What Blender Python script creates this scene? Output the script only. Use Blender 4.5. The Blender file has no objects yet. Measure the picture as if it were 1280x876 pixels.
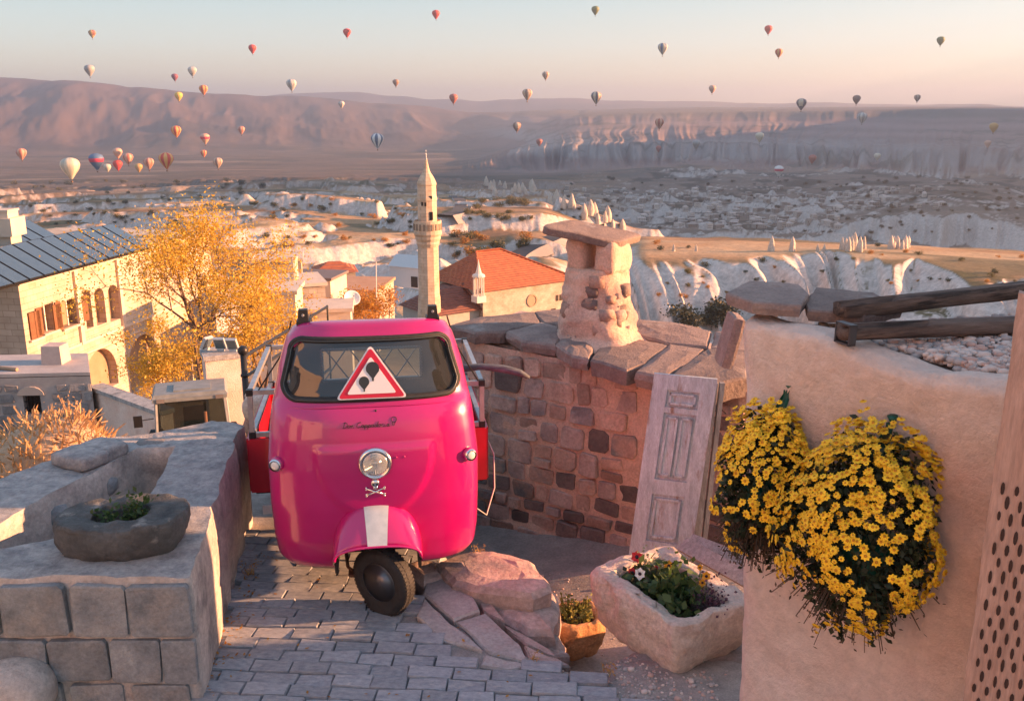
import bpy, bmesh, math, random
import numpy as np
from mathutils import Vector, Matrix

# ---------------------------------------------------------------- camera, sky, sun, exposure
SC = bpy.context.scene
COL = SC.collection
F_PX, CU, CV, HORIZON = 1150.0, 640.0, 438.0, 140.0
PITCH = math.atan((CV - HORIZON) / F_PX)
CAM = np.array([0.0, 0.0, 3.1])
cd = bpy.data.cameras.new('camera'); cd.sensor_width = 36.0; cd.lens = 36.0 * F_PX / 1280.0
cd.clip_start = 0.05; cd.clip_end = 90000.0
cam = bpy.data.objects.new('camera', cd); COL.objects.link(cam)
cam.location = CAM; cam.rotation_euler = (math.pi / 2 - PITCH, 0, 0)
SC.camera = cam

SUN_EL, SUN_AZ = math.radians(11.0), math.radians(4.0)      # azimuth from +X towards +Y
SUN_DIR = Vector((math.cos(SUN_EL) * math.cos(SUN_AZ), math.cos(SUN_EL) * math.sin(SUN_AZ), math.sin(SUN_EL)))
W = bpy.data.worlds.new('World'); SC.world = W; W.use_nodes = True
wn, wl = W.node_tree.nodes, W.node_tree.links
bg = wn['Background']
sky = wn.new('ShaderNodeTexSky'); sky.sky_type = 'NISHITA'; sky.sun_disc = False
sky.sun_elevation = SUN_EL; sky.sun_rotation = math.pi / 2 - SUN_AZ
sky.altitude = 1300; sky.air_density = 1.0; sky.dust_density = 2.0; sky.ozone_density = 1.0
# the dawn gradient of the clear sky: pink-orange band low down, pale grey-green above it, the same all round
tc = wn.new('ShaderNodeTexCoord'); sx = wn.new('ShaderNodeSeparateXYZ')
wl.new(tc.outputs['Generated'], sx.inputs[0])
mr = wn.new('ShaderNodeMapRange'); mr.inputs[1].default_value = -0.02; mr.inputs[2].default_value = 0.30
wl.new(sx.outputs['Z'], mr.inputs[0])
rp = wn.new('ShaderNodeValToRGB'); wl.new(mr.outputs[0], rp.inputs[0])
SKY = [(0.0, (0.92, 0.64, 0.45)), (0.09, (1.06, 0.75, 0.48)), (0.17, (1.0, 0.82, 0.58)), (0.27, (0.80, 0.80, 0.70)),
       (0.42, (0.56, 0.70, 0.70)), (1.0, (0.44, 0.58, 0.78))]
rp.color_ramp.elements[0].position = SKY[0][0]; rp.color_ramp.elements[0].color = SKY[0][1] + (1,)
rp.color_ramp.elements[1].position = SKY[-1][0]; rp.color_ramp.elements[1].color = SKY[-1][1] + (1,)
for p_, c_ in SKY[1:-1]:
    e_ = rp.color_ramp.elements.new(p_); e_.color = c_ + (1,)
gm = wn.new('ShaderNodeVectorMath'); gm.operation = 'SCALE'; gm.inputs['Scale'].default_value = 5.9
wl.new(rp.outputs[0], gm.inputs[0])
mx = wn.new('ShaderNodeMix'); mx.data_type = 'RGBA'; mx.inputs[0].default_value = 0.72
wl.new(sky.outputs[0], mx.inputs[6]); wl.new(gm.outputs[0], mx.inputs[7])
wl.new(mx.outputs[2], bg.inputs[0]); bg.inputs[1].default_value = 0.053

ld = bpy.data.lights.new('sun', 'SUN'); ld.energy = 5.0; ld.angle = math.radians(0.53); ld.color = (1.0, 0.47, 0.215)
sun = bpy.data.objects.new('sun', ld); COL.objects.link(sun)
sun.location = (40, 0, 30)
sun.rotation_euler = (-SUN_DIR).to_track_quat('-Z', 'Y').to_euler()

SC.view_settings.view_transform = 'Standard'; SC.view_settings.look = 'None'
SC.view_settings.exposure = 2.02; SC.view_settings.gamma = 1.0; SC.view_settings.use_curve_mapping = False
SC.render.engine = 'CYCLES'
SC.cycles.use_denoising = True
SC.cycles.max_bounces = 6; SC.cycles.diffuse_bounces = 3; SC.cycles.glossy_bounces = 3
SC.cycles.transmission_bounces = 6; SC.cycles.volume_bounces = 0; SC.cycles.transparent_max_bounces = 12
SC.cycles.caustics_reflective = False; SC.cycles.caustics_refractive = False
SC.cycles.sample_clamp_indirect = 6.0

# ---------------------------------------------------------------- helpers
_s, _c = math.sin(PITCH), math.cos(PITCH)
def ray(u, v):
    a, b = (u - CU) / F_PX, (CV - v) / F_PX
    return np.array([a, _c + b * _s, -_s + b * _c])
def P(u, v, Y=None, z=None, X=None):
    """the point on the ray of photo pixel (u, v) at forward distance Y, height z or lateral X"""
    d = ray(u, v)
    t = Y / d[1] if Y is not None else ((z - CAM[2]) / d[2] if z is not None else X / d[0])
    return CAM + d * t
def proj(p):
    q = np.asarray(p, float) - CAM
    dep = q[1] * _c - q[2] * _s
    return CU + F_PX * q[0] / dep, CV - F_PX * (q[1] * _s + q[2] * _c) / dep
def ppm(p):                                            # photo pixels per metre at p
    q = np.asarray(p, float) - CAM
    return F_PX / (q[1] * _c - q[2] * _s)

RNG = np.random.default_rng(7)
rnd = random.Random(11)
def _hash(ix, iy, iz, seed):
    h = (ix.astype(np.int64) * 374761393 + iy.astype(np.int64) * 668265263 + iz.astype(np.int64) * 2147483647 + seed * 974634777) & 0xffffffff
    h = ((h ^ (h >> 13)) * 1274126177) & 0xffffffff
    h = ((h ^ (h >> 16)) * 2246822519) & 0xffffffff
    return ((h ^ (h >> 15)) & 0xffffff) / float(0xffffff)
def vnoise(x, y, z=None, seed=0):
    """value noise in [-1, 1]"""
    x, y = np.asarray(x, float), np.asarray(y, float)
    z = np.zeros_like(x) if z is None else np.asarray(z, float)
    ix, iy, iz = np.floor(x), np.floor(y), np.floor(z)
    fx, fy, fz = x - ix, y - iy, z - iz
    ux, uy, uz = fx * fx * fx * (fx * (fx * 6 - 15) + 10), fy * fy * fy * (fy * (fy * 6 - 15) + 10), fz * fz * (3 - 2 * fz)
    flat = not np.any(z)
    def layer(k):
        a = _hash(ix, iy, iz + k, seed); b = _hash(ix + 1, iy, iz + k, seed)
        c = _hash(ix, iy + 1, iz + k, seed); d = _hash(ix + 1, iy + 1, iz + k, seed)
        return (a + (b - a) * ux) + ((c + (d - c) * ux) - (a + (b - a) * ux)) * uy
    r = layer(0)
    if not flat: r = r + (layer(1) - r) * uz
    return r * 2 - 1
def fbm(x, y, z=None, o=4, seed=0, gain=0.5):
    r, a, t = 0.0, 1.0, 0.0
    for k in range(o):
        f = 2.03 ** k
        r = r + a * vnoise(np.asarray(x) * f + 17.3 * k, np.asarray(y) * f - 9.1 * k, None if z is None else np.asarray(z) * f + 5.7 * k, seed + k)
        t += a; a *= gain
    return r / t
def ridged(x, y, o=4, seed=0):
    r, a, t = 0.0, 1.0, 0.0
    for k in range(o):
        f = 2.07 ** k
        r = r + a * (1 - np.abs(vnoise(x * f + 3.3 * k, y * f + 8.8 * k, None, seed + k)) * 1.9); t += a; a *= 0.5
    return r / t
def sstep(a, b, x):
    t = np.clip((x - a) / (b - a), 0, 1); return t * t * (3 - 2 * t)

# ---- materials
_MATS = {}
def mat(name, c1, c2=None, scale=6.0, rough=0.85, bump=0.0, bscale=30.0, c3=None, s3=2.0, t3=(0.55, 0.7), metallic=0.0,
        coat=0.0, spec=0.5, detail=6.0, attr=None, bdist=0.02, vary=0.0, trans=0.0, streak=None, fine=(0.74, 1.18), fs=1.5):
    """noise-mixed principled material in object coordinates; vary = per-object brightness spread"""
    if name in _MATS: return _MATS[name]
    m = bpy.data.materials.new(name); m.use_nodes = True; _MATS[name] = m
    n, l = m.node_tree.nodes, m.node_tree.links
    b = n['Principled BSDF']
    b.inputs['Roughness'].default_value = rough; b.inputs['Metallic'].default_value = metallic
    b.inputs['Specular IOR Level'].default_value = spec; b.inputs['Coat Weight'].default_value = coat
    b.inputs['Coat Roughness'].default_value = 0.06
    tcn = n.new('ShaderNodeTexCoord'); mp = n.new('ShaderNodeMapping')
    if streak: mp.inputs['Scale'].default_value = streak
    l.new(tcn.outputs['Object'], mp.inputs[0])
    oi = n.new('ShaderNodeObjectInfo')
    addv = n.new('ShaderNodeVectorMath'); addv.operation = 'ADD'
    sc_ = n.new('ShaderNodeVectorMath'); sc_.operation = 'SCALE'; sc_.inputs['Scale'].default_value = 37.0
    cmb = n.new('ShaderNodeCombineXYZ')
    for k in range(3): l.new(oi.outputs['Random'], cmb.inputs[k])
    l.new(cmb.outputs[0], sc_.inputs[0]); l.new(mp.outputs[0], addv.inputs[0]); l.new(sc_.outputs[0], addv.inputs[1])
    vec = addv.outputs[0]
    def noise(s, d=detail, r=0.62):
        t = n.new('ShaderNodeTexNoise'); t.inputs['Scale'].default_value = s; t.inputs['Detail'].default_value = d
        t.inputs['Roughness'].default_value = r; l.new(vec, t.inputs['Vector']); return t
    out = None
    if attr:
        at = n.new('ShaderNodeAttribute'); at.attribute_name = attr; out = at.outputs['Color']
    if c2 is not None:
        t = noise(scale); r = n.new('ShaderNodeValToRGB')
        r.color_ramp.elements[0].position = 0.32; r.color_ramp.elements[1].position = 0.68
        r.color_ramp.elements[0].color = tuple(c1) + (1,); r.color_ramp.elements[1].color = tuple(c2) + (1,)
        l.new(t.outputs['Fac'], r.inputs[0])
        if out is None: out = r.outputs[0]
        else:
            q = n.new('ShaderNodeMix'); q.data_type = 'RGBA'; q.blend_type = 'MULTIPLY'; q.inputs[0].default_value = 1.0
            l.new(out, q.inputs[6]); l.new(r.outputs[0], q.inputs[7]); out = q.outputs[2]
    elif out is None:
        b.inputs['Base Color'].default_value = tuple(c1) + (1,)
    if c3 is not None:
        t = noise(s3); r = n.new('ShaderNodeMapRange'); r.inputs[1].default_value = t3[0]; r.inputs[2].default_value = t3[1]
        l.new(t.outputs['Fac'], r.inputs[0])
        q = n.new('ShaderNodeMix'); q.data_type = 'RGBA'; l.new(r.outputs[0], q.inputs[0])
        if out is not None: l.new(out, q.inputs[6])
        else: q.inputs[6].default_value = tuple(c1) + (1,)
        q.inputs[7].default_value = tuple(c3) + (1,); out = q.outputs[2]
    if vary:
        r = n.new('ShaderNodeMapRange'); r.inputs[3].default_value = 1 - vary; r.inputs[4].default_value = 1 + vary
        l.new(oi.outputs['Random'], r.inputs[0])
        hs = n.new('ShaderNodeHueSaturation'); l.new(r.outputs[0], hs.inputs['Value'])
        if out is not None: l.new(out, hs.inputs['Color'])
        else: hs.inputs['Color'].default_value = tuple(c1) + (1,)
        out = hs.outputs[0]
    if out is not None: l.new(out, b.inputs['Base Color'])
    if bump > 0.45 and out is not None:                              # fine grain and pits
        t = noise(bscale * fs, 8.0, 0.75); r = n.new('ShaderNodeMapRange'); r.inputs[1].default_value = 0.34; r.inputs[2].default_value = 0.66; r.inputs[3].default_value = fine[0]; r.inputs[4].default_value = fine[1]
        l.new(t.outputs['Fac'], r.inputs[0]); q = n.new('ShaderNodeVectorMath'); q.operation = 'SCALE'; l.new(out, q.inputs[0]); l.new(r.outputs[0], q.inputs['Scale']); out = q.outputs[0]
        l.new(out, b.inputs['Base Color'])
    if trans:
        b.inputs['Transmission Weight'].default_value = trans
    if bump:
        t = noise(bscale, 8.0, 0.7); bp = n.new('ShaderNodeBump'); bp.inputs['Strength'].default_value = bump
        bp.inputs['Distance'].default_value = bdist
        l.new(t.outputs['Fac'], bp.inputs['Height']); l.new(bp.outputs[0], b.inputs['Normal'])
        rr = n.new('ShaderNodeMapRange'); rr.inputs[3].default_value = max(rough - 0.12, 0.03); rr.inputs[4].default_value = min(rough + 0.12, 1)
        l.new(t.outputs['Fac'], rr.inputs[0]); l.new(rr.outputs[0], b.inputs['Roughness'])
    return m
def leafmat(name, c1, c2, translucency=0.35, rough=0.6):
    """foliage: random colour per leaf island, some light passing through"""
    if name in _MATS: return _MATS[name]
    m = bpy.data.materials.new(name); m.use_nodes = True; _MATS[name] = m
    n, l = m.node_tree.nodes, m.node_tree.links; b = n['Principled BSDF']
    g = n.new('ShaderNodeNewGeometry'); r = n.new('ShaderNodeValToRGB')
    r.color_ramp.elements[0].color = tuple(c1) + (1,); r.color_ramp.elements[1].color = tuple(c2) + (1,)
    l.new(g.outputs['Random Per Island'], r.inputs[0]); l.new(r.outputs[0], b.inputs['Base Color'])
    b.inputs['Roughness'].default_value = rough
    tr = n.new('ShaderNodeBsdfTranslucent'); l.new(r.outputs[0], tr.inputs[0])
    ms = n.new('ShaderNodeMixShader'); ms.inputs[0].default_value = translucency
    l.new(b.outputs[0], ms.inputs[1]); l.new(tr.outputs[0], ms.inputs[2])
    l.new(ms.outputs[0], n['Material Output'].inputs['Surface'])
    return m

# ---- objects
def tag(o, label=None, cat=None, group=None, kind=None):
    if label: o['label'] = label
    if cat: o['category'] = cat
    if group: o['group'] = group
    if kind: o['kind'] = kind
    return o
def empty(name, loc, rz=0.0, label=None, cat=None, group=None):
    o = bpy.data.objects.new(name, None); COL.objects.link(o); o.empty_display_size = 0.1
    o.location = tuple(loc); o.rotation_euler = (0, 0, rz)
    return tag(o, label, cat, group)
_ROOT = {}
def root_matrix(o):
    while o.parent is not None: o = o.parent
    return Matrix.Translation(o.location) @ o.rotation_euler.to_matrix().to_4x4()
def mesh(name, v, f, m=None, parent=None, local=False, smooth=False, origin=None, mats=None, fm=None):
    """one mesh object; v in world coordinates unless local"""
    v = np.asarray(v, float).reshape(-1, 3)
    if parent is not None and not local:
        M = np.array(root_matrix(parent).inverted()); v = v @ M[:3, :3].T + M[:3, 3]
    loc = (0, 0, 0)
    if parent is None and not local:
        loc = np.array(origin, float) if origin is not None else np.array([v[:, 0].mean(), v[:, 1].mean(), v[:, 2].min()])
        v = v - loc
    me = bpy.data.meshes.new(name)
    me.from_pydata(v.tolist(), [], [list(map(int, q)) for q in f])
    me.update()
    for mm in (mats or [m]): me.materials.append(mm)
    if fm is not None: me.polygons.foreach_set('material_index', np.asarray(fm, np.int32))
    if smooth: me.polygons.foreach_set('use_smooth', np.ones(len(me.polygons), bool))
    o = bpy.data.objects.new(name, me); COL.objects.link(o); o.location = tuple(loc)
    if parent is not None: o.parent = parent
    return o
def share(name, src, parent=None, loc=(0, 0, 0), rot=(0, 0, 0), scl=(1, 1, 1), m=None):
    """another object on the mesh data of SRC"""
    o = bpy.data.objects.new(name, src.data if hasattr(src, 'data') else src); COL.objects.link(o)
    o.location = tuple(loc); o.rotation_euler = tuple(rot); o.scale = tuple(scl)
    if parent is not None: o.parent = parent
    if m is not None:
        o.material_slots[0].link = 'OBJECT'; o.material_slots[0].material = m
    return o
def copy_tree(o, parent=None):
    c = o.copy(); COL.objects.link(c); c.parent = parent
    for ch in list(o.children): copy_tree(ch, c)
    return c
class MB:
    """collects geometry for one mesh"""
    def __init__(s): s.v, s.f, s.fm, s.mi = [], [], [], 0
    def add(s, v, f):
        n = len(s.v); s.v.extend([tuple(map(float, q)) for q in v]); s.f.extend([[int(i) + n for i in q] for q in f])
        s.fm.extend([s.mi] * len(f)); return s
    def box(s, c, d, rz=0.0, taper=1.0, axes=None):
        hx, hy, hz = d[0] / 2, d[1] / 2, d[2] / 2
        q = [(sx_ * hx * (taper if sz > 0 else 1), sy * hy * (taper if sz > 0 else 1), sz * hz) for sz in (-1, 1) for sx_, sy in ((-1, -1), (1, -1), (1, 1), (-1, 1))]
        if axes is not None: q = [np.array(c) + a * axes[0] + b * axes[1] + e * axes[2] for a, b, e in q]
        else:
            cs, sn = math.cos(rz), math.sin(rz); q = [(c[0] + a * cs - b * sn, c[1] + a * sn + b * cs, c[2] + e) for a, b, e in q]
        return s.add(q, [(3, 2, 1, 0), (4, 5, 6, 7), (0, 1, 5, 4), (1, 2, 6, 5), (2, 3, 7, 6), (3, 0, 4, 7)])
    def tube(s, pts, r, n=8, caps=True, flat=1.0):
        pts = [np.array(p, float) for p in pts]; rs = r if hasattr(r, '__len__') else [r] * len(pts)
        v, f = [], []
        up = np.array([0.13, 0.21, 0.97])
        for i, p in enumerate(pts):
            t = pts[min(i + 1, len(pts) - 1)] - pts[max(i - 1, 0)]; t = t / (np.linalg.norm(t) + 1e-12)
            if abs(t @ up) > 0.95: up = np.array([0.9, 0.3, 0.1])
            a = np.cross(t, up); a /= np.linalg.norm(a); b = np.cross(a, t); up = b
            for k in range(n):
                w = 2 * math.pi * k / n; v.append(p + rs[i] * (a * math.cos(w) + b * math.sin(w) * flat))
        for i in range(len(pts) - 1):
            for k in range(n):
                k2 = (k + 1) % n; f.append((i * n + k, i * n + k2, (i + 1) * n + k2, (i + 1) * n + k))
        if caps: f.append(tuple(range(n - 1, -1, -1))); f.append(tuple((len(pts) - 1) * n + k for k in range(n)))
        return s.add(v, f)
    def lathe(s, c, prof, n=24, axis=(0, 0, 1), cap=True):
        """prof: list of (radius, offset along axis)"""
        w = np.array(axis, float); w /= np.linalg.norm(w)
        a = np.cross(w, (0.3, 0.9, 0.1) if abs(w[2]) > 0.8 else (0, 0, 1.0)); a /= np.linalg.norm(a); b = np.cross(w, a)
        v, f = [], []
        for r, h in prof:
            for k in range(n):
                t = 2 * math.pi * k / n; v.append(np.array(c) + w * h + r * (a * math.cos(t) + b * math.sin(t)))
        for i in range(len(prof) - 1):
            for k in range(n):
                k2 = (k + 1) % n; f.append((i * n + k, i * n + k2, (i + 1) * n + k2, (i + 1) * n + k))
        if cap: f.append(tuple(range(n - 1, -1, -1))); f.append(tuple((len(prof) - 1) * n + k for k in range(n)))
        return s.add(v, f)
    def prism(s, poly, z0, z1):
        n = len(poly); v = [(x, y, z0) for x, y in poly] + [(x, y, z1) for x, y in poly]
        return s.add(v, [tuple(range(n - 1, -1, -1)), tuple(range(n, 2 * n))] + [(k, (k + 1) % n, n + (k + 1) % n, n + k) for k in range(n)])
    def ob(s, name, m=None, parent=None, **k):
        if 'mats' in k: k['fm'] = s.fm
        return mesh(name, s.v, s.f, m, parent, **k)
def rock(dims, seed, n=5, rough=0.10, freq=1.6, power=5.0):
    """rounded block surface (superellipsoid on a cube grid) with noise; returns v, f centred on 0"""
    v, f, idx = [], [], {}
    def vid(p):
        k = tuple(np.round(p, 5))
        if k not in idx: idx[k] = len(v); v.append(p)
        return idx[k]
    for ax in range(3):
        for sg in (-1, 1):
            for i in range(n):
                for j in range(n):
                    q = []
                    for a, b in ((i, j), (i + 1, j), (i + 1, j + 1), (i, j + 1)):
                        p = np.zeros(3); p[ax] = sg; p[(ax + 1) % 3] = -1 + 2 * a / n; p[(ax + 2) % 3] = -1 + 2 * b / n
                        q.append(vid(p))
                    f.append(q if sg > 0 else q[::-1])
    v = np.array(v)
    r = (np.abs(v) ** power).sum(1) ** (1 / power); v = v / r[:, None]
    d = np.array(dims) / 2; s_ = max(d)
    nz = np.stack([fbm(v[:, 0] * freq * d[0] / s_ + 11 * k, v[:, 1] * freq * d[1] / s_ + 7, v[:, 2] * freq * d[2] / s_ + 3.1, 3, seed * 7 + k) for k in range(3)], 1)
    return v * d + nz * rough * np.minimum(d, d.min() * 2.2), f
def grid_faces(nu, nv, loop=False):
    f = []
    for i in range(nu - 1):
        for j in range(nv if loop else nv - 1):
            j2 = (j + 1) % nv; f.append((i * nv + j, i * nv + j2, (i + 1) * nv + j2, (i + 1) * nv + j))
    return f
# ---------------------------------------------------------------- terrain: one height function, one sheet
LR = np.log([8, 14, 20, 30, 48, 70, 100, 130, 180, 250, 320, 450, 600, 800, 1000, 1500, 2000, 2700, 3500, 5000, 7500, 12000, 40000])
ZLEFT = [-2.2, -4.4, -5.3, -7.6, -12.5, -16, -22, -27, -36, -45, -50, -56, -60, -72, -84, -108, -124, -138, -146, -150, -152, -150, -140]
ZMID = [-1.9, -4.5, -6.5, -9.5, -14, -19, -24, -27, -34, -42, -48, -57, -66, -80, -90, -112, -126, -138, -146, -150, -152, -150, -140]
ZRGT = [-1.9, -5.5, -8, -13, -23, -33, -43, -50, -54, -60, -62, -72, -92, -106, -110, -112, -114, -116, -118, -120, -120, -120, -120]
def phi_of(u): return np.degrees(np.arctan((np.asarray(u, float) - 640) / 1150 * 0.985))
MESA_PHI = phi_of([520, 590, 640, 700, 730, 800, 880, 960, 1050, 1130, 1210, 1280, 1500])
MESA_TOP = np.array([-140, -128, -95, -30, -14, -2, 3, 5, 8, 12, 13, 6, 10])
MTN_PHI = np.array([-70, -45, -29, -24.5, -21, -17, -13, -9, -5, -1, 4, 70])
MTN_TOP = np.array([235, 230, 212, 190, 155, 122, 92, 60, 26, -30, -120, -150])
FAR_PHI = np.array([-70, -20, -16, -12, -9, -6, -3, 0, 3, 6, 30, 70])
FAR_TOP = np.array([100, 100, 160, 215, 205, 165, 120, 70, 25, -20, -110, -120])
def HZ(x, y):
    x, y = np.asarray(x, float), np.asarray(y, float)
    r = np.hypot(x, y); ph = np.degrees(np.arctan2(x, y)); lr = np.log(np.maximum(r, 8))
    wl_, wr_ = sstep(-6, -14, ph), sstep(1.5, 8.5, ph) * sstep(110, 260, r) + sstep(1.5, 26, ph) * sstep(260, 110, r)
    zl, zm, zr = np.interp(lr, LR, ZLEFT), np.interp(lr, LR, ZMID), np.interp(lr, LR, ZRGT)
    z = zm + (zl - zm) * wl_ + (zr - zm) * wr_
    # terraced badlands: flat tops, fluted tuff flanks
    wx, wy = x + 34 * fbm(x / 90, y / 90, None, 3, 31), y + 34 * fbm(x / 90, y / 90, None, 3, 37)
    n = fbm(wx / 170, wy / 125, None, 4, 3) * 2.9 + 0.35
    fl = np.floor(n); fr = n - fl
    ter = fl + sstep(0.40, 0.64, fr)
    flank = sstep(0.36, 0.42, fr) * sstep(0.68, 0.60, fr)
    amp = sstep(110, 230, r) * (1 - 0.3 * sstep(500, 750, r)) * (1 - sstep(1300, 2200, r)) * (1 - 0.78 * sstep(620, 1000, r) * wr_) * (0.55 + 0.45 * sstep(250, 700, r))
    amp = amp * (1 - 0.8 * np.exp(-(((x + 13) / 26) ** 2 + ((y - 150) / 45) ** 2)))
    z = z + amp * 10 * (ter - 0.4) * (1 - wr_ * sstep(500, 380, r) * 0.9)
    rg = ridged(wx / 26, wy / 26, 4, 9)
    z = z + amp * flank * (rg - 0.5) * 9 + amp * 1.4 * fbm(x / 30, y / 30, None, 4, 21)
    # the fluted white ridge across the gully on the right
    rr = 312 + 18 * np.sin(ph * 0.33 + 1.2) + 12 * fbm(ph / 3.0, r / 400, None, 3, 77)
    pf = ph + 0.045 * (r - rr) + 1.2 * vnoise(ph / 2.6, r / 70, None, 5)
    flute = 1 - np.abs(vnoise(pf * 0.50, r / 220, None, 25)) * 1.5
    flute2 = 1 - np.abs(vnoise(pf * 1.35 + 3, r / 110, None, 15)) * 1.5
    edge = rr - 17 * flute - 7 * flute2
    top = -42.5 - 0.10 * np.maximum(r - 330, 0) + 1.2 * fbm(x / 40, y / 40, None, 3, 41)
    up = np.clip((r - (edge - 54)) / 62, 0, 1); up = 1 - (1 - up) ** 1.6
    ridge_w = wr_ * sstep(3.6, 6.6, ph + 1.4 * vnoise(r / 60, ph, None, 63)) * (1 - sstep(430, 520, r + 40 * fbm(ph / 4, 0 * ph, None, 3, 51)))
    z = z + (np.maximum(z, -61 + (top + 61) * up) - z) * ridge_w
    z = z + ridge_w * up * (1 - up) * 4 * ((flute - 0.5) * 3.0 + (flute2 - 0.5) * 1.6 + 1.2 * fbm(x / 9, y / 9, None, 4, 43) + 1.0 * (ridged((x + 0.3 * y) / 17, y / 30, 3, 45) - 0.55))
    # fluted badlands below the village on the left of the minaret
    bm_ = sstep(150, 195, r) * sstep(440, 330, r) * sstep(-19, -14, ph) * sstep(3.5, -1, ph)
    z = z + bm_ * (9.0 * (ridged((x + 0.5 * y) / 46, (y - 0.3 * x) / 105, 3, 131) - 0.62) + 2.0 * (ridged(x / 15, y / 34, 3, 133) - 0.5))
    # Goreme valley: rumpled
    z = z + wr_ * sstep(520, 700, r) * (1 - sstep(2300, 2900, r)) * (9 * fbm(x / 140, y / 140, None, 5, 81) + 26 * np.maximum(ridged(x / 85, y / 70, 4, 83) - 0.50, 0) * sstep(-0.15, 0.25, fbm(x / 300, y / 300, None, 2, 85)))
    # low bench on the far right
    be = wr_ * np.exp(-((ph - 25.5) / 6.0) ** 2) * sstep(900, 960, r + 50 * fbm(ph, 0 * ph, None, 3, 95)) * (1 - sstep(1350, 1600, r))
    z = z + be * 24
    # white fluted foothills and the mesa
    dm = r + 260 * fbm(ph / 5, 0 * ph, None, 4, 61)
    mt = np.interp(ph, MESA_PHI, MESA_TOP)
    mw = sstep(-5.0, 1.0, ph)
    gul = ridged(ph * 2.3 + 0.6 * vnoise(r / 300, ph, None, 68), r / 2600, 4, 67)
    foot = sstep(1950, 2350, dm + 130 * gul)
    cl1 = sstep(2500, 3500, dm + 26 * gul) ** 0.8
    cl2 = sstep(3350, 3750, dm + 34 * gul)
    base_m = z
    fz = -112 + 40 * foot * np.clip((mt + 140) / 140, 0, 1) + 7 * foot * (gul - 0.5)
    mz = fz + (mt - 34 - fz) * cl1
    mz = mz + (mt - mz) * cl2
    z = z + (np.maximum(z, mz) - z) * mw * foot
    # plain and far mountains on the left
    z = z + sstep(1800, 3000, r) * (1 - wr_) * 8 * fbm(x / 500, y / 350, None, 4, 91)
    m1 = sstep(3700, 6300, r + 350 * fbm(ph / 4, r / 3000, None, 3, 71)) * (1 - sstep(6900, 8800, r))
    mh = np.interp(ph, MTN_PHI, MTN_TOP) + 150
    z = z + m1 * np.maximum(mh, 0) * (1 + 0.10 * fbm(x / 600, y / 900, None, 5, 73)) + m1 * (1 - m1) * np.maximum(mh, 0) * 0.75 * (ridged(x / 420 + y / 1900, y / 1300, 5, 75) - 0.55)
    m2 = sstep(8200, 10400, r)
    z = z + m2 * (np.interp(ph, FAR_PHI, FAR_TOP) + 145 + 25 * fbm(ph / 3, 0 * ph, None, 3, 79))
    # high ground added outside the view on the right to keep the sun off the valley floor
    hl = sstep(33.5, 38, ph) * sstep(650, 950, y) * (1 - sstep(5600, 6800, r))
    z = z + (np.maximum(z, 190 + 70 * sstep(1700, 2400, y) + 28 * fbm(x / 400, y / 400, None, 3, 93)) - z) * hl
    return z
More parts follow.
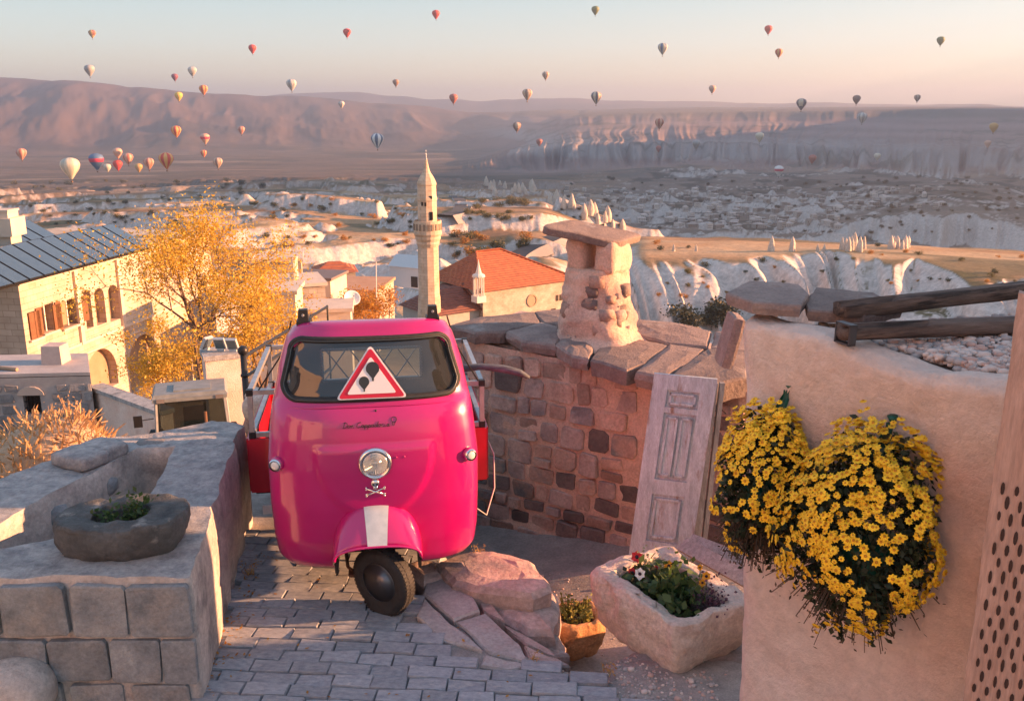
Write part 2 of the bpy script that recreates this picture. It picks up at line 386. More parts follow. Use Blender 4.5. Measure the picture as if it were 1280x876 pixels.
def terrain_sheet():
    ph = np.concatenate([np.linspace(-66, -34, 36)[:-1], np.linspace(-34, 34, 780), np.linspace(34, 66, 44)[1:]])
    t = np.linspace(0, 1, 760); lr = np.log(2.5) + t * (np.log(13000) - np.log(2.5))
    dens = np.interp(lr, np.log([8, 9.5, 40, 120, 300, 1800, 4000, 13000]), [0.06, 0.35, 0.45, 1.0, 1.6, 1.5, 0.9, 0.5])
    cum = np.concatenate([[0], np.cumsum((dens[1:] + dens[:-1]) / 2)]); cum /= cum[-1]
    R = np.exp(np.interp(np.linspace(0, 1, 760), cum, lr))
    PH, RR = np.meshgrid(np.radians(ph), R, indexing='ij')
    X, Y = RR * np.sin(PH), RR * np.cos(PH); Z = HZ(X, Y)
    nu, nv = X.shape
    global GRID
    GRID = (ph, np.log(R), Z)
    # land cover albedo; plain, town ground and mountains also darkened to stand in for shade
    dr = np.gradient(Z, axis=1) / np.maximum(np.gradient(RR, axis=1), 1e-3)
    da = np.gradient(Z, axis=0) / np.maximum(np.gradient(PH, axis=0) * RR, 1e-3)
    slope = np.hypot(dr, da)
    def mixc(c, d, w): return c + (np.array(d) - c) * np.clip(w, 0, 1)[..., None]
    c = np.zeros(X.shape + (3,)) + np.array([0.44, 0.275, 0.155])
    patch = fbm(X / 70 + 3, Y / 45, None, 4, 101)
    c = mixc(c, [0.30, 0.175, 0.10], sstep(0.0, 0.35, patch)); c = mixc(c, [0.52, 0.36, 0.22], sstep(-0.05, -0.4, patch))
    strip = fbm(X / 160 + 9, Y / 26, None, 3, 103)
    c = mixc(c, [0.15, 0.13, 0.075], sstep(0.18, 0.36, strip) * 0.75)
    wh = sstep(0.34, 0.66, slope + 0.16 * fbm(X / 14, Y / 14, None, 3, 105))
    c = mixc(c, np.array([0.56, 0.49, 0.45]), wh * sstep(90, 150, RR))
    wb = sstep(150, 195, RR) * sstep(440, 330, RR) * sstep(-19, -14, np.degrees(PH)) * sstep(3.5, -1, np.degrees(PH)); c = mixc(c, [0.56, 0.50, 0.46], wb * sstep(0.10, 0.28, slope)); wh = np.maximum(wh, wb * 0.7)
    wq = sstep(3.0, 6.0, np.degrees(PH)) * sstep(225, 250, RR) * sstep(345, 320, RR); c = mixc(c, [0.60, 0.52, 0.47], wq * sstep(0.14, 0.34, slope)); wh = np.maximum(wh, wq * sstep(0.14, 0.34, slope))
    veg = sstep(0.10, 0.34, fbm(X / 55, Y / 55, None, 5, 107) + 0.12 * vnoise(X / 7, Y / 7, None, 108)) * (1 - wh) * sstep(60, 120, RR)
    c = mixc(c, [0.085, 0.085, 0.04], veg * 0.75 * (1 - 0.85 * sstep(5, 8, np.degrees(PH)) * (RR < 560) * (RR > 300)))
    PHD = np.degrees(PH)
    wr_ = sstep(1.5, 8.5, PHD)
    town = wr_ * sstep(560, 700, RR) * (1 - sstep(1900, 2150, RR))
    c = mixc(c, [0.17, 0.145, 0.13], town * 0.85)  # ground made darker than its own colour, standing in for valley shade
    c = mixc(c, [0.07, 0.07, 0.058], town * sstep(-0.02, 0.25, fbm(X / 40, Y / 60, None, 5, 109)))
    c = mixc(c, [0.46, 0.42, 0.39], town * sstep(0.14, 0.34, slope))
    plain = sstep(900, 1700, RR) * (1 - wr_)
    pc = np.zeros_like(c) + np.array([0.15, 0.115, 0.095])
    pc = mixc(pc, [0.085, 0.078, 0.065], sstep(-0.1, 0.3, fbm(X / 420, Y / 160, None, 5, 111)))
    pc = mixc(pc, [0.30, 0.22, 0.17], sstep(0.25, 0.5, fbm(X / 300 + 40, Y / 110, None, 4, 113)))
    c = c + (pc - c) * (plain * 0.85)[..., None]  # plain darkened in its colour where shade should lie
    ms = sstep(-5, 1, PHD) * sstep(1950, 2150, RR) * (RR < 6000)
    band = 0.5 + 0.5 * np.sin(Z * 0.30 + 2.0 * fbm(X / 400, Y / 400, None, 3, 115))
    mc = np.zeros_like(c) + np.array([0.27, 0.19, 0.165])
    mc = mixc(mc, [0.34, 0.245, 0.215], band * sstep(-75, -60, Z)); mc = mixc(mc, [0.17, 0.145, 0.115], sstep(-26, -10, Z) * 0.8)
    mc = mixc(mc, [0.33, 0.29, 0.27], sstep(-62, -84, Z + 12 * fbm(X / 90, Y / 90, None, 4, 117)) * sstep(-108, -100, Z))
    mc = mixc(mc, [0.13, 0.12, 0.09], sstep(0.2, 0.45, fbm(X / 80, Y / 80, None, 5, 119)) * 0.6)
    c = c + (mc - c) * ms[..., None]
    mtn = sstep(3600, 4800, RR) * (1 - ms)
    c = mixc(c, [0.15, 0.10, 0.085], mtn * 0.95); c = mixc(c, [0.085, 0.068, 0.06], mtn * sstep(0.0, 0.3, fbm(X / 700, Y / 700, None, 5, 121)))  # mountain colour lowered in place of shade on the slopes
    near = 1 - sstep(60, 130, RR)
    c = mixc(c, [0.42, 0.29, 0.20], near * 0.9); c = mixc(c, [0.30, 0.20, 0.11], near * sstep(0.0, 0.3, fbm(X / 6, Y / 6, None, 4, 123)))
    v = np.stack([X, Y, Z], -1).reshape(-1, 3)
    me = bpy.data.meshes.new('terrain'); 
    i, j = np.meshgrid(np.arange(nu - 1), np.arange(nv - 1), indexing='ij')
    q = np.stack([i * nv + j, (i + 1) * nv + j, (i + 1) * nv + j + 1, i * nv + j + 1], -1).reshape(-1, 4)
    me.vertices.add(len(v)); me.vertices.foreach_set('co', v.ravel())
    me.loops.add(q.size); me.loops.foreach_set('vertex_index', q.ravel().astype(np.int32))
    me.polygons.add(len(q)); me.polygons.foreach_set('loop_start', (np.arange(len(q)) * 4).astype(np.int32))
    me.polygons.foreach_set('loop_total', np.full(len(q), 4, np.int32)); me.update()
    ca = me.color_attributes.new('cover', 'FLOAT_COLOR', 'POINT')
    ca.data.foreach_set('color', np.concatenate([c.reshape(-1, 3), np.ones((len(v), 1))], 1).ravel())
    me.polygons.foreach_set('use_smooth', np.ones(len(q), bool))
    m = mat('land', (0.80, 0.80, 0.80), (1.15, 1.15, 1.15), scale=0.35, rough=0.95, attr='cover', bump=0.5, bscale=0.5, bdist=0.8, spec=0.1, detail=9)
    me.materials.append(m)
    o = bpy.data.objects.new('terrain', me); COL.objects.link(o); o['kind'] = 'structure'
    return o
terrain_sheet()
def HG(x, y):
    """terrain height read off the sheet (fast)"""
    ph, lr, Z = GRID; a = np.degrees(np.arctan2(x, y)); b = np.log(np.hypot(x, y))
    i = np.clip(np.searchsorted(ph, a) - 1, 0, len(ph) - 2); j = np.clip(np.searchsorted(lr, b) - 1, 0, len(lr) - 2)
    u, v = np.clip((a - ph[i]) / (ph[i + 1] - ph[i]), 0, 1), np.clip((b - lr[j]) / (lr[j + 1] - lr[j]), 0, 1)
    return (Z[i, j] * (1 - u) + Z[i + 1, j] * u) * (1 - v) + (Z[i, j + 1] * (1 - u) + Z[i + 1, j + 1] * u) * v

def haze_box():
    b = MB().box((0, 6500, 40), (28000, 15400, 560))
    m = bpy.data.materials.new('haze'); m.use_nodes = True; n, l = m.node_tree.nodes, m.node_tree.links
    n.remove(n['Principled BSDF'])
    pv = n.new('ShaderNodeVolumePrincipled'); pv.inputs['Color'].default_value = (0.66, 0.77, 0.96, 1); pv.inputs['Density'].default_value = 1.45e-4
    pv.inputs['Anisotropy'].default_value = 0.55
    l.new(pv.outputs[0], n['Material Output'].inputs['Volume'])
    o = b.ob('haze', m, origin=(0, 6500, -240)); o['kind'] = 'stuff'
haze_box()
# ---------------------------------------------------------------- foreground masonry helpers
m_paver = mat('paver_stone', (0.23, 0.25, 0.285), (0.38, 0.40, 0.435), 5, 0.75, 0.6, 40, c3=(0.50, 0.48, 0.47), s3=3.5, t3=(0.58, 0.75), vary=0.14, bdist=0.012)
m_bed = mat('paving_dirt', (0.24, 0.22, 0.21), (0.40, 0.36, 0.33), 9, 0.95, 0.7, 60, bdist=0.015)
m_flag = mat('flagstone', (0.33, 0.31, 0.31), (0.48, 0.43, 0.42), 4, 0.85, 0.6, 25, c3=(0.47, 0.33, 0.30), s3=1.3, vary=0.12)
m_grey = mat('grey_wall_stone', (0.14, 0.16, 0.178), (0.29, 0.31, 0.325), 5, 0.9, 0.8, 28, c3=(0.34, 0.31, 0.28), s3=2.2, t3=(0.5, 0.7), vary=0.22)
m_lime = mat('lime_mortar', (0.42, 0.38, 0.36), (0.64, 0.58, 0.53), 5, 0.92, 0.8, 40, c3=(0.24, 0.235, 0.235), s3=2.6, t3=(0.52, 0.68), fs=0.7)
m_cap = mat('weathered_cap_mortar', (0.27, 0.27, 0.28), (0.50, 0.485, 0.475), 9, 0.93, 1.0, 48, c3=(0.18, 0.185, 0.195), s3=3.0, t3=(0.55, 0.7), fs=0.7)
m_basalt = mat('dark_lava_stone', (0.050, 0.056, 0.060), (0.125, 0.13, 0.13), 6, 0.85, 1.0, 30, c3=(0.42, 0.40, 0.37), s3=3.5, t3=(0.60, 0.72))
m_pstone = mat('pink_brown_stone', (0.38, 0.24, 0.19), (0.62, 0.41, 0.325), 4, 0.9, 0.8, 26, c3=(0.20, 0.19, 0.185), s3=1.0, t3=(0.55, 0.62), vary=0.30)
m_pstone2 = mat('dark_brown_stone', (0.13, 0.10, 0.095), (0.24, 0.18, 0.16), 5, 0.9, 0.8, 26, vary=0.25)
m_pmort = mat('pink_mortar', (0.60, 0.385, 0.295), (0.76, 0.52, 0.41), 4, 0.93, 0.8, 34, c3=(0.36, 0.27, 0.25), s3=1.6, t3=(0.54, 0.7))
m_plaster = mat('pink_tuff_plaster', (0.74, 0.535, 0.445), (0.84, 0.70, 0.62), 2.2, 0.92, 1.0, 34, c3=(0.60, 0.34, 0.25), s3=1.1, t3=(0.56, 0.78), bdist=0.022, fine=(0.86, 1.08), fs=0.5)
m_slab = mat('brown_roof_slab', (0.20, 0.15, 0.14), (0.33, 0.25, 0.22), 5, 0.9, 0.8, 35, c3=(0.42, 0.37, 0.34), s3=3.0, t3=(0.6, 0.74), vary=0.15)
m_tuff = mat('pale_tuff', (0.50, 0.40, 0.345), (0.66, 0.56, 0.48), 5, 0.93, 0.85, 26, c3=(0.40, 0.27, 0.21), s3=2.4, t3=(0.55, 0.72))
m_step = mat('pink_step_stone', (0.40, 0.28, 0.245), (0.58, 0.43, 0.375), 4, 0.9, 0.8, 22, c3=(0.25, 0.21, 0.21), s3=2.6, t3=(0.5, 0.66))

def street_z(x, y): return 0.035 * np.maximum(5.2 - np.asarray(y, float), -2.5) + 0.0 * np.asarray(x, float)
def resample(poly, step, closed=True):
    poly = [np.array(p, float) for p in poly]; out = []
    n = len(poly)
    for i in range(n if closed else n - 1):
        a, b = poly[i], poly[(i + 1) % n]; k = max(1, int(round(np.linalg.norm(b - a) / step)))
        out += [a + (b - a) * j / k for j in range(k)]
    if not closed: out.append(poly[-1])
    return np.array(out)
def slab(name, top, thick, m, parent=None, step=0.09, jit=0.012, bev=0.02, seed=0, dome=0.0, skew=(0, 0), **kw):
    """irregular flat stone: outline on its upper face, bevelled rim, sides"""
    q = resample(top, step); n = len(q); c = q.mean(0)
    nz = np.stack([fbm(q[:, 0] * 6 + k * 9, q[:, 1] * 6, q[:, 2] * 6 + 0.1, 3, seed * 5 + k) for k in range(3)], 1)
    q = q + nz * np.array([1, 1, 0.5]) * jit
    inn = q + (c - q) * (bev / (np.linalg.norm(q - c, axis=1)[:, None] + 1e-6)) * 1.0
    inn[:, 2] += bev * 0.35 + 0.0
    mid = q + (c - q) * 0.45; mid[:, 2] += bev * 0.5 + dome + 0.4 * jit * nz[:, 0]
    low = q.copy(); low[:, 2] -= thick * 0.45; low[:, :2] += nz[:, :2] * jit * 1.4
    bot = q + (c - q) * 0.04; bot[:, 2] = bot[:, 2] - thick + nz[:, 1] * jit; bot[:, 0] += skew[0]; bot[:, 1] += skew[1]
    rim = q.copy(); rim[:, 2] -= bev * 0.6
    v = np.concatenate([bot, low, rim, inn, mid])
    f = [(a * n + i, a * n + (i + 1) % n, (a + 1) * n + (i + 1) % n, (a + 1) * n + i) for a in range(4) for i in range(n)]
    area = sum(q[i, 0] * q[(i + 1) % n, 1] - q[(i + 1) % n, 0] * q[i, 1] for i in range(n))
    f += [tuple(4 * n + i for i in range(n)), tuple(n - 1 - i for i in range(n))]
    if area < 0: f = [tuple(reversed(x)) for x in f]
    return mesh(name, v, f, m, parent, smooth=False, **kw)
def stone_patch(name, fr, s0, s1, t0, t1, proud, m, parent, seed, n=8, irr=1.0):
    """one wall stone, bounded by [s0,s1]x[t0,t1] on the wall frame FR(s, t, d) -> xyz"""
    r = random.Random(seed); cs, ct = (s0 + s1) / 2, (t0 + t1) / 2; hs, ht = (s1 - s0) / 2, (t1 - t0) / 2
    ring = []; n = 8
    for cx, cy in ((1, -1), (1, 1), (-1, 1), (-1, -1)):
        kx, ky = hs * r.uniform(1 - 0.17 * irr, 1.0), ht * r.uniform(1 - 0.17 * irr, 1.0); cut = r.uniform(0.08, 0.40 * irr + 0.04) * min(hs, ht); cu2 = r.uniform(0.08, 0.40 * irr + 0.04) * min(hs, ht)
        q = [(cx * (kx - cut), cy * ky), (cx * kx, cy * (ky - cu2))]
        ring += q if cx * cy < 0 else q[::-1]
    rot = r.uniform(-0.09, 0.09) * irr; ring = [(a * math.cos(rot) - b * math.sin(rot), a * math.sin(rot) + b * math.cos(rot)) for a, b in ring]
    tl = [r.uniform(-0.25, 0.25), r.uniform(-0.25, 0.25)]
    v = [fr(cs + a, ct + b, -0.03) for a, b in ring]
    v += [fr(cs + a, ct + b, proud * (0.70 + tl[0] * a / hs * 0.6 + tl[1] * b / ht * 0.6)) for a, b in ring]
    v += [fr(cs + a * 0.92, ct + b * 0.92, proud * (1 + tl[0] * a / hs + tl[1] * b / ht + r.uniform(-0.18, 0.18))) for a, b in ring]
    f = [(k, (k + 1) % n, n + (k + 1) % n, n + k) for k in range(n)] + [(n + k, n + (k + 1) % n, 2 * n + (k + 1) % n, 2 * n + k) for k in range(n)]
    f.append(tuple(2 * n + k for k in range(n)))
    return mesh(name, v, f, m, parent, smooth=False)
def wall_frame(a, b, up=(0, 0, 1), flip=False):
    a, b = np.array(a, float), np.array(b, float); e = b - a; L = np.linalg.norm(e[:2]); e = e / L
    nrm = np.array([e[1], -e[0], 0.0]) * (-1 if flip else 1); nrm /= np.linalg.norm(nrm[:2])
    up = np.array(up, float)
    return (lambda s, t, d=0.0: a + np.multiply.outer(s, e) + np.multiply.outer(t, up) + np.multiply.outer(d, nrm)), L, nrm
def mortar_sheet(name, fr, L, tfun, m, parent=None, step=0.06, amp=0.014, seed=1, freq=5.0, extra=None, **kw):
    """rough wall face: grid over s in [0, L], t between the two values of tfun(s)"""
    ns = max(2, int(L / step)); hmax = max(tfun(L * i / 12)[1] - tfun(L * i / 12)[0] for i in range(13)); nt = max(2, int(hmax / step))
    sv = np.linspace(0, L, ns + 1); lh = np.array([tfun(q) for q in sv]); tt = np.linspace(0, 1, nt + 1)
    T = lh[:, :1] + (lh[:, 1:] - lh[:, :1]) * tt[None]; S = np.repeat(sv[:, None], nt + 1, 1)
    p = fr(S, T, 0.0 * S)
    d = amp * fbm(p[..., 0] * freq, p[..., 1] * freq, p[..., 2] * freq + 0.07, 4, seed)
    if extra: d = d + np.vectorize(extra)(S, T)
    v = fr(S, T, d).reshape(-1, 3)
    return mesh(name, v, [tuple(reversed(q)) for q in grid_faces(ns + 1, nt + 1)], m, parent, smooth=True, **kw)
def courses(L, tfun, seed, h=(0.16, 0.30), w=(0.16, 0.42), gap=0.03):
    """irregular rubble courses -> list of stone boxes (s0, s1, t0, t1)"""
    r = random.Random(seed); out = []; t = 0.0
    tmin = min(tfun(L * i / 10)[0] for i in range(11)); tmax = max(tfun(L * i / 10)[1] for i in range(11)); t = tmin
    while t < tmax - 0.06:
        hh = r.uniform(*h); s = -r.uniform(0, 0.15)
        while s < L:
            ww = r.uniform(*w) * (0.8 + hh); s1 = s + ww
            a, b = max(s, 0.01), min(s1, L - 0.01)
            if b - a > 0.09:
                lo, hi = tfun((a + b) / 2); t0, t1 = max(t + r.uniform(-0.02, 0.02), lo + 0.01), min(t + hh + r.uniform(-0.02, 0.02), hi - 0.01)
                if t1 - t0 > 0.07:
                    if r.random() < 0.18 and t1 - t0 > 0.2:
                        tm = t0 + (t1 - t0) * r.uniform(0.4, 0.6); out += [(a, b, t0, tm - gap / 2), (a, b, tm + gap / 2, t1)]
                    else: out.append((a, b, t0, t1))
            s = s1 + gap * r.uniform(0.6, 1.8)
        t += hh + gap * r.uniform(0.7, 1.5)
    return out

# ---------------------------------------------------------------- street, pavers, flagstones
def street():
    pts = []
    xs, ys = np.linspace(-6.2, 5.0, 90), np.linspace(0.6, 5.6, 50)
    # street bed: flat sheet under the pavers, falling off to the yard on its right
    nx, ny = 66, 96
    X, Y = np.meshgrid(np.linspace(-2.3, 2.3, nx), np.linspace(1.2, 12.5, ny), indexing='ij')
    Z = street_z(X, Y) - 0.30 * np.maximum(0, Y - 7.6) - 0.02 + 0.012 * fbm(X * 4, Y * 4, None, 3, 5) - 0.86 * sstep(-0.05, 0.28, (X - 0.02) * 0.62 + (Y - 4.92) * 0.78) * sstep(-0.9, -0.2, X) * np.maximum(sstep(0.6, 0.3, X), sstep(4.75, 5.1, Y))
    v = np.stack([X, Y, Z], -1)
    o = mesh('street', v, [tuple(reversed(q)) for q in grid_faces(nx, ny)], m_bed, smooth=True, origin=(0, 0, 0)); o['kind'] = 'structure'
    # pavers in rows
    r = random.Random(3); protos = []
    for k in range(5):
        pv, pf = rock((1, 1, 1), 50 + k, 2, 0.05, 1.2, 9.0)
        protos.append(pv)
    ang = math.radians(-4.0); ca, sa = math.cos(ang), math.sin(ang)
    pm = []
    for k in range(6):
        b = MB(); w, d, h = 0.5, 0.5, 0.5
        q = [(-w, -d), (w, -d), (w, d), (-w, d)]
        jit = [(r.uniform(-.03, .03), r.uniform(-.05, .05)) for _ in q]; q = [(x + a, y + c) for (x, y), (a, c) in zip(q, jit)]
        lo = [(x, y, -0.5) for x, y in q]; mi = [(x, y, 0.30 + r.uniform(-.06, .04)) for x, y in q]; hi = [(x * 0.955, y * 0.92, 0.46 + r.uniform(-.08, .10)) for x, y in q]
        f = [(i, (i + 1) % 4, 4 + (i + 1) % 4, 4 + i) for i in range(4)] + [(4 + i, 4 + (i + 1) % 4, 8 + (i + 1) % 4, 8 + i) for i in range(4)] + [(8, 9, 10, 11)]
        me = bpy.data.meshes.new('paver'); me.from_pydata(lo + mi + hi, [], f); me.materials.append(m_paver); pm.append(me)
    row, yy = 0, 2.9
    cnt = 0
    while yy < 6.3:
        dep = 0.118 + r.uniform(-0.006, 0.008); xx = -2.9 + (0.12 if row % 2 else 0.0) + r.uniform(-.03, .03)
        while xx < 1.3:
            w = r.choice((0.20, 0.22, 0.235, 0.25)); cx, cy = xx + w / 2, yy + dep / 2
            px, py = cx * ca - cy * sa + 0.3, cx * sa + cy * ca
            ok = px > -1.80 - 0.13 * (py - 4.4) and px < 1.75 and (px < -0.6 or ((px - 0.02) * 0.62 + (py - 4.92) * 0.78) < -0.02) and not (px > 0.2 and py > 4.74 - 0.41 * (px - 0.2)) and px < 1.35
            ok = ok and not (-0.6 < px < 0.2 and py > max(4.66, 5.2 - 1.26 * (px + 0.6)))
            if ok:
                u_, v_ = proj((px, py, 0.0))
                if -60 < u_ < 1340 and v_ < 1000:
                    z = float(street_z(px, py)); cnt += 1
                    share('paver', r.choice(pm), o, (px, py, z - 0.018 + r.uniform(-0.006, 0.007)), (r.uniform(-.02, .02), r.uniform(-.015, .015), ang + r.uniform(-.02, .02)), (w - 0.005, dep - 0.005, 0.07))
            xx += w
        yy += dep; row += 1
    # larger flagstones along the broken edge of the street (outlines from the photo, laid on the street plane)
    flags = [([(540, 704), (578, 722), (600, 762), (566, 775), (528, 742)], 0.0), ([(530, 748), (562, 778), (604, 812), (552, 800), (520, 770)], 0.0),
             ([(570, 778), (606, 766), (650, 806), (660, 828), (612, 816)], -0.01), ([(606, 818), (664, 832), (640, 838), (600, 832)], 0.0),
             ([(578, 724), (590, 720), (632, 778), (606, 764)], -0.04), ([(655, 806), (700, 824), (715, 833), (668, 832)], -0.02),
             ([(622, 776), (650, 790), (688, 812), (696, 822), (655, 804)], -0.12), ([(640, 782), (676, 790), (712, 818), (694, 820)], -0.20)]
    for k, (px, dz) in enumerate(flags):
        top = [P(u, v, z=0.016 + dz) for u, v in px]
        slab('flagstone', top, 0.10, m_flag if k < 4 else m_step, o, 0.07, 0.012, 0.014, 60 + k)
    return o
street_o = street()

def yard():
    nx, ny = 90, 80
    X, Y = np.meshgrid(np.linspace(-1.4, 6.5, nx), np.linspace(3.9, 9.55, ny), indexing='ij')
    Z = -0.62 - 0.14 * np.maximum(0, 1.6 - X) * np.clip((Y - 5.6) / 2, 0, 1) + 0.03 * fbm(X * 2, Y * 2, None, 4, 15) - 0.15 * np.maximum(0, X - 2.2)
    w = sstep(-0.35, 0.25, (4.95 - Y) + 0.65 * (X - 0.55)) * sstep(0.15, 0.6, X) * (1 - sstep(1.9, 2.6, X))   # rubble bank under the trough
    Z = Z + 0.60 * w + 0.03 * w * fbm(X * 9, Y * 9, None, 3, 16)
    Z = Z - 0.3 * sstep(4.5, 4.1, Y)
    v = np.stack([X, Y, Z], -1)
    o = mesh('courtyard_ground', v, [tuple(reversed(q)) for q in grid_faces(nx, ny)], mat('yard_dirt', (0.22, 0.205, 0.20), (0.36, 0.32, 0.30), 4, 0.95, 0.8, 30, c3=(0.45, 0.33, 0.28), s3=1.5), smooth=True, origin=(0, 0, -0.7))
    o['kind'] = 'structure'
yard()

# big sunlit step block at the edge of the street
def step_block():
    root = empty('step_block', P(620, 760, z=-0.4), 0, 'large worn broken step stone at the street edge beside the pink three-wheeler', 'stone block')
    parts = [([(544, 704), (566, 694), (602, 688), (640, 692), (668, 704), (686, 722), (690, 736), (668, 744), (640, 741), (600, 738), (566, 728)], 0.075, 0.20, 0.03),
             ([(596, 742), (636, 744), (670, 746), (694, 738), (698, 762), (690, 792), (660, 790), (628, 776)], -0.07, 0.34, 0.035),
             ([(664, 788), (694, 786), (708, 806), (700, 822), (676, 812)], -0.19, 0.3, 0.025), ([(500, 706), (530, 698), (548, 702), (560, 722), (530, 730)], 0.03, 0.15, 0.02)]
    for k, (px, z, th, j) in enumerate(parts):
        slab('ledge', [P(u, v, z=z) for u, v in px], th, m_step, root, 0.035, j, 0.035, 80 + k, dome=0.015)
step_block()
# ---------------------------------------------------------------- rubble wall with roof slabs, chimney, old door leaf
def rubble_wall():
    A = P(560, 404, Y=8.75); B = P(935, 474, Y=7.15)
    zt = lambda s, L: A[2] + (B[2] - A[2]) * s / L - 0.12
    a = (A[0], A[1], 0.0); b = (B[0], B[1], 0.0)
    fr, L, nrm = wall_frame(a, b)
    root = empty('rubble_wall', ((A[0] + B[0]) / 2, (A[1] + B[1]) / 2, -1.3), 0, 'pink mortared rubble stone wall with slab roof beside the pink three-wheeler', 'wall')
    lo = lambda s: -1.45 + 0.55 * s / L
    tf = lambda s: (lo(s), zt(s, L))
    bulge = lambda s, t: 0.05 * math.sin(s * 1.3 + 0.5) + 0.16 * max(0, 1 - (t - lo(s)) / 0.7) ** 2
    mortar_sheet('mortar_face', fr, L, tf, m_pmort, root, 0.045, 0.03, 3, 5.0, bulge)
    st = courses(L, tf, 8, (0.10, 0.23), (0.12, 0.34), 0.015)
    r = random.Random(4)
    for k, (s0, s1, t0, t1) in enumerate(st):
        u, v = proj(fr((s0 + s1) / 2, (t0 + t1) / 2))
        if 792 < u < 880 and v > 480: continue                       # behind the leaning door
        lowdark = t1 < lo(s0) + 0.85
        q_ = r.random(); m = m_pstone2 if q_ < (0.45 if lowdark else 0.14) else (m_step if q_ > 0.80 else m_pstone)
        d0 = bulge((s0 + s1) / 2, (t0 + t1) / 2)
        f2 = (lambda d0: (lambda s, t, d=0.0: fr(s, t, d + d0)))(d0)
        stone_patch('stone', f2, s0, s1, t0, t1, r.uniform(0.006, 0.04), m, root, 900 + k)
    # end wall on the left and mass behind
    e = (np.array(b) - np.array(a)) / L; back = -nrm
    b1 = MB(); D = 1.35
    q = [np.array(a), np.array(b), np.array(b) + back * D, np.array(a) + back * D]
    h = [zt(0, L), zt(L, L), zt(L, L) + 0.02, zt(0, L) + 0.02]
    inset = [p_ + back * 0.10 for p_ in q[:2]] + q[2:]
    vv = [(p_[0], p_[1], -1.6) for p_ in inset] + [(p_[0], p_[1], hh - 0.02) for p_, hh in zip(inset, h)]
    b1.add(vv, [(0, 1, 5, 4), (1, 2, 6, 5), (2, 3, 7, 6), (3, 0, 4, 7), (4, 5, 6, 7)])
    b1.ob('core', m_pmort, root)
    # roof slabs (outlines traced on the roof plane)
    roofz = lambda u: A[2] + (B[2] - A[2]) * (u - 560) / 375.0
    def rp_(u, v):                                                   # point on the roof plane
        d = ray(u, v); p0 = np.array(a) + np.array([0, 0, A[2]]); p1 = np.array(b) + np.array([0, 0, B[2]]); p2 = p0 + back * 1.0 + np.array([0, 0, 0.05])
        n_ = np.cross(p1 - p0, p2 - p0); t = ((p0 - CAM) @ n_) / (d @ n_); return CAM + d * t
    slabs = [[(566, 406), (600, 396), (668, 390), (676, 404), (640, 412), (600, 414)], [(640, 412), (676, 403), (712, 412), (700, 428), (660, 424)],
             [(700, 428), (712, 412), (742, 418), (748, 436), (744, 446), (722, 442)], [(744, 446), (750, 430), (800, 424), (836, 432), (812, 452), (790, 460)],
             [(802, 462), (814, 450), (838, 430), (880, 436), (868, 452), (846, 462), (838, 468)], [(842, 468), (850, 460), (884, 436), (936, 438), (938, 470), (900, 476)],
             [(668, 390), (700, 386), (760, 396), (800, 424), (750, 430), (712, 411), (678, 403)], [(800, 420), (770, 398), (840, 402), (890, 414), (884, 434), (838, 430)],
             [(888, 436), (894, 414), (950, 420), (945, 440)]]
    thick = [0.11, 0.10, 0.11, 0.14, 0.13, 0.17, 0.10, 0.10, 0.1]
    for k, (px, th) in enumerate(zip(slabs, thick)):
        top = [rp_(u, v) for u, v in px]
        if k < 6:                                                    # front slabs overhang the face
            cen = np.mean(top, 0)
            top = [t_ + nrm * (0.10 if (t_ - cen) @ nrm > 0 else 0) for t_ in top]
        slab('roof_slab', top, th, m_slab, root, 0.06, 0.02, 0.02, 300 + k, dome=0.012)
    # scratched mark beside the door
    dd = ray(905, 505); tq = ((np.array(a) - CAM) @ nrm) / (dd @ nrm); q0 = CAM + dd * tq + nrm * 0.075; sb = MB(); ex_ = np.array(e)
    for st_ in ([(-.04, -.05), (-.03, .06)], [(-.045, .05), (.01, .065), (.03, .04), (0, .01), (-.03, .0), (.05, -.055)], [(-.06, -.10), (.0, -.105)], [(.08, -.05), (.085, -.045)]):
        sb.tube([q0 + ex_ * x_ + np.array([0, 0, z_]) for x_, z_ in st_], 0.005, 5)
    sb.ob('scrawled_mark', mat('mark_paint', (0.05, 0.035, 0.035), rough=0.9), root)
    # leaning flat stone at the right end of the roof
    c = P(912, 425, Y=7.0)
    v, f = rock((0.09, 0.30, 0.42), 77, 4, 0.10, 2.0, 14); R_ = Matrix.Rotation(math.radians(12), 3, 'Y')
    v = v @ np.array(R_).T
    mesh('leaning_slab', v + c, f, m_slab, root, smooth=False)
    return root, rp_, fr, L, nrm, roofz
RW, roof_pt, rw_fr, rw_L, rw_n, _rz = rubble_wall()

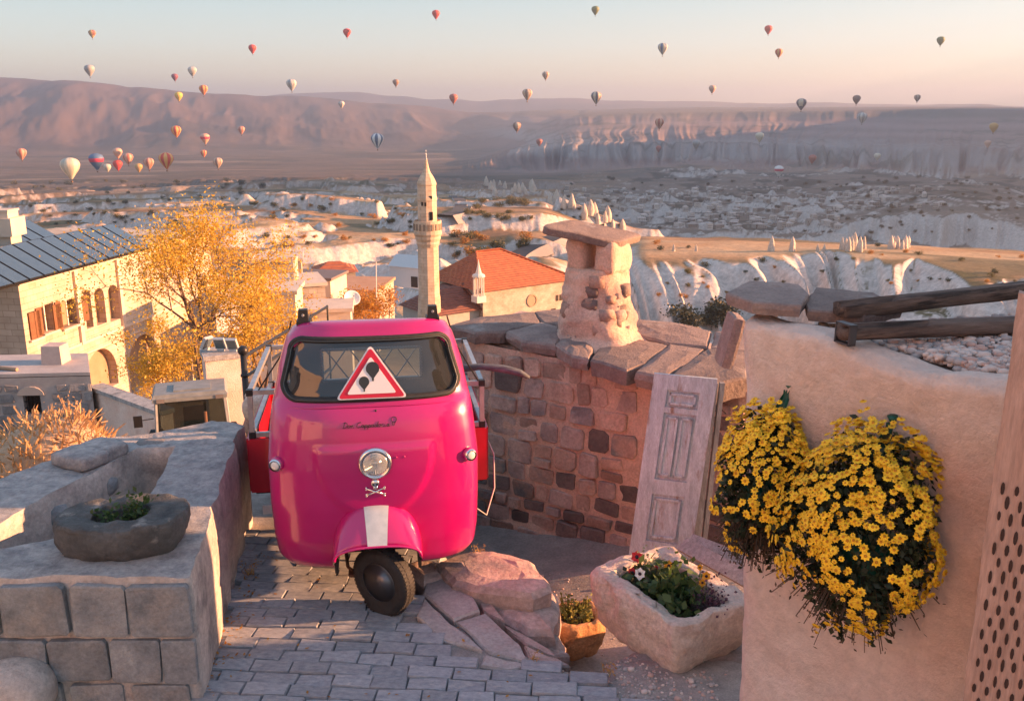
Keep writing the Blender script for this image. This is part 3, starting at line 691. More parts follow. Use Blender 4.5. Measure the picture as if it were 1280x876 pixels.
def chimney():
    base = roof_pt(745, 418)
    sc_ = 1 / ppm(base)
    root = empty('chimney', base + np.array([0, 0, -0.02]), 0, 'rough stone and mortar chimney under a tilted cap slab on the wall roof', 'chimney')
    e = rw_n; right = np.array([-e[1], e[0], 0]) * 1.0
    if right[0] < 0: right = -right
    right = right / np.linalg.norm(right); into = -np.array([e[0], e[1], 0]) / np.linalg.norm(e[:2])
    H = 0.98
    # lumpy tapered body, rings
    nz_, na = 30, 44
    t = np.linspace(0, 1, nz_ + 1)[:, None]; w = 2 * math.pi * np.arange(na)[None] / na; c, s_ = np.cos(w), np.sin(w); ee = 1 / (np.abs(c) ** 3.2 + np.abs(s_) ** 3.2) ** (1 / 3.2)
    foot = np.maximum(0, 0.12 - t) / 0.12; hw = 0.40 - 0.15 * t ** 0.7 + 0.12 * foot; hd = 0.33 - 0.10 * t + 0.10 * foot
    p_ = np.multiply.outer(c * ee * hw, right) + np.multiply.outer(s_ * ee * hd, into) + np.multiply.outer(-0.04 + 0.70 * t + 0 * w, (0, 0, 1.0))
    n_ = np.multiply.outer(c + 0 * t, right) + np.multiply.outer(s_ + 0 * t, into)
    d = 0.075 * fbm(p_[..., 0] * 5 + 3, p_[..., 1] * 5, p_[..., 2] * 5, 4, 404) + 0.02 * fbm(p_[..., 0] * 14, p_[..., 1] * 14, p_[..., 2] * 14, 3, 405)
    v = (p_ + n_ * d[..., None]).reshape(-1, 3)
    f = [tuple(reversed(q)) for q in grid_faces(nz_ + 1, na, True)]; f = [tuple(reversed(q)) for q in f]
    f.append(tuple(nz_ * na + k for k in range(na)))
    mesh('body', v, f, m_pmort, root, local=True, smooth=True)
    # two pillars that carry the cap
    for sx_, w_, h_ in ((-0.14, 0.20, 0.34), (0.155, 0.21, 0.32)):
        pv, pf = rock((w_, 0.42, h_), 31 + int(sx_ * 100), 7, 0.16, 2.2, 5)
        pv = right * pv[:, :1] + into * pv[:, 1:2] + np.array([0, 0, 1.0]) * pv[:, 2:]
        mesh('pillar', pv + right * sx_ + np.array([0, 0, 0.78]), pf, m_pmort, root, local=True, smooth=True)
    r = random.Random(12)
    for k in range(36):                                               # embedded stones
        w = r.uniform(-math.pi, 0.45) if k < 34 else r.uniform(-0.5, 0.5)
        t = r.uniform(0.03, 0.80); hw = 0.40 - 0.15 * t ** 0.7; hd = 0.33 - 0.10 * t
        c, s_ = math.cos(w), math.sin(w); ee = 1 / (abs(c) ** 3.2 + abs(s_) ** 3.2) ** (1 / 3.2)
        p_ = right * (c * ee * hw * 0.84) + into * (s_ * ee * hd * 0.84) + np.array([0, 0, t * 0.72])
        sz = r.uniform(0.09, 0.17); pv, pf = rock((sz, sz * r.uniform(0.6, 0.9), sz * r.uniform(0.6, 0.95)), 500 + k, 2, 0.26, 1.6, 6)
        ang = math.atan2((right * c + into * s_)[1], (right * c + into * s_)[0]); R_ = np.array(Matrix.Rotation(ang + math.pi / 2, 3, 'Z'))
        mesh('stone', pv @ R_.T + p_, pf, r.choice([m_pstone, m_pstone, m_pstone2, m_pstone2, m_step]), root, local=True, smooth=True)
    # cap slab, tilted down to the right
    L_ = P(690, 283, Y=base[1] - 0.05); R2 = P(786, 303, Y=base[1] - 0.05)
    ax = (R2 - L_); ln = np.linalg.norm(ax); ax /= ln
    up = np.cross(ax, into); up = up if up[2] > 0 else -up
    pv, pf = rock((ln, 0.62, 0.10), 88, 10, 0.16, 2.4, 7)
    pv = ax * pv[:, :1] + into * pv[:, 1:2] + up * pv[:, 2:]
    mesh('cap_slab', pv + (L_ + R2) / 2 + into * 0.05, pf, m_slab, root, smooth=False)
chimney()

def old_door():
    m1 = mat('peeling_white_paint', (0.38, 0.44, 0.49), (0.60, 0.67, 0.73), 9, 0.75, 0.5, 40, c3=(0.30, 0.21, 0.17), s3=5, t3=(0.58, 0.70), streak=(3.0, 3.0, 0.5), bdist=0.006)
    yb = 6.78
    tl, tr, bl, br = P(818, 466, Y=yb + 0.10), P(886, 478, Y=yb + 0.0), P(786, 694, Y=yb - 0.05), P(862, 704, Y=yb - 0.15)
    root = empty('old_door', (bl + br) / 2, 0, 'weathered panelled wooden door leaf with peeling pale paint leaning on the rubble wall', 'door')
    ex = (br - bl); w = np.linalg.norm(ex); ex /= w; ez = (tl - bl); h = np.linalg.norm(ez); ez = ez / h
    ez = ez - ex * 0.0; ny = np.cross(ex, ez); ny /= np.linalg.norm(ny)
    ny = ny if ny[1] < 0 else -ny                                     # towards the viewer
    def slabbox(b, s0, s1, t0, t1, d0, d1):
        q = []
        for d in (d0, d1):
            for s, t in ((s0, t0), (s1, t0), (s1, t1), (s0, t1)): q.append(bl + ex * s * w + ez * t * h + ny * d)
        b.add(q, [(3, 2, 1, 0), (4, 5, 6, 7), (0, 1, 5, 4), (1, 2, 6, 5), (2, 3, 7, 6), (3, 0, 4, 7)])
    for nme, a in (('board', (0, 1, 0, 1, -0.02, 0.0)), ('stile', (0, 0.24, 0, 1, 0.0, 0.022)), ('stile', (0.76, 1.0, 0, 1, 0.0, 0.022)),
                   ('rail', (0.24, 0.76, 0.0, 0.10, 0.0, 0.020)), ('rail', (0.24, 0.76, 0.36, 0.44, 0.0, 0.020)), ('rail', (0.24, 0.76, 0.80, 0.83, 0.0, 0.020)), ('rail', (0.24, 0.76, 0.92, 1.0, 0.0, 0.020))):
        b = MB(); slabbox(b, *a); b.ob(nme, m1, root)
    for s0, s1, t0, t1 in ((0.29, 0.48, 0.46, 0.78), (0.52, 0.71, 0.46, 0.78), (0.29, 0.71, 0.845, 0.905), (0.29, 0.71, 0.12, 0.34)):
        b = MB(); slabbox(b, s0, s1, t0, t1, 0.0, 0.010); o = b.ob('panel', m1, root)
        b = MB()
        for q in ((s0, s1, t0, t0 + 0.012), (s0, s1, t1 - 0.012, t1), (s0, s0 + 0.035, t0, t1), (s1 - 0.035, s1, t0, t1)): slabbox(b, q[0], q[1], q[2], q[3], 0.010, 0.024)
        mesh('moulding', b.v, b.f, m1, o)
    # the grey frame post standing beside it
    m2 = mat('grey_wood', (0.22, 0.20, 0.20), (0.40, 0.37, 0.36), 8, 0.8, 0.5, 30, streak=(4, 4, 0.4), bdist=0.008)
    p0, p1 = P(868, 702, Y=6.72), P(893, 478, Y=6.92)
    b = MB(); d = (p1 - p0) / np.linalg.norm(p1 - p0)
    for off, ww in ((0.0, 0.05), (0.06, 0.035)): b.box((p0 + p1) / 2 + np.array([off, 0.0, 0]), (ww, 0.05, np.linalg.norm(p1 - p0)), axes=(np.array([1, 0, 0]), np.array([0, 1, 0]), d))
    tag(b.ob('door_post', m2), 'narrow grey wooden frame post leaning beside the old door leaf', 'wooden post')
    # grey boards lying behind the trough
    for k, (a, c_, z) in enumerate((((872, 690), (934, 724), 0.12), ((884, 684), (940, 706), 0.05))):
        q0, q1 = P(*a, z=z), P(*c_, z=z)
        b = MB(); d = (q1 - q0); ln = np.linalg.norm(d); d /= ln; n_ = np.array([-d[1], d[0], 0])
        b.box((q0 + q1) / 2, (ln + 0.3, 0.11, 0.03), axes=(d, n_ * 0.8 + np.array([0, 0, 0.6]), np.cross(d, n_ * 0.8 + np.array([0, 0, 0.6]))))
        tag(b.ob('loose_board', m2), 'weathered grey board lying behind the stone trough, ' + ('the lower one' if k == 0 else 'the one towards the rubble wall'), 'board')
old_door()

# ---------------------------------------------------------------- plaster terrace on the right
PW_A = np.array([1.175, 4.20, 0.0]); PW_Z = 2.17
PW_B = P(1320, 480, z=PW_Z - 0.03); PW_B[2] = 0
def terrace():
    fr, L, nrm = wall_frame(PW_A, PW_B)                               # normal towards the street
    root = empty('plaster_terrace', (PW_A[0] + 0.8, PW_A[1] - 0.3, -0.1), 0, 'pink rough plastered terrace wall with gravel top and hanging chrysanthemums', 'wall')
    LL = L + 2.6
    nrm = np.array(nrm)
    # one rounded lumpy skin: face, rounded top edge, corner return
    ns = int(LL / 0.035); S = np.linspace(0, LL, ns + 1)[:, None]
    h = PW_Z + 0.02 - 0.07 * sstep(0.35, 0.75, S) + 0.03 * fbm(S * 3, 0.3 + 0 * S, None, 3, 6) - 0.03 * np.exp(-((S - 0.9) / 0.25) ** 2)
    an = np.linspace(0.2, math.pi / 2, 8)[None]
    T = np.concatenate([-0.9 + (h - 0.06 + 0.9) * np.linspace(0, 1, 62)[None], h - 0.06 + 0.06 * np.sin(an), h + np.zeros((1, 3)), h - 0.06, h - 0.2], 1)
    D = np.concatenate([np.zeros((1, 62)), -0.08 + 0.08 * np.cos(an), np.array([[-0.11, -0.14, -0.17, -0.22, -0.24]])], 1) + 0 * S
    S2 = S + 0 * T; rowsn = T.shape[1]; p = fr(S2, T, 0 * T)
    dd = 0.05 * fbm(p[..., 0] * 2.2, p[..., 1] * 2.2, T * 2.2 + 0.1, 3, 61) + 0.02 * fbm(p[..., 0] * 9, p[..., 1] * 9, T * 9, 4, 62) + 0.05 * sstep(0.45, 0.0, T)
    dd = dd - np.where(S2 < 0.12, (1 - np.sqrt(np.maximum(0, 1 - ((0.12 - S2) / 0.12) ** 2))) * 0.12, 0)
    S2[0] += 0.02 * fbm(T[0] * 3, 0 * T[0], None, 3, 63)
    T = T + np.where(D < -0.03, 0.02 * fbm(S2 * 6, D * 9, None, 2, 64), 0)
    v = fr(S2, T, D + dd).reshape(-1, 3)
    f = [tuple(reversed(q)) for q in grid_faces(ns + 1, rowsn)]
    def batter(o):                                                    # the wall leans out towards the street as it rises
        co = np.empty(len(o.data.vertices) * 3); o.data.vertices.foreach_get('co', co); co = co.reshape(-1, 3); co[:, 0] -= 0.058 * np.maximum(co[:, 2] - 0.1, 0); o.data.vertices.foreach_set('co', co.ravel()); o.data.update()
    batter(mesh('plaster_face', v, f, m_plaster, root, smooth=True))
    # far side of the terrace
    C = PW_A + np.array([3.0, 0.55, 0]); fr2, L2, n2 = wall_frame(PW_A + nrm * -0.10 + np.array([0.0, 0, 0]), C, flip=True)
    batter(mortar_sheet('far_face', fr2, L2, lambda s: (-0.9, PW_Z - 0.06), m_plaster, root, 0.1, 0.03, 8))
    # gravel floor bed and the pebbles on it
    b = MB(); z = PW_Z - 0.10
    b.add([tuple(fr(0.05, 0, -0.04)[:2]) + (z,), tuple(fr(LL, 0, -0.12)[:2]) + (z,), (7, 2.0, z), (7, 4.95, z), tuple(C[:2]) + (z,)], [(0, 1, 2, 3, 4)])
    b.ob('gravel_bed', mat('gravel_bed', (0.40, 0.31, 0.28), (0.52, 0.42, 0.38), 30, 0.95, 0.9, 90), root)
    r = random.Random(5); g = MB(); n_ = 0
    shapes = [rock((1, 0.8, 0.6), 700 + k, 2, 0.25, 1.5, 3) for k in range(8)]
    while n_ < 3600:
        x, y = r.uniform(1.15, 4.4), r.uniform(2.6, 5.0)
        d = (np.array([x, y, 0]) - PW_A) @ nrm; bz = PW_A[1] + (C - PW_A)[1] / 3.0 * (x - PW_A[0])
        if d > -0.12 or y > bz - 0.05: continue
        u_, v_ = proj((x, y, PW_Z));
        if u_ > 1420: continue
        n_ += 1; sv, sf = r.choice(shapes); sz = r.uniform(0.022, 0.05) * (1.25 if r.random() < 0.1 else 1)
        R_ = np.array(Matrix.Rotation(r.uniform(0, 6.28), 3, 'Z')); g.mi = r.choice([0, 0, 1, 2])
        g.add((sv * sz) @ R_.T + np.array([x, y, z + 0.012 + r.uniform(0, 0.035) + 0.035 * max(0, (y - 3.6))]), sf)
    mp = [mat('pebble_pale', (0.62, 0.52, 0.47), vary=0, rough=0.9), mat('pebble_pink', (0.50, 0.34, 0.29), rough=0.9), mat('pebble_grey', (0.40, 0.36, 0.35), rough=0.9)]
    o = g.ob('gravel', mats=mp, parent=root, smooth=True); o['kind'] = 'stuff'
    # slabs along the far edge
    for k, px in enumerate(([(908, 366), (935, 352), (1000, 356), (1012, 368), (1002, 382), (940, 378)], [(1006, 380), (1020, 360), (1092, 366), (1130, 384), (1080, 392), (1010, 388)])):
        slab('edge_slab', [P(u, v, z=PW_Z + 0.09 - 0.03 * k) for u, v in px], 0.055, m_slab, root, 0.05, 0.012, 0.008, 320 + k)
    return fr, L, nrm
tw_fr, tw_L, tw_n = terrace()

def beams():
    mw = mat('old_dark_beam', (0.085, 0.055, 0.045), (0.21, 0.145, 0.115), 9, 0.85, 0.9, 22, c3=(0.035, 0.024, 0.02), s3=7, t3=(0.54, 0.64), streak=(0.35, 3.2, 3.2), bdist=0.02)
    def beam(p0, p1, w, h, seed, label):
        d = p1 - p0; ln = np.linalg.norm(d); d = d / ln; side = np.array([-d[1], d[0], 0]); side /= np.linalg.norm(side); up = np.cross(d, side); up = up if up[2] > 0 else -up
        nseg = 50; s = np.linspace(0, ln, nseg + 1)[:, None]; k = np.arange(16)[None]; a = 2 * math.pi * (k + 0.5) / 16; c, s_ = np.cos(a), np.sin(a); e = 1 / (c ** 4 + s_ ** 4) ** 0.25
        o_ = 0.010 * fbm(s * 1.3 + 0 * a, k * 0.9 + seed + 0 * s, None, 3, seed) - 0.022 * ((k == 4) | (k == 5)) * (np.sin(s * 2.1 + seed) > -0.5)
        v = (p0 + np.multiply.outer(s + 0 * a, d) + np.multiply.outer(c * (e * w / 2 + o_), side) + np.multiply.outer(s_ * (e * h / 2 + o_) + 0.02 * np.sin(s * 1.1 + seed), up)).reshape(-1, 3)
        f = [tuple(reversed(q)) for q in grid_faces(nseg + 1, 16, True)] + [tuple(range(16)), tuple(nseg * 16 + 15 - k for k in range(16))]
        root = empty('roof_beam', p0, math.atan2(d[1], d[0]), label, 'wooden beam', 'beams on the terrace')
        mesh('timber', v, f, mw, root, smooth=True)
        return root, d, side, up
    p0 = P(1050, 388, Y=4.0); p1 = P(1300, 354, Y=4.55); p1 = p0 + (p1 - p0) * 1.25
    beam(p0, p1, 0.085, 0.07, 3, 'old dark timber beam on the gravel, the one farther from the flowers')
    p0 = P(1052, 417, Y=3.76); p1 = P(1262, 404, Y=4.05); p1 = p0 + (p1 - p0) * 1.4
    rt, d, side, up = beam(p0, p1, 0.075, 0.068, 9, 'old dark timber beam with metal end band just above the chrysanthemums')
    b = MB()
    c = p0 + d * 0.02
    for a, s_, z_ in ((side * 0.044, 0.008, 0.086), (-side * 0.044, 0.008, 0.086)): b.box(c + a, (0.035, s_, z_), axes=(d, side, up))
    for a in (up * 0.041, -up * 0.041): b.box(c + a, (0.035, 0.096, 0.008), axes=(d, side, up))
    mesh('end_band', b.v, b.f, mat('dull_iron', (0.10, 0.095, 0.10), rough=0.5, metallic=0.8), rt)
    # perforated threshing board standing against the wall
    mb = mat('threshing_wood', (0.36, 0.215, 0.165), (0.50, 0.325, 0.26), 5, 0.8, 0.6, 24, c3=(0.26, 0.15, 0.11), s3=3.0, t3=(0.56, 0.70), streak=(2.2, 2.2, 0.22), bdist=0.01)
    e = (PW_B - PW_A); e /= np.linalg.norm(e)
    pl = P(1202, 876, Y=3.06); base = np.array([pl[0], pl[1], -0.25])
    right = np.array([0.86, -0.51, 0]); nrm = np.array([-0.51, -0.86, 0])
    root = empty('threshing_board', base, 0, 'tall worn wooden threshing board studded with rows of slots against the plaster wall', 'threshing board')
    zt = P(1262, 372, Y=3.06)[2]; Wd = 0.56
    def fz(s, z): return 0.012 * fbm(s * 5, z * 0.9, None, 3, 13) + (0.05 * np.maximum(0, (z - (zt - 0.5)) / 0.5) ** 2)
    ns, nz_ = 14, 80
    S, Z = np.meshgrid(np.linspace(0, Wd, ns + 1), np.linspace(base[2], zt, nz_ + 1), indexing='ij'); S2 = S.copy(); S2[0] += 0.012 * fbm(Z[0] * 3, 5.5 + 0 * Z[0], None, 3, 14)
    q = base + np.multiply.outer(S2, right) - np.multiply.outer(fz(S, Z), nrm); q[..., 2] = Z; q[:, -1, 2] += 0.03 * fbm(S[:, -1] * 8, 2.2 + 0 * S[:, -1], None, 2, 19)
    v = q.reshape(-1, 3).tolist()
    n0 = len(v); back = [(np.array(p_) - nrm * 0.055) for p_ in v]; vv = v + [tuple(p_) for p_ in back]
    g = grid_faces(ns + 1, nz_ + 1); f = [tuple(q) for q in g] + [tuple(n0 + k for k in reversed(q)) for q in g]
    edge = [i * (nz_ + 1) + nz_ for i in range(ns + 1)]; f += [(edge[i], n0 + edge[i], n0 + edge[i + 1], edge[i + 1]) for i in range(ns)]
    f += [(j, n0 + j, n0 + j + 1, j + 1) for j in range(nz_)]; off = ns * (nz_ + 1); f += [(off + j + 1, n0 + off + j + 1, n0 + off + j, off + j) for j in range(nz_)]
    mesh('plank', vv, [tuple(reversed(q)) for q in f], mb, root)
    # slots: shallow dark cups laid on the plank face
    ms = mat('slot_dark', (0.05, 0.028, 0.022), rough=0.95); r = random.Random(8)
    z = P(1215, 606, Y=3.06)[2]; rows = 0
    cup = MB(); w, h, d = 0.0068, 0.025, 0.012
    ring = [(math.cos(a) * w, math.sin(a) * h) for a in np.linspace(0, 2 * math.pi, 9)[:-1]]
    v = [right * a + np.array([0, 0, b]) + nrm * 0.004 for a, b in ring] + [right * a * 0.6 + np.array([0, 0, b * 0.7 - 0.006]) + nrm * 0.0015 for a, b in ring]
    cf = [(k, (k + 1) % 8, 8 + (k + 1) % 8, 8 + k) for k in range(8)] + [tuple(8 + k for k in range(8))]
    # lip chip above each slot, in the wood colour
    src = mesh('slot', v, cf, ms, root, local=True); src.location = (0, 0, -9); first = True
    while z > 0.25:
        k = 0
        s = 0.035 + (0.02 if rows % 2 else 0)
        while s < Wd - 0.02:
            q = right * s + np.array([0, 0, z - base[2] + r.uniform(-.008, .008)]) - nrm * fz(s, z)
            if first: src.location = q; first = False
            else: share('slot', src, root, q, (0, 0, 0), (r.uniform(.8, 1.2), 1, r.uniform(.75, 1.15)))
            s += 0.041 + r.uniform(-.004, .004)
        z -= 0.058; rows += 1
    b = MB(); kn = right * 0.10 + np.array([0, 0, zt - base[2] - 0.34]) + nrm * 0.002 - nrm * fz(0.1, zt - 0.34)
    b.lathe(kn, [(0.020, 0.0), (0.016, 0.004), (0.006, 0.002)], 14, tuple(nrm)); mesh('knot', b.v, b.f, ms, root, local=True)
beams()
# ---------------------------------------------------------------- old stone basin wall on the left
BZ = 0.76
def basin():
    pz = lambda u, v, z=BZ: P(u, v, z=z)
    root = empty('stone_basin_wall', pz(150, 722, 0.05), 0, 'low grey stone basin wall with mortar cap beside the pink three-wheeler', 'wall')
    # cap outline (upper surface) and the sunken basin
    outer = [pz(-190, 722), pz(-60, 722), pz(100, 722), pz(236, 722), pz(252, 680), pz(268, 628), pz(283, 580), pz(296, 546), pz(304, 529), pz(262, 528), pz(228, 536), pz(196, 541), pz(150, 546), pz(108, 556), pz(40, 584), pz(-40, 612), pz(-190, 650)]
    inner = [pz(168, 640), pz(192, 624), pz(214, 578), pz(220, 558), pz(170, 561), pz(112, 592), pz(36, 628), pz(-30, 662), pz(-190, 700), pz(-190, 718), pz(-30, 690), pz(60, 672)]
    inner = [pz(172, 634), pz(190, 612), pz(208, 580), pz(218, 558), pz(172, 560), pz(110, 592), pz(40, 632), pz(-40, 672), pz(-40, 694), pz(60, 672), pz(130, 650)]
    def inside(p_, poly):
        x, y = p_[0], p_[1]; c = False; n = len(poly)
        for i in range(n):
            a, b = poly[i], poly[(i + 1) % n]
            if (a[1] > y) != (b[1] > y) and x < (b[0] - a[0]) * (y - a[1]) / (b[1] - a[1]) + a[0]: c = not c
        return c
    # cap as a fine bmesh fill between the two outlines
    bm = bmesh.new()
    ro, ri = resample(outer, 0.07), resample(inner, 0.07)
    def noisy(p_, s): return p_ + np.array([fbm(p_[0] * 5, p_[1] * 5, None, 3, s), fbm(p_[0] * 5 + 9, p_[1] * 5, None, 3, s), 0]) * 0.025
    ro = np.array([noisy(p_, 5) for p_ in ro]); ri = np.array([noisy(p_, 6) for p_ in ri])
    loops = []
    for rr_ in (ro, ri):
        vs = [bm.verts.new(p_) for p_ in rr_]; loops.append(vs)
        for i in range(len(vs)): bm.edges.new((vs[i], vs[(i + 1) % len(vs)]))
    bmesh.ops.triangle_fill(bm, use_beauty=True, edges=bm.edges[:])
    for _ in range(3):
        bmesh.ops.subdivide_edges(bm, edges=[e for e in bm.edges if e.calc_length() > 0.085], cuts=1); bmesh.ops.triangulate(bm, faces=bm.faces[:])
    co = np.array([tuple(q.co) for q in bm.verts]); dz_ = 0.022 * fbm(co[:, 0] * 3, co[:, 1] * 3, None, 4, 8) + 0.010 * fbm(co[:, 0] * 14, co[:, 1] * 14, None, 3, 9)
    for v_, q in zip(bm.verts, dz_): v_.co.z += q
    for fc in bm.faces:
        if fc.normal.z < 0: fc.normal_flip()
    v = [tuple(q.co) for q in bm.verts]; bm.verts.index_update(); f = [[q.index for q in fc.verts] for fc in bm.faces]; bm.free()
    mesh('mortar_cap', v, f, m_cap, root, smooth=True)
    # side skins hanging from the two outlines
    def skirt(name, ring, z0, m, parent, outward, amp, rows=12, flare=0.0):
        n = len(ring); x, y = ring[:, 0], ring[:, 1]; zt = ring[:, 2] + 0.022 * fbm(x * 3, y * 3, None, 4, 8) + 0.010 * fbm(x * 14, y * 14, None, 3, 9)
        tg = np.roll(ring, -1, 0) - np.roll(ring, 1, 0); nn = np.stack([tg[:, 1], -tg[:, 0], 0 * x], 1); nn /= np.linalg.norm(nn, axis=1)[:, None] + 1e-9
        t = np.linspace(0, 1, rows + 1)[:, None]; d = amp * fbm(x * 6 + 0 * t, y * 6 + 0 * t, t * 5 + 0.3 + 0 * x, 4, 12) + 0.018 * np.sin(np.minimum(1, t * 9) * math.pi / 2) + flare * t * t; d[0] = 0
        q = ring[None] + nn[None] * d[..., None] * outward; q[..., 2] = zt + (z0 - zt) * t; v = q.reshape(-1, 3)
        f = [(j * n + i, (j + 1) * n + i, (j + 1) * n + (i + 1) % n, j * n + (i + 1) % n) for j in range(rows) for i in range(n)]
        return mesh(name, v, f, m, parent, smooth=True)
    ar = sum(ro[i, 0] * ro[(i + 1) % len(ro), 1] - ro[(i + 1) % len(ro), 0] * ro[i, 1] for i in range(len(ro)))
    skirt('outer_face', ro, -1.6, m_lime, root, 1 if ar > 0 else -1, 0.010, 40, 0.0)
    ai = sum(ri[i, 0] * ri[(i + 1) % len(ri), 1] - ri[(i + 1) % len(ri), 0] * ri[i, 1] for i in range(len(ri)))
    skirt('basin_face', ri, BZ - 0.55, m_lime, root, -1 if ai > 0 else 1, 0.03, 12)
    b = MB(); b.add([(q[0], q[1], BZ - 0.5) for q in ri], [tuple(range(len(ri)))]); b.ob('basin_floor', m_bed, root)
    # stones in the near face, two courses as in the photo
    a, c = pz(-190, 722), pz(236, 722); fr, L, nrm = wall_frame((a[0], a[1], 0), (c[0], c[1], 0))
    def st(u): q = pz(u, 724); return (q - a) @ ((c - a) / np.linalg.norm(c - a))
    zv = lambda v_: 3.1 - a[1] * math.tan(PITCH + math.atan((v_ - 438) / F_PX))
    rows = [(728, 793, [(-180, -92), (-90, -6), (-4, 80), (86, 156), (157, 236)]), (795, 849, [(-190, -106), (-103, -27), (-24, 47), (49, 126), (127, 192), (193, 237)]), (851, 890, [(-170, -100), (-90, -10), (0, 60), (70, 140), (150, 226)])]
    k = 0; r = random.Random(2)
    for v0, v1, spans in rows:
        for u0, u1 in spans:
            k += 1; f2 = lambda s, t, d=0.0: fr(s, t, d + 0.030)
            stone_patch('stone', f2, st(u0), st(u1), zv(v1) + r.uniform(-.01, .01), zv(v0), r.uniform(0.006, 0.014), m_grey, root, 1200 + k, 8, 0.35)
    # a few exposed stones: inside the basin, on the long side towards the three-wheeler and on the left arm
    for k, (u, v_, s_, z) in enumerate(((196, 566, 0.34, BZ - 0.10), (122, 606, 0.26, BZ - 0.16), (60, 644, 0.24, BZ - 0.16), (92, 622, 0.2, BZ - 0.2), (20, 660, 0.26, BZ - 0.18))):
        rv, rf = rock((s_, s_ * 0.7, s_ * 0.6), 140 + k, 3, 0.15, 2, 4); mesh('stone', rv + pz(u, v_, z), rf, m_pstone if k == 0 else m_grey, root, smooth=True)
    # loose flat blocks on the left arm
    for k, (u, v_, w) in enumerate(((100, 572, 0.34), (128, 562, 0.30))):
        rv, rf = rock((w, 0.24, 0.10), 160 + k, 5, 0.12, 2, 7); c_ = pz(u, v_, BZ + 0.04); R_ = np.array(Matrix.Rotation(-0.5, 3, 'Z'))
        tag(mesh('loose_block', rv @ R_.T + c_, rf, m_cap, smooth=True), 'flat loose stone block lying on the basin wall, ' + ('the larger one' if k == 0 else 'the smaller one by the road'), 'stone block')
    # round boulder at the wall foot
    rv, rf = rock((0.40, 0.36, 0.33), 171, 10, 0.05, 1.5, 2.4); c_ = P(22, 862, z=0.16)
    tag(mesh('boulder', rv + np.array([c_[0], c_[1] - 0.03, 0.17]), rf, m_lime, smooth=True), 'round pale boulder on the paving at the foot of the basin wall', 'boulder')
basin()

# ---------------------------------------------------------------- plants
def leaf_cloud(b, pts, size, r, asp=0.55, flat=0.0):
    """small pointed leaves (two-triangle rhombs) at PTS"""
    p_ = np.asarray(pts, float).reshape(-1, 3); n = len(p_)
    if not n: return
    g = np.random.default_rng(r.randrange(1 << 30))
    d = g.normal(size=(n, 3)) * (1, 1, 1 - flat) + (0, 0, 0.15); d /= np.linalg.norm(d, axis=1)[:, None]
    e = np.cross(d, g.normal(size=(n, 3))); e /= np.linalg.norm(e, axis=1)[:, None] + 1e-9
    s = size * g.uniform(0.6, 1.35, (n, 1))
    v = np.stack([p_, p_ + d * s * 0.5 + e * s * asp * 0.5, p_ + d * s, p_ + d * s * 0.5 - e * s * asp * 0.5], 1).reshape(-1, 3)
    k = len(b.v); b.v.extend(v.tolist()); b.f.extend((np.arange(4 * n).reshape(n, 4) + k).tolist()); b.fm.extend([b.mi] * n)
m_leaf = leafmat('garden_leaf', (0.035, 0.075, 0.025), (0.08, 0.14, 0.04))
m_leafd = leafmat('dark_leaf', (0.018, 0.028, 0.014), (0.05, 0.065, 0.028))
m_soil = mat('potting_soil', (0.035, 0.026, 0.022), (0.075, 0.055, 0.045), 30, 0.95, 0.9, 80)
m_stem = mat('plant_stem', (0.10, 0.11, 0.05), rough=0.8)

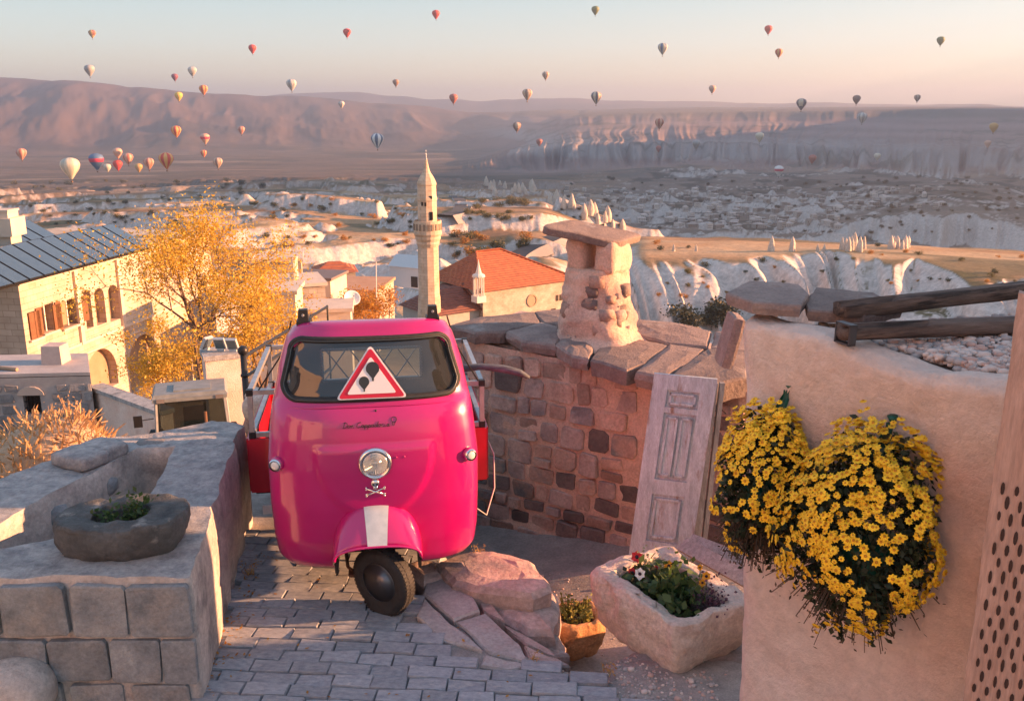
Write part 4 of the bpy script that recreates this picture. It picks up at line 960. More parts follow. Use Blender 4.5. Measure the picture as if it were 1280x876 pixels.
def hollow_stone(name, c, dims, rz, m, label, cat, hole, seed, depth=0.14, corner=4.0, rough=0.10, tilt=0.0, lo=0.85):
    """carved stone planter: outer lumpy wall, broad rim, hollow; returns root and the local soil height"""
    root = empty(name, c, rz, label, cat)
    na = 110; h = dims[2]
    lay = [(lo * 0.90, 0.0, 0), (lo, h * 0.06, 0), (0.95, h * 0.35, 0), (1.0, h * 0.68, 0), (0.99, h * 0.90, 0), (0.955, h, 0), (0.90, h * 1.02, 0)]
    def ringpt(k, rf, z, hx, hy, pw):
        w = 2 * math.pi * k / na; cx, sy = math.cos(w), math.sin(w); e = 1 / (abs(cx) ** pw + abs(sy) ** pw) ** (1 / pw)
        return np.array([cx * e * hx * rf, sy * e * hy * rf, z])
    keys = [[ringpt(k, rf, z, dims[0] / 2, dims[1] / 2, corner) for k in range(na)] for rf, z, _ in lay]
    for q, z in ((1.12, h * 1.01), (1.0, h * 0.97), (0.95, h - depth * 0.6), (0.90, h - depth)): keys.append([ringpt(k, q, z, hole[0] / 2, hole[1] / 2, corner) for k in range(na)])
    keys = np.array(keys); rings = np.concatenate([keys[i] + (keys[i + 1] - keys[i]) * t for i in range(len(keys) - 1) for t in (np.arange(5) / 5)[:, None, None, None]] + [keys[-1:].reshape(1, na, 3)] if False else [np.stack([keys[i] + (keys[i + 1] - keys[i]) * t for i in range(len(keys) - 1) for t in np.arange(5) / 5] + [keys[-1]])])
    V = rings.reshape(-1, 3)
    nz = np.stack([fbm(V[:, 0] * 4 + 9 * k, V[:, 1] * 4, V[:, 2] * 4 + 0.1, 4, seed + k) for k in range(3)], 1)
    V = V + nz * rough * min(dims) * np.array([1, 1, 0.7]) + np.stack([fbm(V[:, 0] * 13 + 5 * k, V[:, 1] * 13, V[:, 2] * 13, 4, seed + 7 + k) for k in range(3)], 1) * 0.020
    V[:, 2] += tilt * V[:, 0]
    f = [tuple(q) for q in grid_faces(len(rings), na, True)]; f.append(tuple(range(na - 1, -1, -1)))
    mesh('trough_body' if 'trough' in name else 'stone_body', V, f, m, root, local=True, smooth=True)
    b = MB(); ns = 24
    sv = [ringpt(k * na / ns, 0.99, h - depth * 0.55 + 0.01 * math.sin(k * 2.1), hole[0] / 2, hole[1] / 2, corner) for k in range(ns)]
    b.add(sv + [np.array([0, 0, h - depth * 0.4])], [(k, (k + 1) % ns, ns) for k in range(ns)]); b.ob('soil', m_soil, root, local=True, smooth=True)
    return root, h - depth * 0.45
def flower_heads(root, places, m_pet, m_eye, rad, name='flower', n=7, seed=1):
    """daisy-like heads as separate parts on a shared mesh; places: (xyz local, normal)"""
    b = MB(); v = [(0, 0, 0.25 * rad)]; f = []
    for k in range(n):
        a = 2 * math.pi * k / n; a2 = a + math.pi / n; v += [(math.cos(a) * rad, math.sin(a) * rad, 0.10 * rad), (math.cos(a2) * rad * 0.72, math.sin(a2) * rad * 0.72, 0.0)]
    m_ = 2 * n
    for k in range(m_): f.append((0, 1 + k, 1 + (k + 1) % m_))
    b.mi = 0; b.add(v, f); b.mi = 1
    e = [(math.cos(2 * math.pi * k / 5) * rad * 0.34, math.sin(2 * math.pi * k / 5) * rad * 0.34, 0.28 * rad) for k in range(5)] + [(0, 0, 0.46 * rad)]
    b.add(e, [(k, (k + 1) % 5, 5) for k in range(5)])
    me = bpy.data.meshes.new(name); me.from_pydata(b.v, [], b.f); me.materials.append(m_pet); me.materials.append(m_eye); me.polygons.foreach_set('material_index', np.array(b.fm, np.int32))
    r = random.Random(seed)
    for p_, nn in places:
        q = Vector(nn).to_track_quat('Z', 'Y').to_euler(); s = r.uniform(0.62, 1.28); share(name, me, root, p_, q, (s, s, s * r.uniform(0.6, 1.3)))
    return me, b

def planters():
    # round lava planter on the basin wall
    c = P(147, 690, z=BZ); root, sz = hollow_stone('lava_planter', (c[0], c[1] + 0.10, BZ - 0.01), (0.70, 0.50, 0.205), 0.05, m_basalt, 'dark pitted lava stone planter with small green plants on the basin wall', 'planter', (0.30, 0.24), 41, 0.10, 2.6, 0.12)
    r = random.Random(1)
    for k, (x, y, n_, hh) in enumerate(((-0.07, -0.02, 70, 0.07), (0.06, 0.0, 110, 0.10), (0.09, 0.05, 60, 0.10))):
        b = MB(); leaf_cloud(b, [(x + r.gauss(0, 0.035), y + r.gauss(0, 0.03), sz + abs(r.gauss(0, 1)) * hh * 0.6) for _ in range(n_)], 0.035, r, 0.6)
        b.ob('foliage', m_leaf, root, local=True)
    # carved trough with pansies
    Lc, Fc, Bc, Rc = P(735, 712, z=0.30), P(862, 800, z=0.30), P(828, 679, z=0.30), P(936, 746, z=0.30)
    c = (Lc + Fc + Bc + Rc) / 4; ex = ((Fc - Lc) + (Rc - Bc)) / 2; ey = ((Bc - Lc) + (Rc - Fc)) / 2
    lx, ly = np.linalg.norm(ex[:2]), np.linalg.norm(ey[:2]); rz = math.atan2(ex[1], ex[0])
    root, sz = hollow_stone('stone_trough', (c[0], c[1], -0.05), (lx, ly, 0.36), rz, m_tuff, 'chunky pale stone trough planted with pansies beside the plaster wall', 'trough', (lx * 0.74, ly * 0.62), 47, 0.15, 12.0, 0.12, 0.0, 0.84)
    m_pur = leafmat('purple_leaf', (0.06, 0.03, 0.05), (0.14, 0.07, 0.11)); m_silver = leafmat('silver_leaf', (0.10, 0.15, 0.10), (0.20, 0.25, 0.18))
    specs = [(m_silver, -0.24, 0.06, 300, 0.020, 0.12, 0.06), (m_leaf, -0.02, -0.02, 220, 0.06, 0.14, 0.10), (m_leaf, 0.12, -0.07, 220, 0.06, 0.13, 0.08), (m_leafd, -0.15, -0.08, 140, 0.045, 0.08, 0.07), (m_pur, 0.27, 0.08, 320, 0.022, 0.15, 0.055), (m_leaf, 0.02, 0.08, 120, 0.05, 0.15, 0.07)]
    for m_, x, y, n_, s_, hh, sp in specs:
        b = MB(); leaf_cloud(b, [(x + r.gauss(0, sp), y + r.gauss(0, sp * 0.8), sz + abs(r.gauss(0, 1)) * hh * 0.5) for _ in range(n_)], s_, r, 0.7)
        b.ob('foliage', m_, root, local=True)
    def pansy(x, y, z, m_, s_):
        b = MB(); dirv = np.array([-0.25, -0.85, 0.45]); R_ = np.array(Matrix.Rotation(-rz, 3, 'Z')); d = R_ @ dirv; d /= np.linalg.norm(d); a = np.cross(d, (0, 0, 1)); a /= np.linalg.norm(a); u_ = np.cross(a, d)
        for ang, ss in ((90, 1.0), (35, 0.95), (145, 0.95), (-25, 0.9), (205, 0.9), (-90, 1.05)):
            w = math.radians(ang); pc = a * math.cos(w) + u_ * math.sin(w); pp = np.cross(d, pc)
            b.add([np.array([x, y, z]), np.array([x, y, z]) + pc * s_ * ss * 0.6 + pp * s_ * 0.45 + d * 0.006, np.array([x, y, z]) + pc * s_ * ss * 1.05, np.array([x, y, z]) + pc * s_ * ss * 0.6 - pp * s_ * 0.45 + d * 0.006], [(0, 1, 2, 3)])
        o = b.ob('pansy_flower', m_, root, local=True)
        e = MB(); e.lathe(np.array([x, y, z]) + d * 0.004, [(s_ * 0.30, 0), (s_ * 0.12, 0.004)], 8, tuple(d)); e.ob('flower_eye', mat('pansy_eye', (0.02, 0.01, 0.03), rough=0.8), o, local=True)
    mr_, mw_, my_ = mat('red_petal', (0.55, 0.02, 0.03), rough=0.6), mat('white_petal', (0.80, 0.80, 0.78), rough=0.6), mat('amber_petal', (0.75, 0.36, 0.02), rough=0.6)
    for x, y, z, m_, s_ in ((-0.33, -0.00, 0.10, mr_, 0.042), (-0.27, -0.08, 0.04, mr_, 0.034), (-0.16, -0.11, 0.09, mw_, 0.038), (-0.09, 0.06, 0.13, my_, 0.036), (0.17, 0.13, 0.16, my_, 0.030), (0.15, 0.12, 0.11, my_, 0.026), (-0.14, 0.00, 0.11, mr_, 0.016), (0.08, 0.16, 0.17, my_, 0.02)):
        pansy(x, y, sz + z, m_, s_)
        b = MB(); b.tube([(x, y, sz), (x + 0.005, y + 0.005, sz + z)], 0.003, 5); b.ob('stem', m_stem, root, local=True)
    # squat cut-stone pot in the yard with yellow-green succulents
    c = P(722, 812, z=-0.30); 
    m_pot = mat('orange_pot_stone', (0.54, 0.25, 0.10), (0.66, 0.36, 0.17), 6, 0.9, 0.8, 30, c3=(0.30, 0.17, 0.12), s3=3)
    c = P(718, 772, z=-0.26)
    root, sz = hollow_stone('stone_pot', (c[0] + 0.01, c[1] + 0.08, -0.54), (0.38, 0.35, 0.27), 0.35, m_pot, 'squat orange cut-stone pot with yellow-green succulents below the street edge', 'planter', (0.26, 0.24), 53, 0.10, 3.2, 0.05, 0.0, 0.86)
    m_suc = leafmat('succulent_leaf', (0.11, 0.13, 0.03), (0.36, 0.33, 0.08)); b = MB()
    for k in range(26):
        a, q = r.uniform(0, 6.28), math.sqrt(r.random()) * 0.11; x, y = math.cos(a) * q, math.sin(a) * q; hh = r.uniform(0.05, 0.14)
        b = MB(); tip = (x * 1.25 + r.gauss(0, .01), y * 1.25 + r.gauss(0, .01), sz + hh); b.tube([(x, y, sz - 0.02), tip], 0.004, 5)
        leaf_cloud(b, [(x + (tip[0] - x) * t + r.gauss(0, .008), y + (tip[1] - y) * t + r.gauss(0, .008), sz + hh * t) for t in np.linspace(0.3, 1, 9) for _ in range(2)], 0.03, r, 0.6)
        b.ob('sprig', m_suc, root, local=True)
planters()

# ---------------------------------------------------------------- hanging chrysanthemums on the plaster wall
def mums():
    m_pet = mat('yellow_petal', (0.82, 0.46, 0.008), (0.92, 0.58, 0.02), 40, 0.6, vary=0.12); m_eye = mat('orange_eye', (0.50, 0.20, 0.01), rough=0.8)
    m_dead = leafmat('withered_stalk', (0.06, 0.04, 0.025), (0.17, 0.10, 0.06))
    m_rib = mat('green_satin', (0.0, 0.065, 0.04), (0.005, 0.11, 0.07), 12, 0.45)
    right = (PW_B - PW_A) / np.linalg.norm(PW_B - PW_A); up = np.array([0, 0, 1.0]); out = tw_n
    specs = [('yellow chrysanthemum basket with withered lower stalks hanging near the wall corner', (988, 600), (70, 0.0), 0.10, (62, 98), 0.30, (1000, 490), 680, 2),
             ('larger yellow chrysanthemum basket hanging beside the threshing board', (1110, 658), (96, 0), 0.10, (96, 136), 0.36, (1128, 530), 1150, 5)]
    for label, (u, v), _, off, (ru, rv), dep, tie, nfl, seed in specs:
        r = random.Random(seed)
        # centre on the wall face
        d = ray(u, v); t = ((PW_A - CAM) @ out) / (d @ out); cw = CAM + d * t
        pm = ppm(cw); fore = abs(np.cross(ray(u, v) / np.linalg.norm(ray(u, v)), right)[2]); fore = max(0.35, abs(right[0] * 0.97 + 0.0))
        c = cw + out * 0.21
        hz = rv / pm * 1.02; hr = ru / pm * 0.94
        root = empty('chrysanthemum_basket', cw, 0, label, 'flower basket', 'hanging chrysanthemums')
        vx = np.array([0.97, -0.25, 0.0]); vx /= np.linalg.norm(vx); vy = np.cross(up, vx)
        def shape(a, el):                                             # point on the plant's outline; el from -pi/2 to pi/2
            z = math.sin(el); w = math.cos(el)
            wid = w * (1.0 if z > -0.1 else 1.0 + 0.30 * (z + 0.1))
            if seed == 5 and z < -0.45: wid *= 0.93
            n_ = 1 + 0.11 * math.sin(3.0 * a + seed) * math.cos(2.3 * el) + 0.08 * math.sin(5.0 * a + 4.0 * el + seed) + 0.05 * math.sin(9.0 * a - 7.0 * el)
            lp = np.array([math.cos(a) * wid * hr * n_, math.sin(a) * wid * min(hr, 0.26) * n_, z * hz * n_])
            return vx * lp[0] + vy * lp[1] + up * lp[2], lp
        rel = c - cw
        # dark inner foliage
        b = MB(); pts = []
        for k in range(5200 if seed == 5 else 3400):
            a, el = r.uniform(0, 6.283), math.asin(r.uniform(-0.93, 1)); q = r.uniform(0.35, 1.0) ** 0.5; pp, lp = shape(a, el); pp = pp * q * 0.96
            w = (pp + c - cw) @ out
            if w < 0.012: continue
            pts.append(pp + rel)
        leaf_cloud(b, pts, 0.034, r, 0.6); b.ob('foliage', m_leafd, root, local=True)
        # withered stalks at the lower side
        b = MB(); pts = []
        for k in range(260 if seed == 2 else 110):
            a = r.uniform(0, 6.283); pp, lp = shape(a, r.uniform(-0.9, -0.25)); p0 = pp * 0.45 + rel; p1 = pp * r.uniform(0.95, 1.20) + rel + np.array([0, 0, -0.03 * r.random()])
            if p1 @ out < 0.01 or p0 @ out < 0.01: continue
            b.tube([p0, (p0 + p1) / 2 + np.array([0, 0, 0.02]), p1], 0.0022, 4, False); pts += [p0 + (p1 - p0) * t + np.array([r.gauss(0, .008), r.gauss(0, .008), r.gauss(0, .008)]) for t in (0.6, 0.75, 0.9, 1.0)]
        leaf_cloud(b, pts, 0.022, r, 0.4); b.ob('withered_stalks', m_dead, root, local=True)
        # flower heads
        pl = []; tries = 0
        cell = {}
        while len(pl) < nfl and tries < 40000:
            tries += 1; a = r.uniform(0, 6.283); s_ = r.uniform(-0.96, 1.0); el = math.asin(s_); pp, lp = shape(a, el)
            dens = 0.52 + 0.42 * (math.sin(a * 3.1 + seed) * math.sin(el * 4.3 + a) + 0.6 * math.sin(a * 7.7 + el * 5.0)) + (0.45 if s_ > 0.35 else 0) - (0.66 if (seed == 2 and s_ < -0.15) else 0) - (0.35 if (seed == 5 and -0.62 < s_ < -0.42) else 0)
            if r.random() > dens: continue
            q = pp * r.uniform(0.95, 1.04) + rel
            if q @ out < 0.015: continue
            toward = (CAM - (q + cw)) @ (pp / np.linalg.norm(pp))
            if toward < -0.9: continue
            key = tuple(np.round(q / 0.017).astype(int))
            if key in cell: continue
            cell[key] = 1
            nn = pp / np.linalg.norm(pp) + out * 0.45 + np.array([r.gauss(0, .22), r.gauss(0, .22), 0.30 + r.gauss(0, .2)])
            pl.append((q, nn, toward))
        pl.sort(key=lambda q: -q[2])
        me, hb = flower_heads(root, [(q, n_) for q, n_, _ in pl[:300]], m_pet, m_eye, 0.0178, 'flower_head', 8, seed)
        rest = MB(); hv = np.array(hb.v)
        for q, n_, _ in pl[300:]:
            R_ = np.array(Vector(n_).to_track_quat('Z', 'Y').to_matrix()); 
            for mi in (0, 1):
                ff = [x for x, k in zip(hb.f, hb.fm) if k == mi]; used = sorted({i for x in ff for i in x}); mp_ = {i: j for j, i in enumerate(used)}
                rest.mi = mi; rest.add((hv[used] * r.uniform(0.65, 1.2)) @ R_.T + q, [tuple(mp_[i] for i in x) for x in ff])
        if rest.v:
            o = rest.ob('flower_heads', mats=[m_pet, m_eye], parent=root, local=True); o['kind'] = 'stuff'
        # green fabric tie and the fabric-covered pot
        d = ray(*tie); t = ((PW_A - CAM) @ out) / (d @ out); tp = CAM + d * t - cw
        b = MB(); n_ = 10
        vv = []
        for i in range(n_ + 1):
            t_ = i / n_; w = 0.020 + 0.05 * t_ ** 1.2 + (0.018 if i == 0 else 0) ; ctr = tp + up * (0.03 - 0.16 * t_) + out * (0.085 + 0.05 * t_) - vx * 0.02 * t_
            for k in range(8): vv.append(ctr + vx * w * (k / 7 - 0.5) + out * (0.012 * math.sin(k * 2.3 + i * 0.5) + 0.012))
        b.add(vv, grid_faces(n_ + 1, 8)); b.tube([tp + up * 0.03 + out * 0.085, tp + up * 0.055 + out * 0.09], [0.012, 0.022], 8)
        b.ob('fabric_tie', m_rib, root, local=True, smooth=True)
        b = MB(); b.lathe(rel + up * -0.30 * hz - out * 0.02, [(0.08, -0.13), (0.11, 0.0), (0.12, 0.13), (0.10, 0.15)], 16); b.ob('pot', m_rib, root, local=True, smooth=True)
mums()
# ---------------------------------------------------------------- the pink three-wheeler
m_pink = mat('pink_paint', (0.42, 0.0015, 0.125), (0.49, 0.003, 0.155), 1.5, 0.30, coat=1.0, c3=(0.40, 0.012, 0.13), s3=7.0, t3=(0.62, 0.85))
m_red = mat('red_paint', (0.42, 0.004, 0.022), (0.50, 0.008, 0.03), 5, 0.42, coat=0.3, bump=0.1, bscale=8)
m_rub = mat('black_rubber', (0.013, 0.013, 0.014), (0.03, 0.03, 0.03), 30, 0.75, 0.2, 60)
m_chrome = mat('chrome', (0.75, 0.75, 0.76), rough=0.16, metallic=1.0)
m_steel = mat('grey_steel', (0.34, 0.35, 0.37), (0.48, 0.49, 0.51), 12, 0.42, metallic=0.7)
m_silver = mat('silver_tape', (0.50, 0.55, 0.56), (0.62, 0.66, 0.66), 20, 0.35, metallic=0.3)
m_black = mat('black_plastic', (0.012, 0.012, 0.014), rough=0.45)
m_dark = mat('dark_underbody', (0.02, 0.018, 0.018), (0.04, 0.035, 0.03), 10, 0.9)
def glass(name, tint, gloss=0.04, rough=0.03, dust=0.14):
    m = bpy.data.materials.new(name); m.use_nodes = True; n, l = m.node_tree.nodes, m.node_tree.links; n.remove(n['Principled BSDF'])
    t = n.new('ShaderNodeBsdfTransparent'); t.inputs[0].default_value = tint + (1,); g = n.new('ShaderNodeBsdfGlossy'); g.inputs['Roughness'].default_value = rough
    fr = n.new('ShaderNodeFresnel'); fr.inputs[0].default_value = 1.5; ad = n.new('ShaderNodeMath'); ad.operation = 'ADD'; ad.inputs[1].default_value = gloss; l.new(fr.outputs[0], ad.inputs[0])
    d = n.new('ShaderNodeBsdfDiffuse'); d.inputs[0].default_value = (0.35, 0.40, 0.40, 1) if dust < 0.5 else (0.72, 0.76, 0.76, 1)
    tx = n.new('ShaderNodeTexNoise'); tx.inputs['Scale'].default_value = 3.0; tx.inputs['Detail'].default_value = 6; mp = n.new('ShaderNodeMapRange'); mp.inputs[3].default_value = 0.02; mp.inputs[4].default_value = dust; l.new(tx.outputs[0], mp.inputs[0])
    a = n.new('ShaderNodeMixShader'); l.new(mp.outputs[0], a.inputs[0]); l.new(t.outputs[0], a.inputs[1]); l.new(d.outputs[0], a.inputs[2])   # dust film
    b = n.new('ShaderNodeMixShader'); l.new(ad.outputs[0], b.inputs[0]); l.new(a.outputs[0], b.inputs[1]); l.new(g.outputs[0], b.inputs[2]); l.new(b.outputs[0], n['Material Output'].inputs['Surface'])
    return m
m_wind = glass('windscreen_glass', (0.29, 0.385, 0.395))
ZK = [0.25, 0.30, 0.45, 0.70, 0.95, 1.15, 1.26, 1.32, 1.36, 1.54, 1.74, 1.79]
FK = [0.085, 0.045, 0.005, -0.02, -0.02, -0.005, 0.015, 0.045, 0.085, 0.14, 0.22, 0.27]
WK = [0.622, 0.652, 0.668, 0.674, 0.675, 0.655, 0.642, 0.632, 0.622, 0.588, 0.535, 0.505]
from math import pi
def _sm(zs, K): # monotone smooth interpolation of the profile
    zs = np.asarray(zs, float); e = 0.02
    return (np.interp(zs - e, ZK, K) + np.interp(zs, ZK, K) * 2 + np.interp(zs + e, ZK, K)) / 4
DC, PW = 0.34, 3.0
def shield(x, z):
    d = 1 - (x / 0.37) ** 2 - (np.maximum(0, 1.085 - z) / 0.46) ** 2
    return 0.016 * sstep(-0.02, 0.10, d) * sstep(1.115, 1.085, z)
def surfY(x, z, emboss=True):
    w, f = _sm(z, WK), _sm(z, FK); q = np.clip(1 - np.abs(x / w) ** PW, 0, 1)
    y = f + DC * (1 - q ** (1 / PW))
    return y - (shield(x, z) if emboss else 0)
def wind_ring(n=72, grow=0.0):
    """rounded trapezoid outline of the windscreen in (x, z)"""
    z0, z1, w0, w1, rc = 1.378 - grow, 1.728 + grow, 0.568 + grow, 0.474 + grow, 0.085
    out = []
    for cx, cz, a0 in ((1, 1, 0), (-1, 1, 90), (-1, -1, 180), (1, -1, 270)):
        zc = (z1 - rc) if cz > 0 else (z0 + rc); wz = w0 + (w1 - w0) * (zc - z0) / (z1 - z0)
        for k in range(n // 4):
            a = math.radians(a0 + 90 * k / (n // 4 - 1)); out.append((cx * (wz - rc) + rc * math.cos(a), zc + rc * math.sin(a)))
    return resample([np.array((x, 0.0, z)) for x, z in out], 0.03)[:, [0, 2]]
def in_wind(x, z, g=0.0):
    t = (z - 1.378) / 0.35; w = 0.568 + (0.474 - 0.568) * t + g
    dx, dz = np.abs(x) - (w - 0.085), np.abs(z - 1.553) - (0.175 + g - 0.085)
    return np.hypot(np.maximum(dx, 0), np.maximum(dz, 0)) - 0.085 < 0

def three_wheeler():
    loc = P(471, 700, Y=5.36); root = empty('three_wheeler', (loc[0] + 0.010, 5.36, 0.0), math.radians(8.5), 'bright pink three-wheeled cargo van with red truck bed parked on the paved street', 'three wheeler')
    ob = lambda b, name, m=None, par=None, **k: b.ob(name, m, par or root, local=True, **k)
    yb = 1.06
    # cab shell: side - front - side strip, rings over z
    zs = np.concatenate([np.linspace(0.25, 1.30, 58), np.linspace(1.31, 1.79, 48)])
    th = np.linspace(0, pi / 2, 46); cs = np.cos(th) ** (2 / PW); sn = np.sin(th) ** (2 / PW)
    v = []
    for z in zs:
        w, f = float(_sm(z, WK)), float(_sm(z, FK))
        xs = np.concatenate([[-w] * 8, -w * cs, (w * cs)[::-1][1:], [w] * 8]); 
        side = np.linspace(yb, f + DC, 9)[:-1]
        ys = np.concatenate([side, f + DC * (1 - sn), (f + DC * (1 - sn))[::-1][1:], side[::-1]])
        v.append(np.stack([xs, ys - shield(xs, z) * (ys < f + DC * 0.9), np.full(len(xs), z)], 1))
    V = np.array(v); nr, nc = V.shape[:2]
    # roof: shrink the last ring to a shallow dome
    roof = []
    last = V[-1]; c0 = np.array([0, 0.66, 0])
    for k, (t, dz) in enumerate(((0.03, 0.014), (0.08, 0.024), (0.18, 0.032), (0.4, 0.036), (0.65, 0.038), (0.9, 0.038))):
        q = last.copy(); q[:, :2] = last[:, :2] + (c0[:2] - last[:, :2]) * np.array([t, t * 0.9]); q[:, 2] += dz; roof.append(q)
    A = np.concatenate([V, np.array(roof)]); n_r = len(A); f = []
    A[..., 2] -= 0.20 * np.clip((A[..., 1] - 0.36) / 0.70, 0, 1) ** 1.1 * np.clip((A[..., 2] - 1.50) / 0.26, 0, 1)
    mid = (A[:-1, :-1] + A[1:, :-1] + A[:-1, 1:] + A[1:, 1:]) / 4
    for i in range(n_r - 1):
        for j in range(nc - 1):
            m_ = mid[i, j]
            if i < nr - 1 and m_[1] < 0.5:
                if in_wind(m_[0], m_[2], -0.004): continue
                if (m_[0] / 0.27) ** 2 + ((m_[2] - 0.25) / 0.42) ** 2 < 1: continue
            f.append((i * nc + j, i * nc + j + 1, (i + 1) * nc + j + 1, (i + 1) * nc + j))
    f.append(tuple((n_r - 1) * nc + j for j in range(nc)))
    body = mesh('cab_body', A.reshape(-1, 3), f, m_pink, root, local=True, smooth=True)
    sd = body.modifiers.new('shell', 'SOLIDIFY'); sd.thickness = 0.014; sd.offset = -1
    # inner dark floor and lower back
    b = MB(); b.box((0, 0.62, 0.30), (1.16, 0.80, 0.03)); b.box((0, 1.02, 0.28), (1.16, 0.05, 0.1)); ob(b, 'floor_pan', m_dark)
    # back panel with window opening
    b = MB(); z0, z1, hw = 1.22, 1.46, 0.355
    for x0, x1, za, zb in ((-0.645, 0.645, 0.27, z0), (-0.54, 0.54, z1, 1.585), (-0.585, -hw, z0, z1), (hw, 0.585, z0, z1)): b.box(((x0 + x1) / 2, yb + 0.012, (za + zb) / 2), (x1 - x0, 0.02, zb - za))
    back = ob(b, 'back_panel', mat('cab_lining', (0.10, 0.11, 0.115), rough=0.8))
    b = MB()
    for k in range(36):                                               # scalloped fringe round the rear window
        x = -hw + 2 * hw * (k + 0.5) / 36
        for z in (z0 + 0.006, z1 - 0.006): b.lathe((x, yb - 0.002, z), [(0.012, 0), (0.009, -0.006)], 8, (0, 1, 0))
    for k in range(11):
        z = z0 + (z1 - z0) * (k + 0.5) / 11
        for x in (-hw + 0.004, hw - 0.004): b.lathe((x, yb - 0.002, z), [(0.012, 0), (0.009, -0.006)], 8, (0, 1, 0))
    ob(b, 'window_fringe', mat('white_lace', (0.72, 0.70, 0.66), rough=0.9), back)
    b = MB()
    for k in range(5):
        x = -0.34 + 0.17 * k
        if k < 4: b.tube([(x, yb + 0.05, z0), (x + 0.17, yb + 0.05, z1)], 0.005, 5); b.tube([(x + 0.17, yb + 0.05, z0), (x, yb + 0.05, z1)], 0.005, 5)
    ob(b, 'window_grille', m_steel, back)
    # seat and handlebar inside
    b = MB(); b.box((0, 0.80, 0.72), (0.95, 0.36, 0.14)); b.box((0, 0.98, 0.92), (0.95, 0.08, 0.34)); ob(b, 'seat', m_black)
    b = MB(); b.tube([(-0.30, 0.42, 1.16), (-0.12, 0.38, 1.22), (0.12, 0.38, 1.22), (0.30, 0.42, 1.16)], 0.014, 8); b.tube([(0, 0.38, 1.21), (0, 0.22, 0.6)], 0.02, 8); ob(b, 'handlebar', m_black, smooth=True)
    # windscreen, gasket
    ring = wind_ring(); n = len(ring); v = []; cen = np.array([0, 1.553]); levels = (1.0, 0.85, 0.65, 0.42, 0.2)
    for t in levels:
        q = cen + (ring - cen) * t; v += [(x, float(surfY(x, z, False)) + 0.010, z) for x, z in q]
    v.append((0, float(surfY(np.array(0.0), np.array(1.553), False)) + 0.010, 1.553))
    f = [(a * n + k, a * n + (k + 1) % n, (a + 1) * n + (k + 1) % n, (a + 1) * n + k) for a in range(len(levels) - 1) for k in range(n)] + [((len(levels) - 1) * n + k, (len(levels) - 1) * n + (k + 1) % n, len(v) - 1) for k in range(n)]
    ws = mesh('windscreen', v, f, m_wind, root, local=True, smooth=True)
    b = MB(); pts = [(x, float(surfY(x, z, False)) + 0.002, z) for x, z in ring]; b.tube(pts + [pts[0]], 0.021, 8, False); ob(b, 'rubber_seal', m_rub, ws, smooth=True)
    b = MB(); g2 = wind_ring(72, -0.004); pts = [(x, float(surfY(x, z, False)) - 0.019, z) for x, z in g2]; b.tube(pts + [pts[0]], 0.0035, 6, False); ob(b, 'seal_trim', mat('seal_bead', (0.05, 0.07, 0.075), rough=0.3), ws, smooth=True)
    xs = np.linspace(-0.60, 0.60, 60); b = MB(); b.tube([(x, float(surfY(x, 1.338, False)) - 0.001, 1.338 - 0.02 * abs(x / 0.6) ** 4) for x in xs], 0.007, 6); ob(b, 'pressed_bead', m_pink, smooth=True)
    # warning triangle with two balloons, standing on the windscreen
    tz0, tz1 = 1.40, 1.70; y0, y1 = float(surfY(np.array(0.), np.array(tz0), False)) - 0.028, float(surfY(np.array(0.), np.array(tz1), False)) - 0.028
    def on(x, z, d=0.0): t = (z - tz0) / (tz1 - tz0); return (x, y0 + (y1 - y0) * t - d, z)
    def tri(s, rc, n_=7):
        cz = 1.398 + 0.090; pts = []
        A_ = [(0, cz + 0.196 * s), (-0.200 * s, cz - 0.090 * s), (0.200 * s, cz - 0.090 * s)]
        for i in range(3):
            p_, q, r_ = np.array(A_[i - 1]), np.array(A_[i]), np.array(A_[(i + 1) % 3]); d1, d2 = (p_ - q) / np.linalg.norm(p_ - q), (r_ - q) / np.linalg.norm(r_ - q)
            a, c = q + d1 * rc, q + d2 * rc
            pts += [tuple((1 - t) ** 2 * a + 2 * t * (1 - t) * q + t * t * c) for t in np.linspace(0, 1, n_)]
        return pts
    def plate(name, pts, d0, d1, m, par):
        b = MB(); n_ = len(pts); b.add([on(x, z, d0) for x, z in pts] + [on(x, z, d1) for x, z in pts], [tuple(range(n_, 2 * n_)), tuple(range(n_ - 1, -1, -1))] + [(k, (k + 1) % n_, n_ + (k + 1) % n_, n_ + k) for k in range(n_)])
        return ob(b, name, m, par)
    mw = mat('sign_white', (0.74, 0.74, 0.75), rough=0.4); mrd = mat('sign_red', (0.52, 0.006, 0.035), rough=0.4); mk = mat('sign_black', (0.02, 0.028, 0.032), rough=0.5)
    sg = plate('warning_sign', tri(1.10, 0.03), 0.0, 0.006, mw, root); sg['label'] = 'triangular red and white warning sign with two hot air balloon symbols'
    plate('red_border', tri(1.03, 0.028), 0.005, 0.009, mrd, sg); plate('white_field', tri(0.76, 0.018), 0.008, 0.012, mw, sg)
    for bx, bz, rr in ((0.010, 1.565, 0.041), (-0.045, 1.490, 0.032)):
        pts = [(bx + rr * math.cos(a), bz + rr * math.sin(a)) for a in np.linspace(-0.35, pi + 0.35, 18)] + [(bx - rr * 0.22, bz - rr * 1.25), (bx - rr * 0.16, bz - rr * 1.28), (bx - 0.14 * rr, bz - rr * 1.75), (bx + 0.14 * rr, bz - rr * 1.75), (bx + rr * 0.16, bz - rr * 1.28), (bx + rr * 0.22, bz - rr * 1.25)]
        plate('balloon_symbol', pts, 0.011, 0.0145, mk, sg)
    # fender with silver stripe
    na, nb = 37, 16; v = []
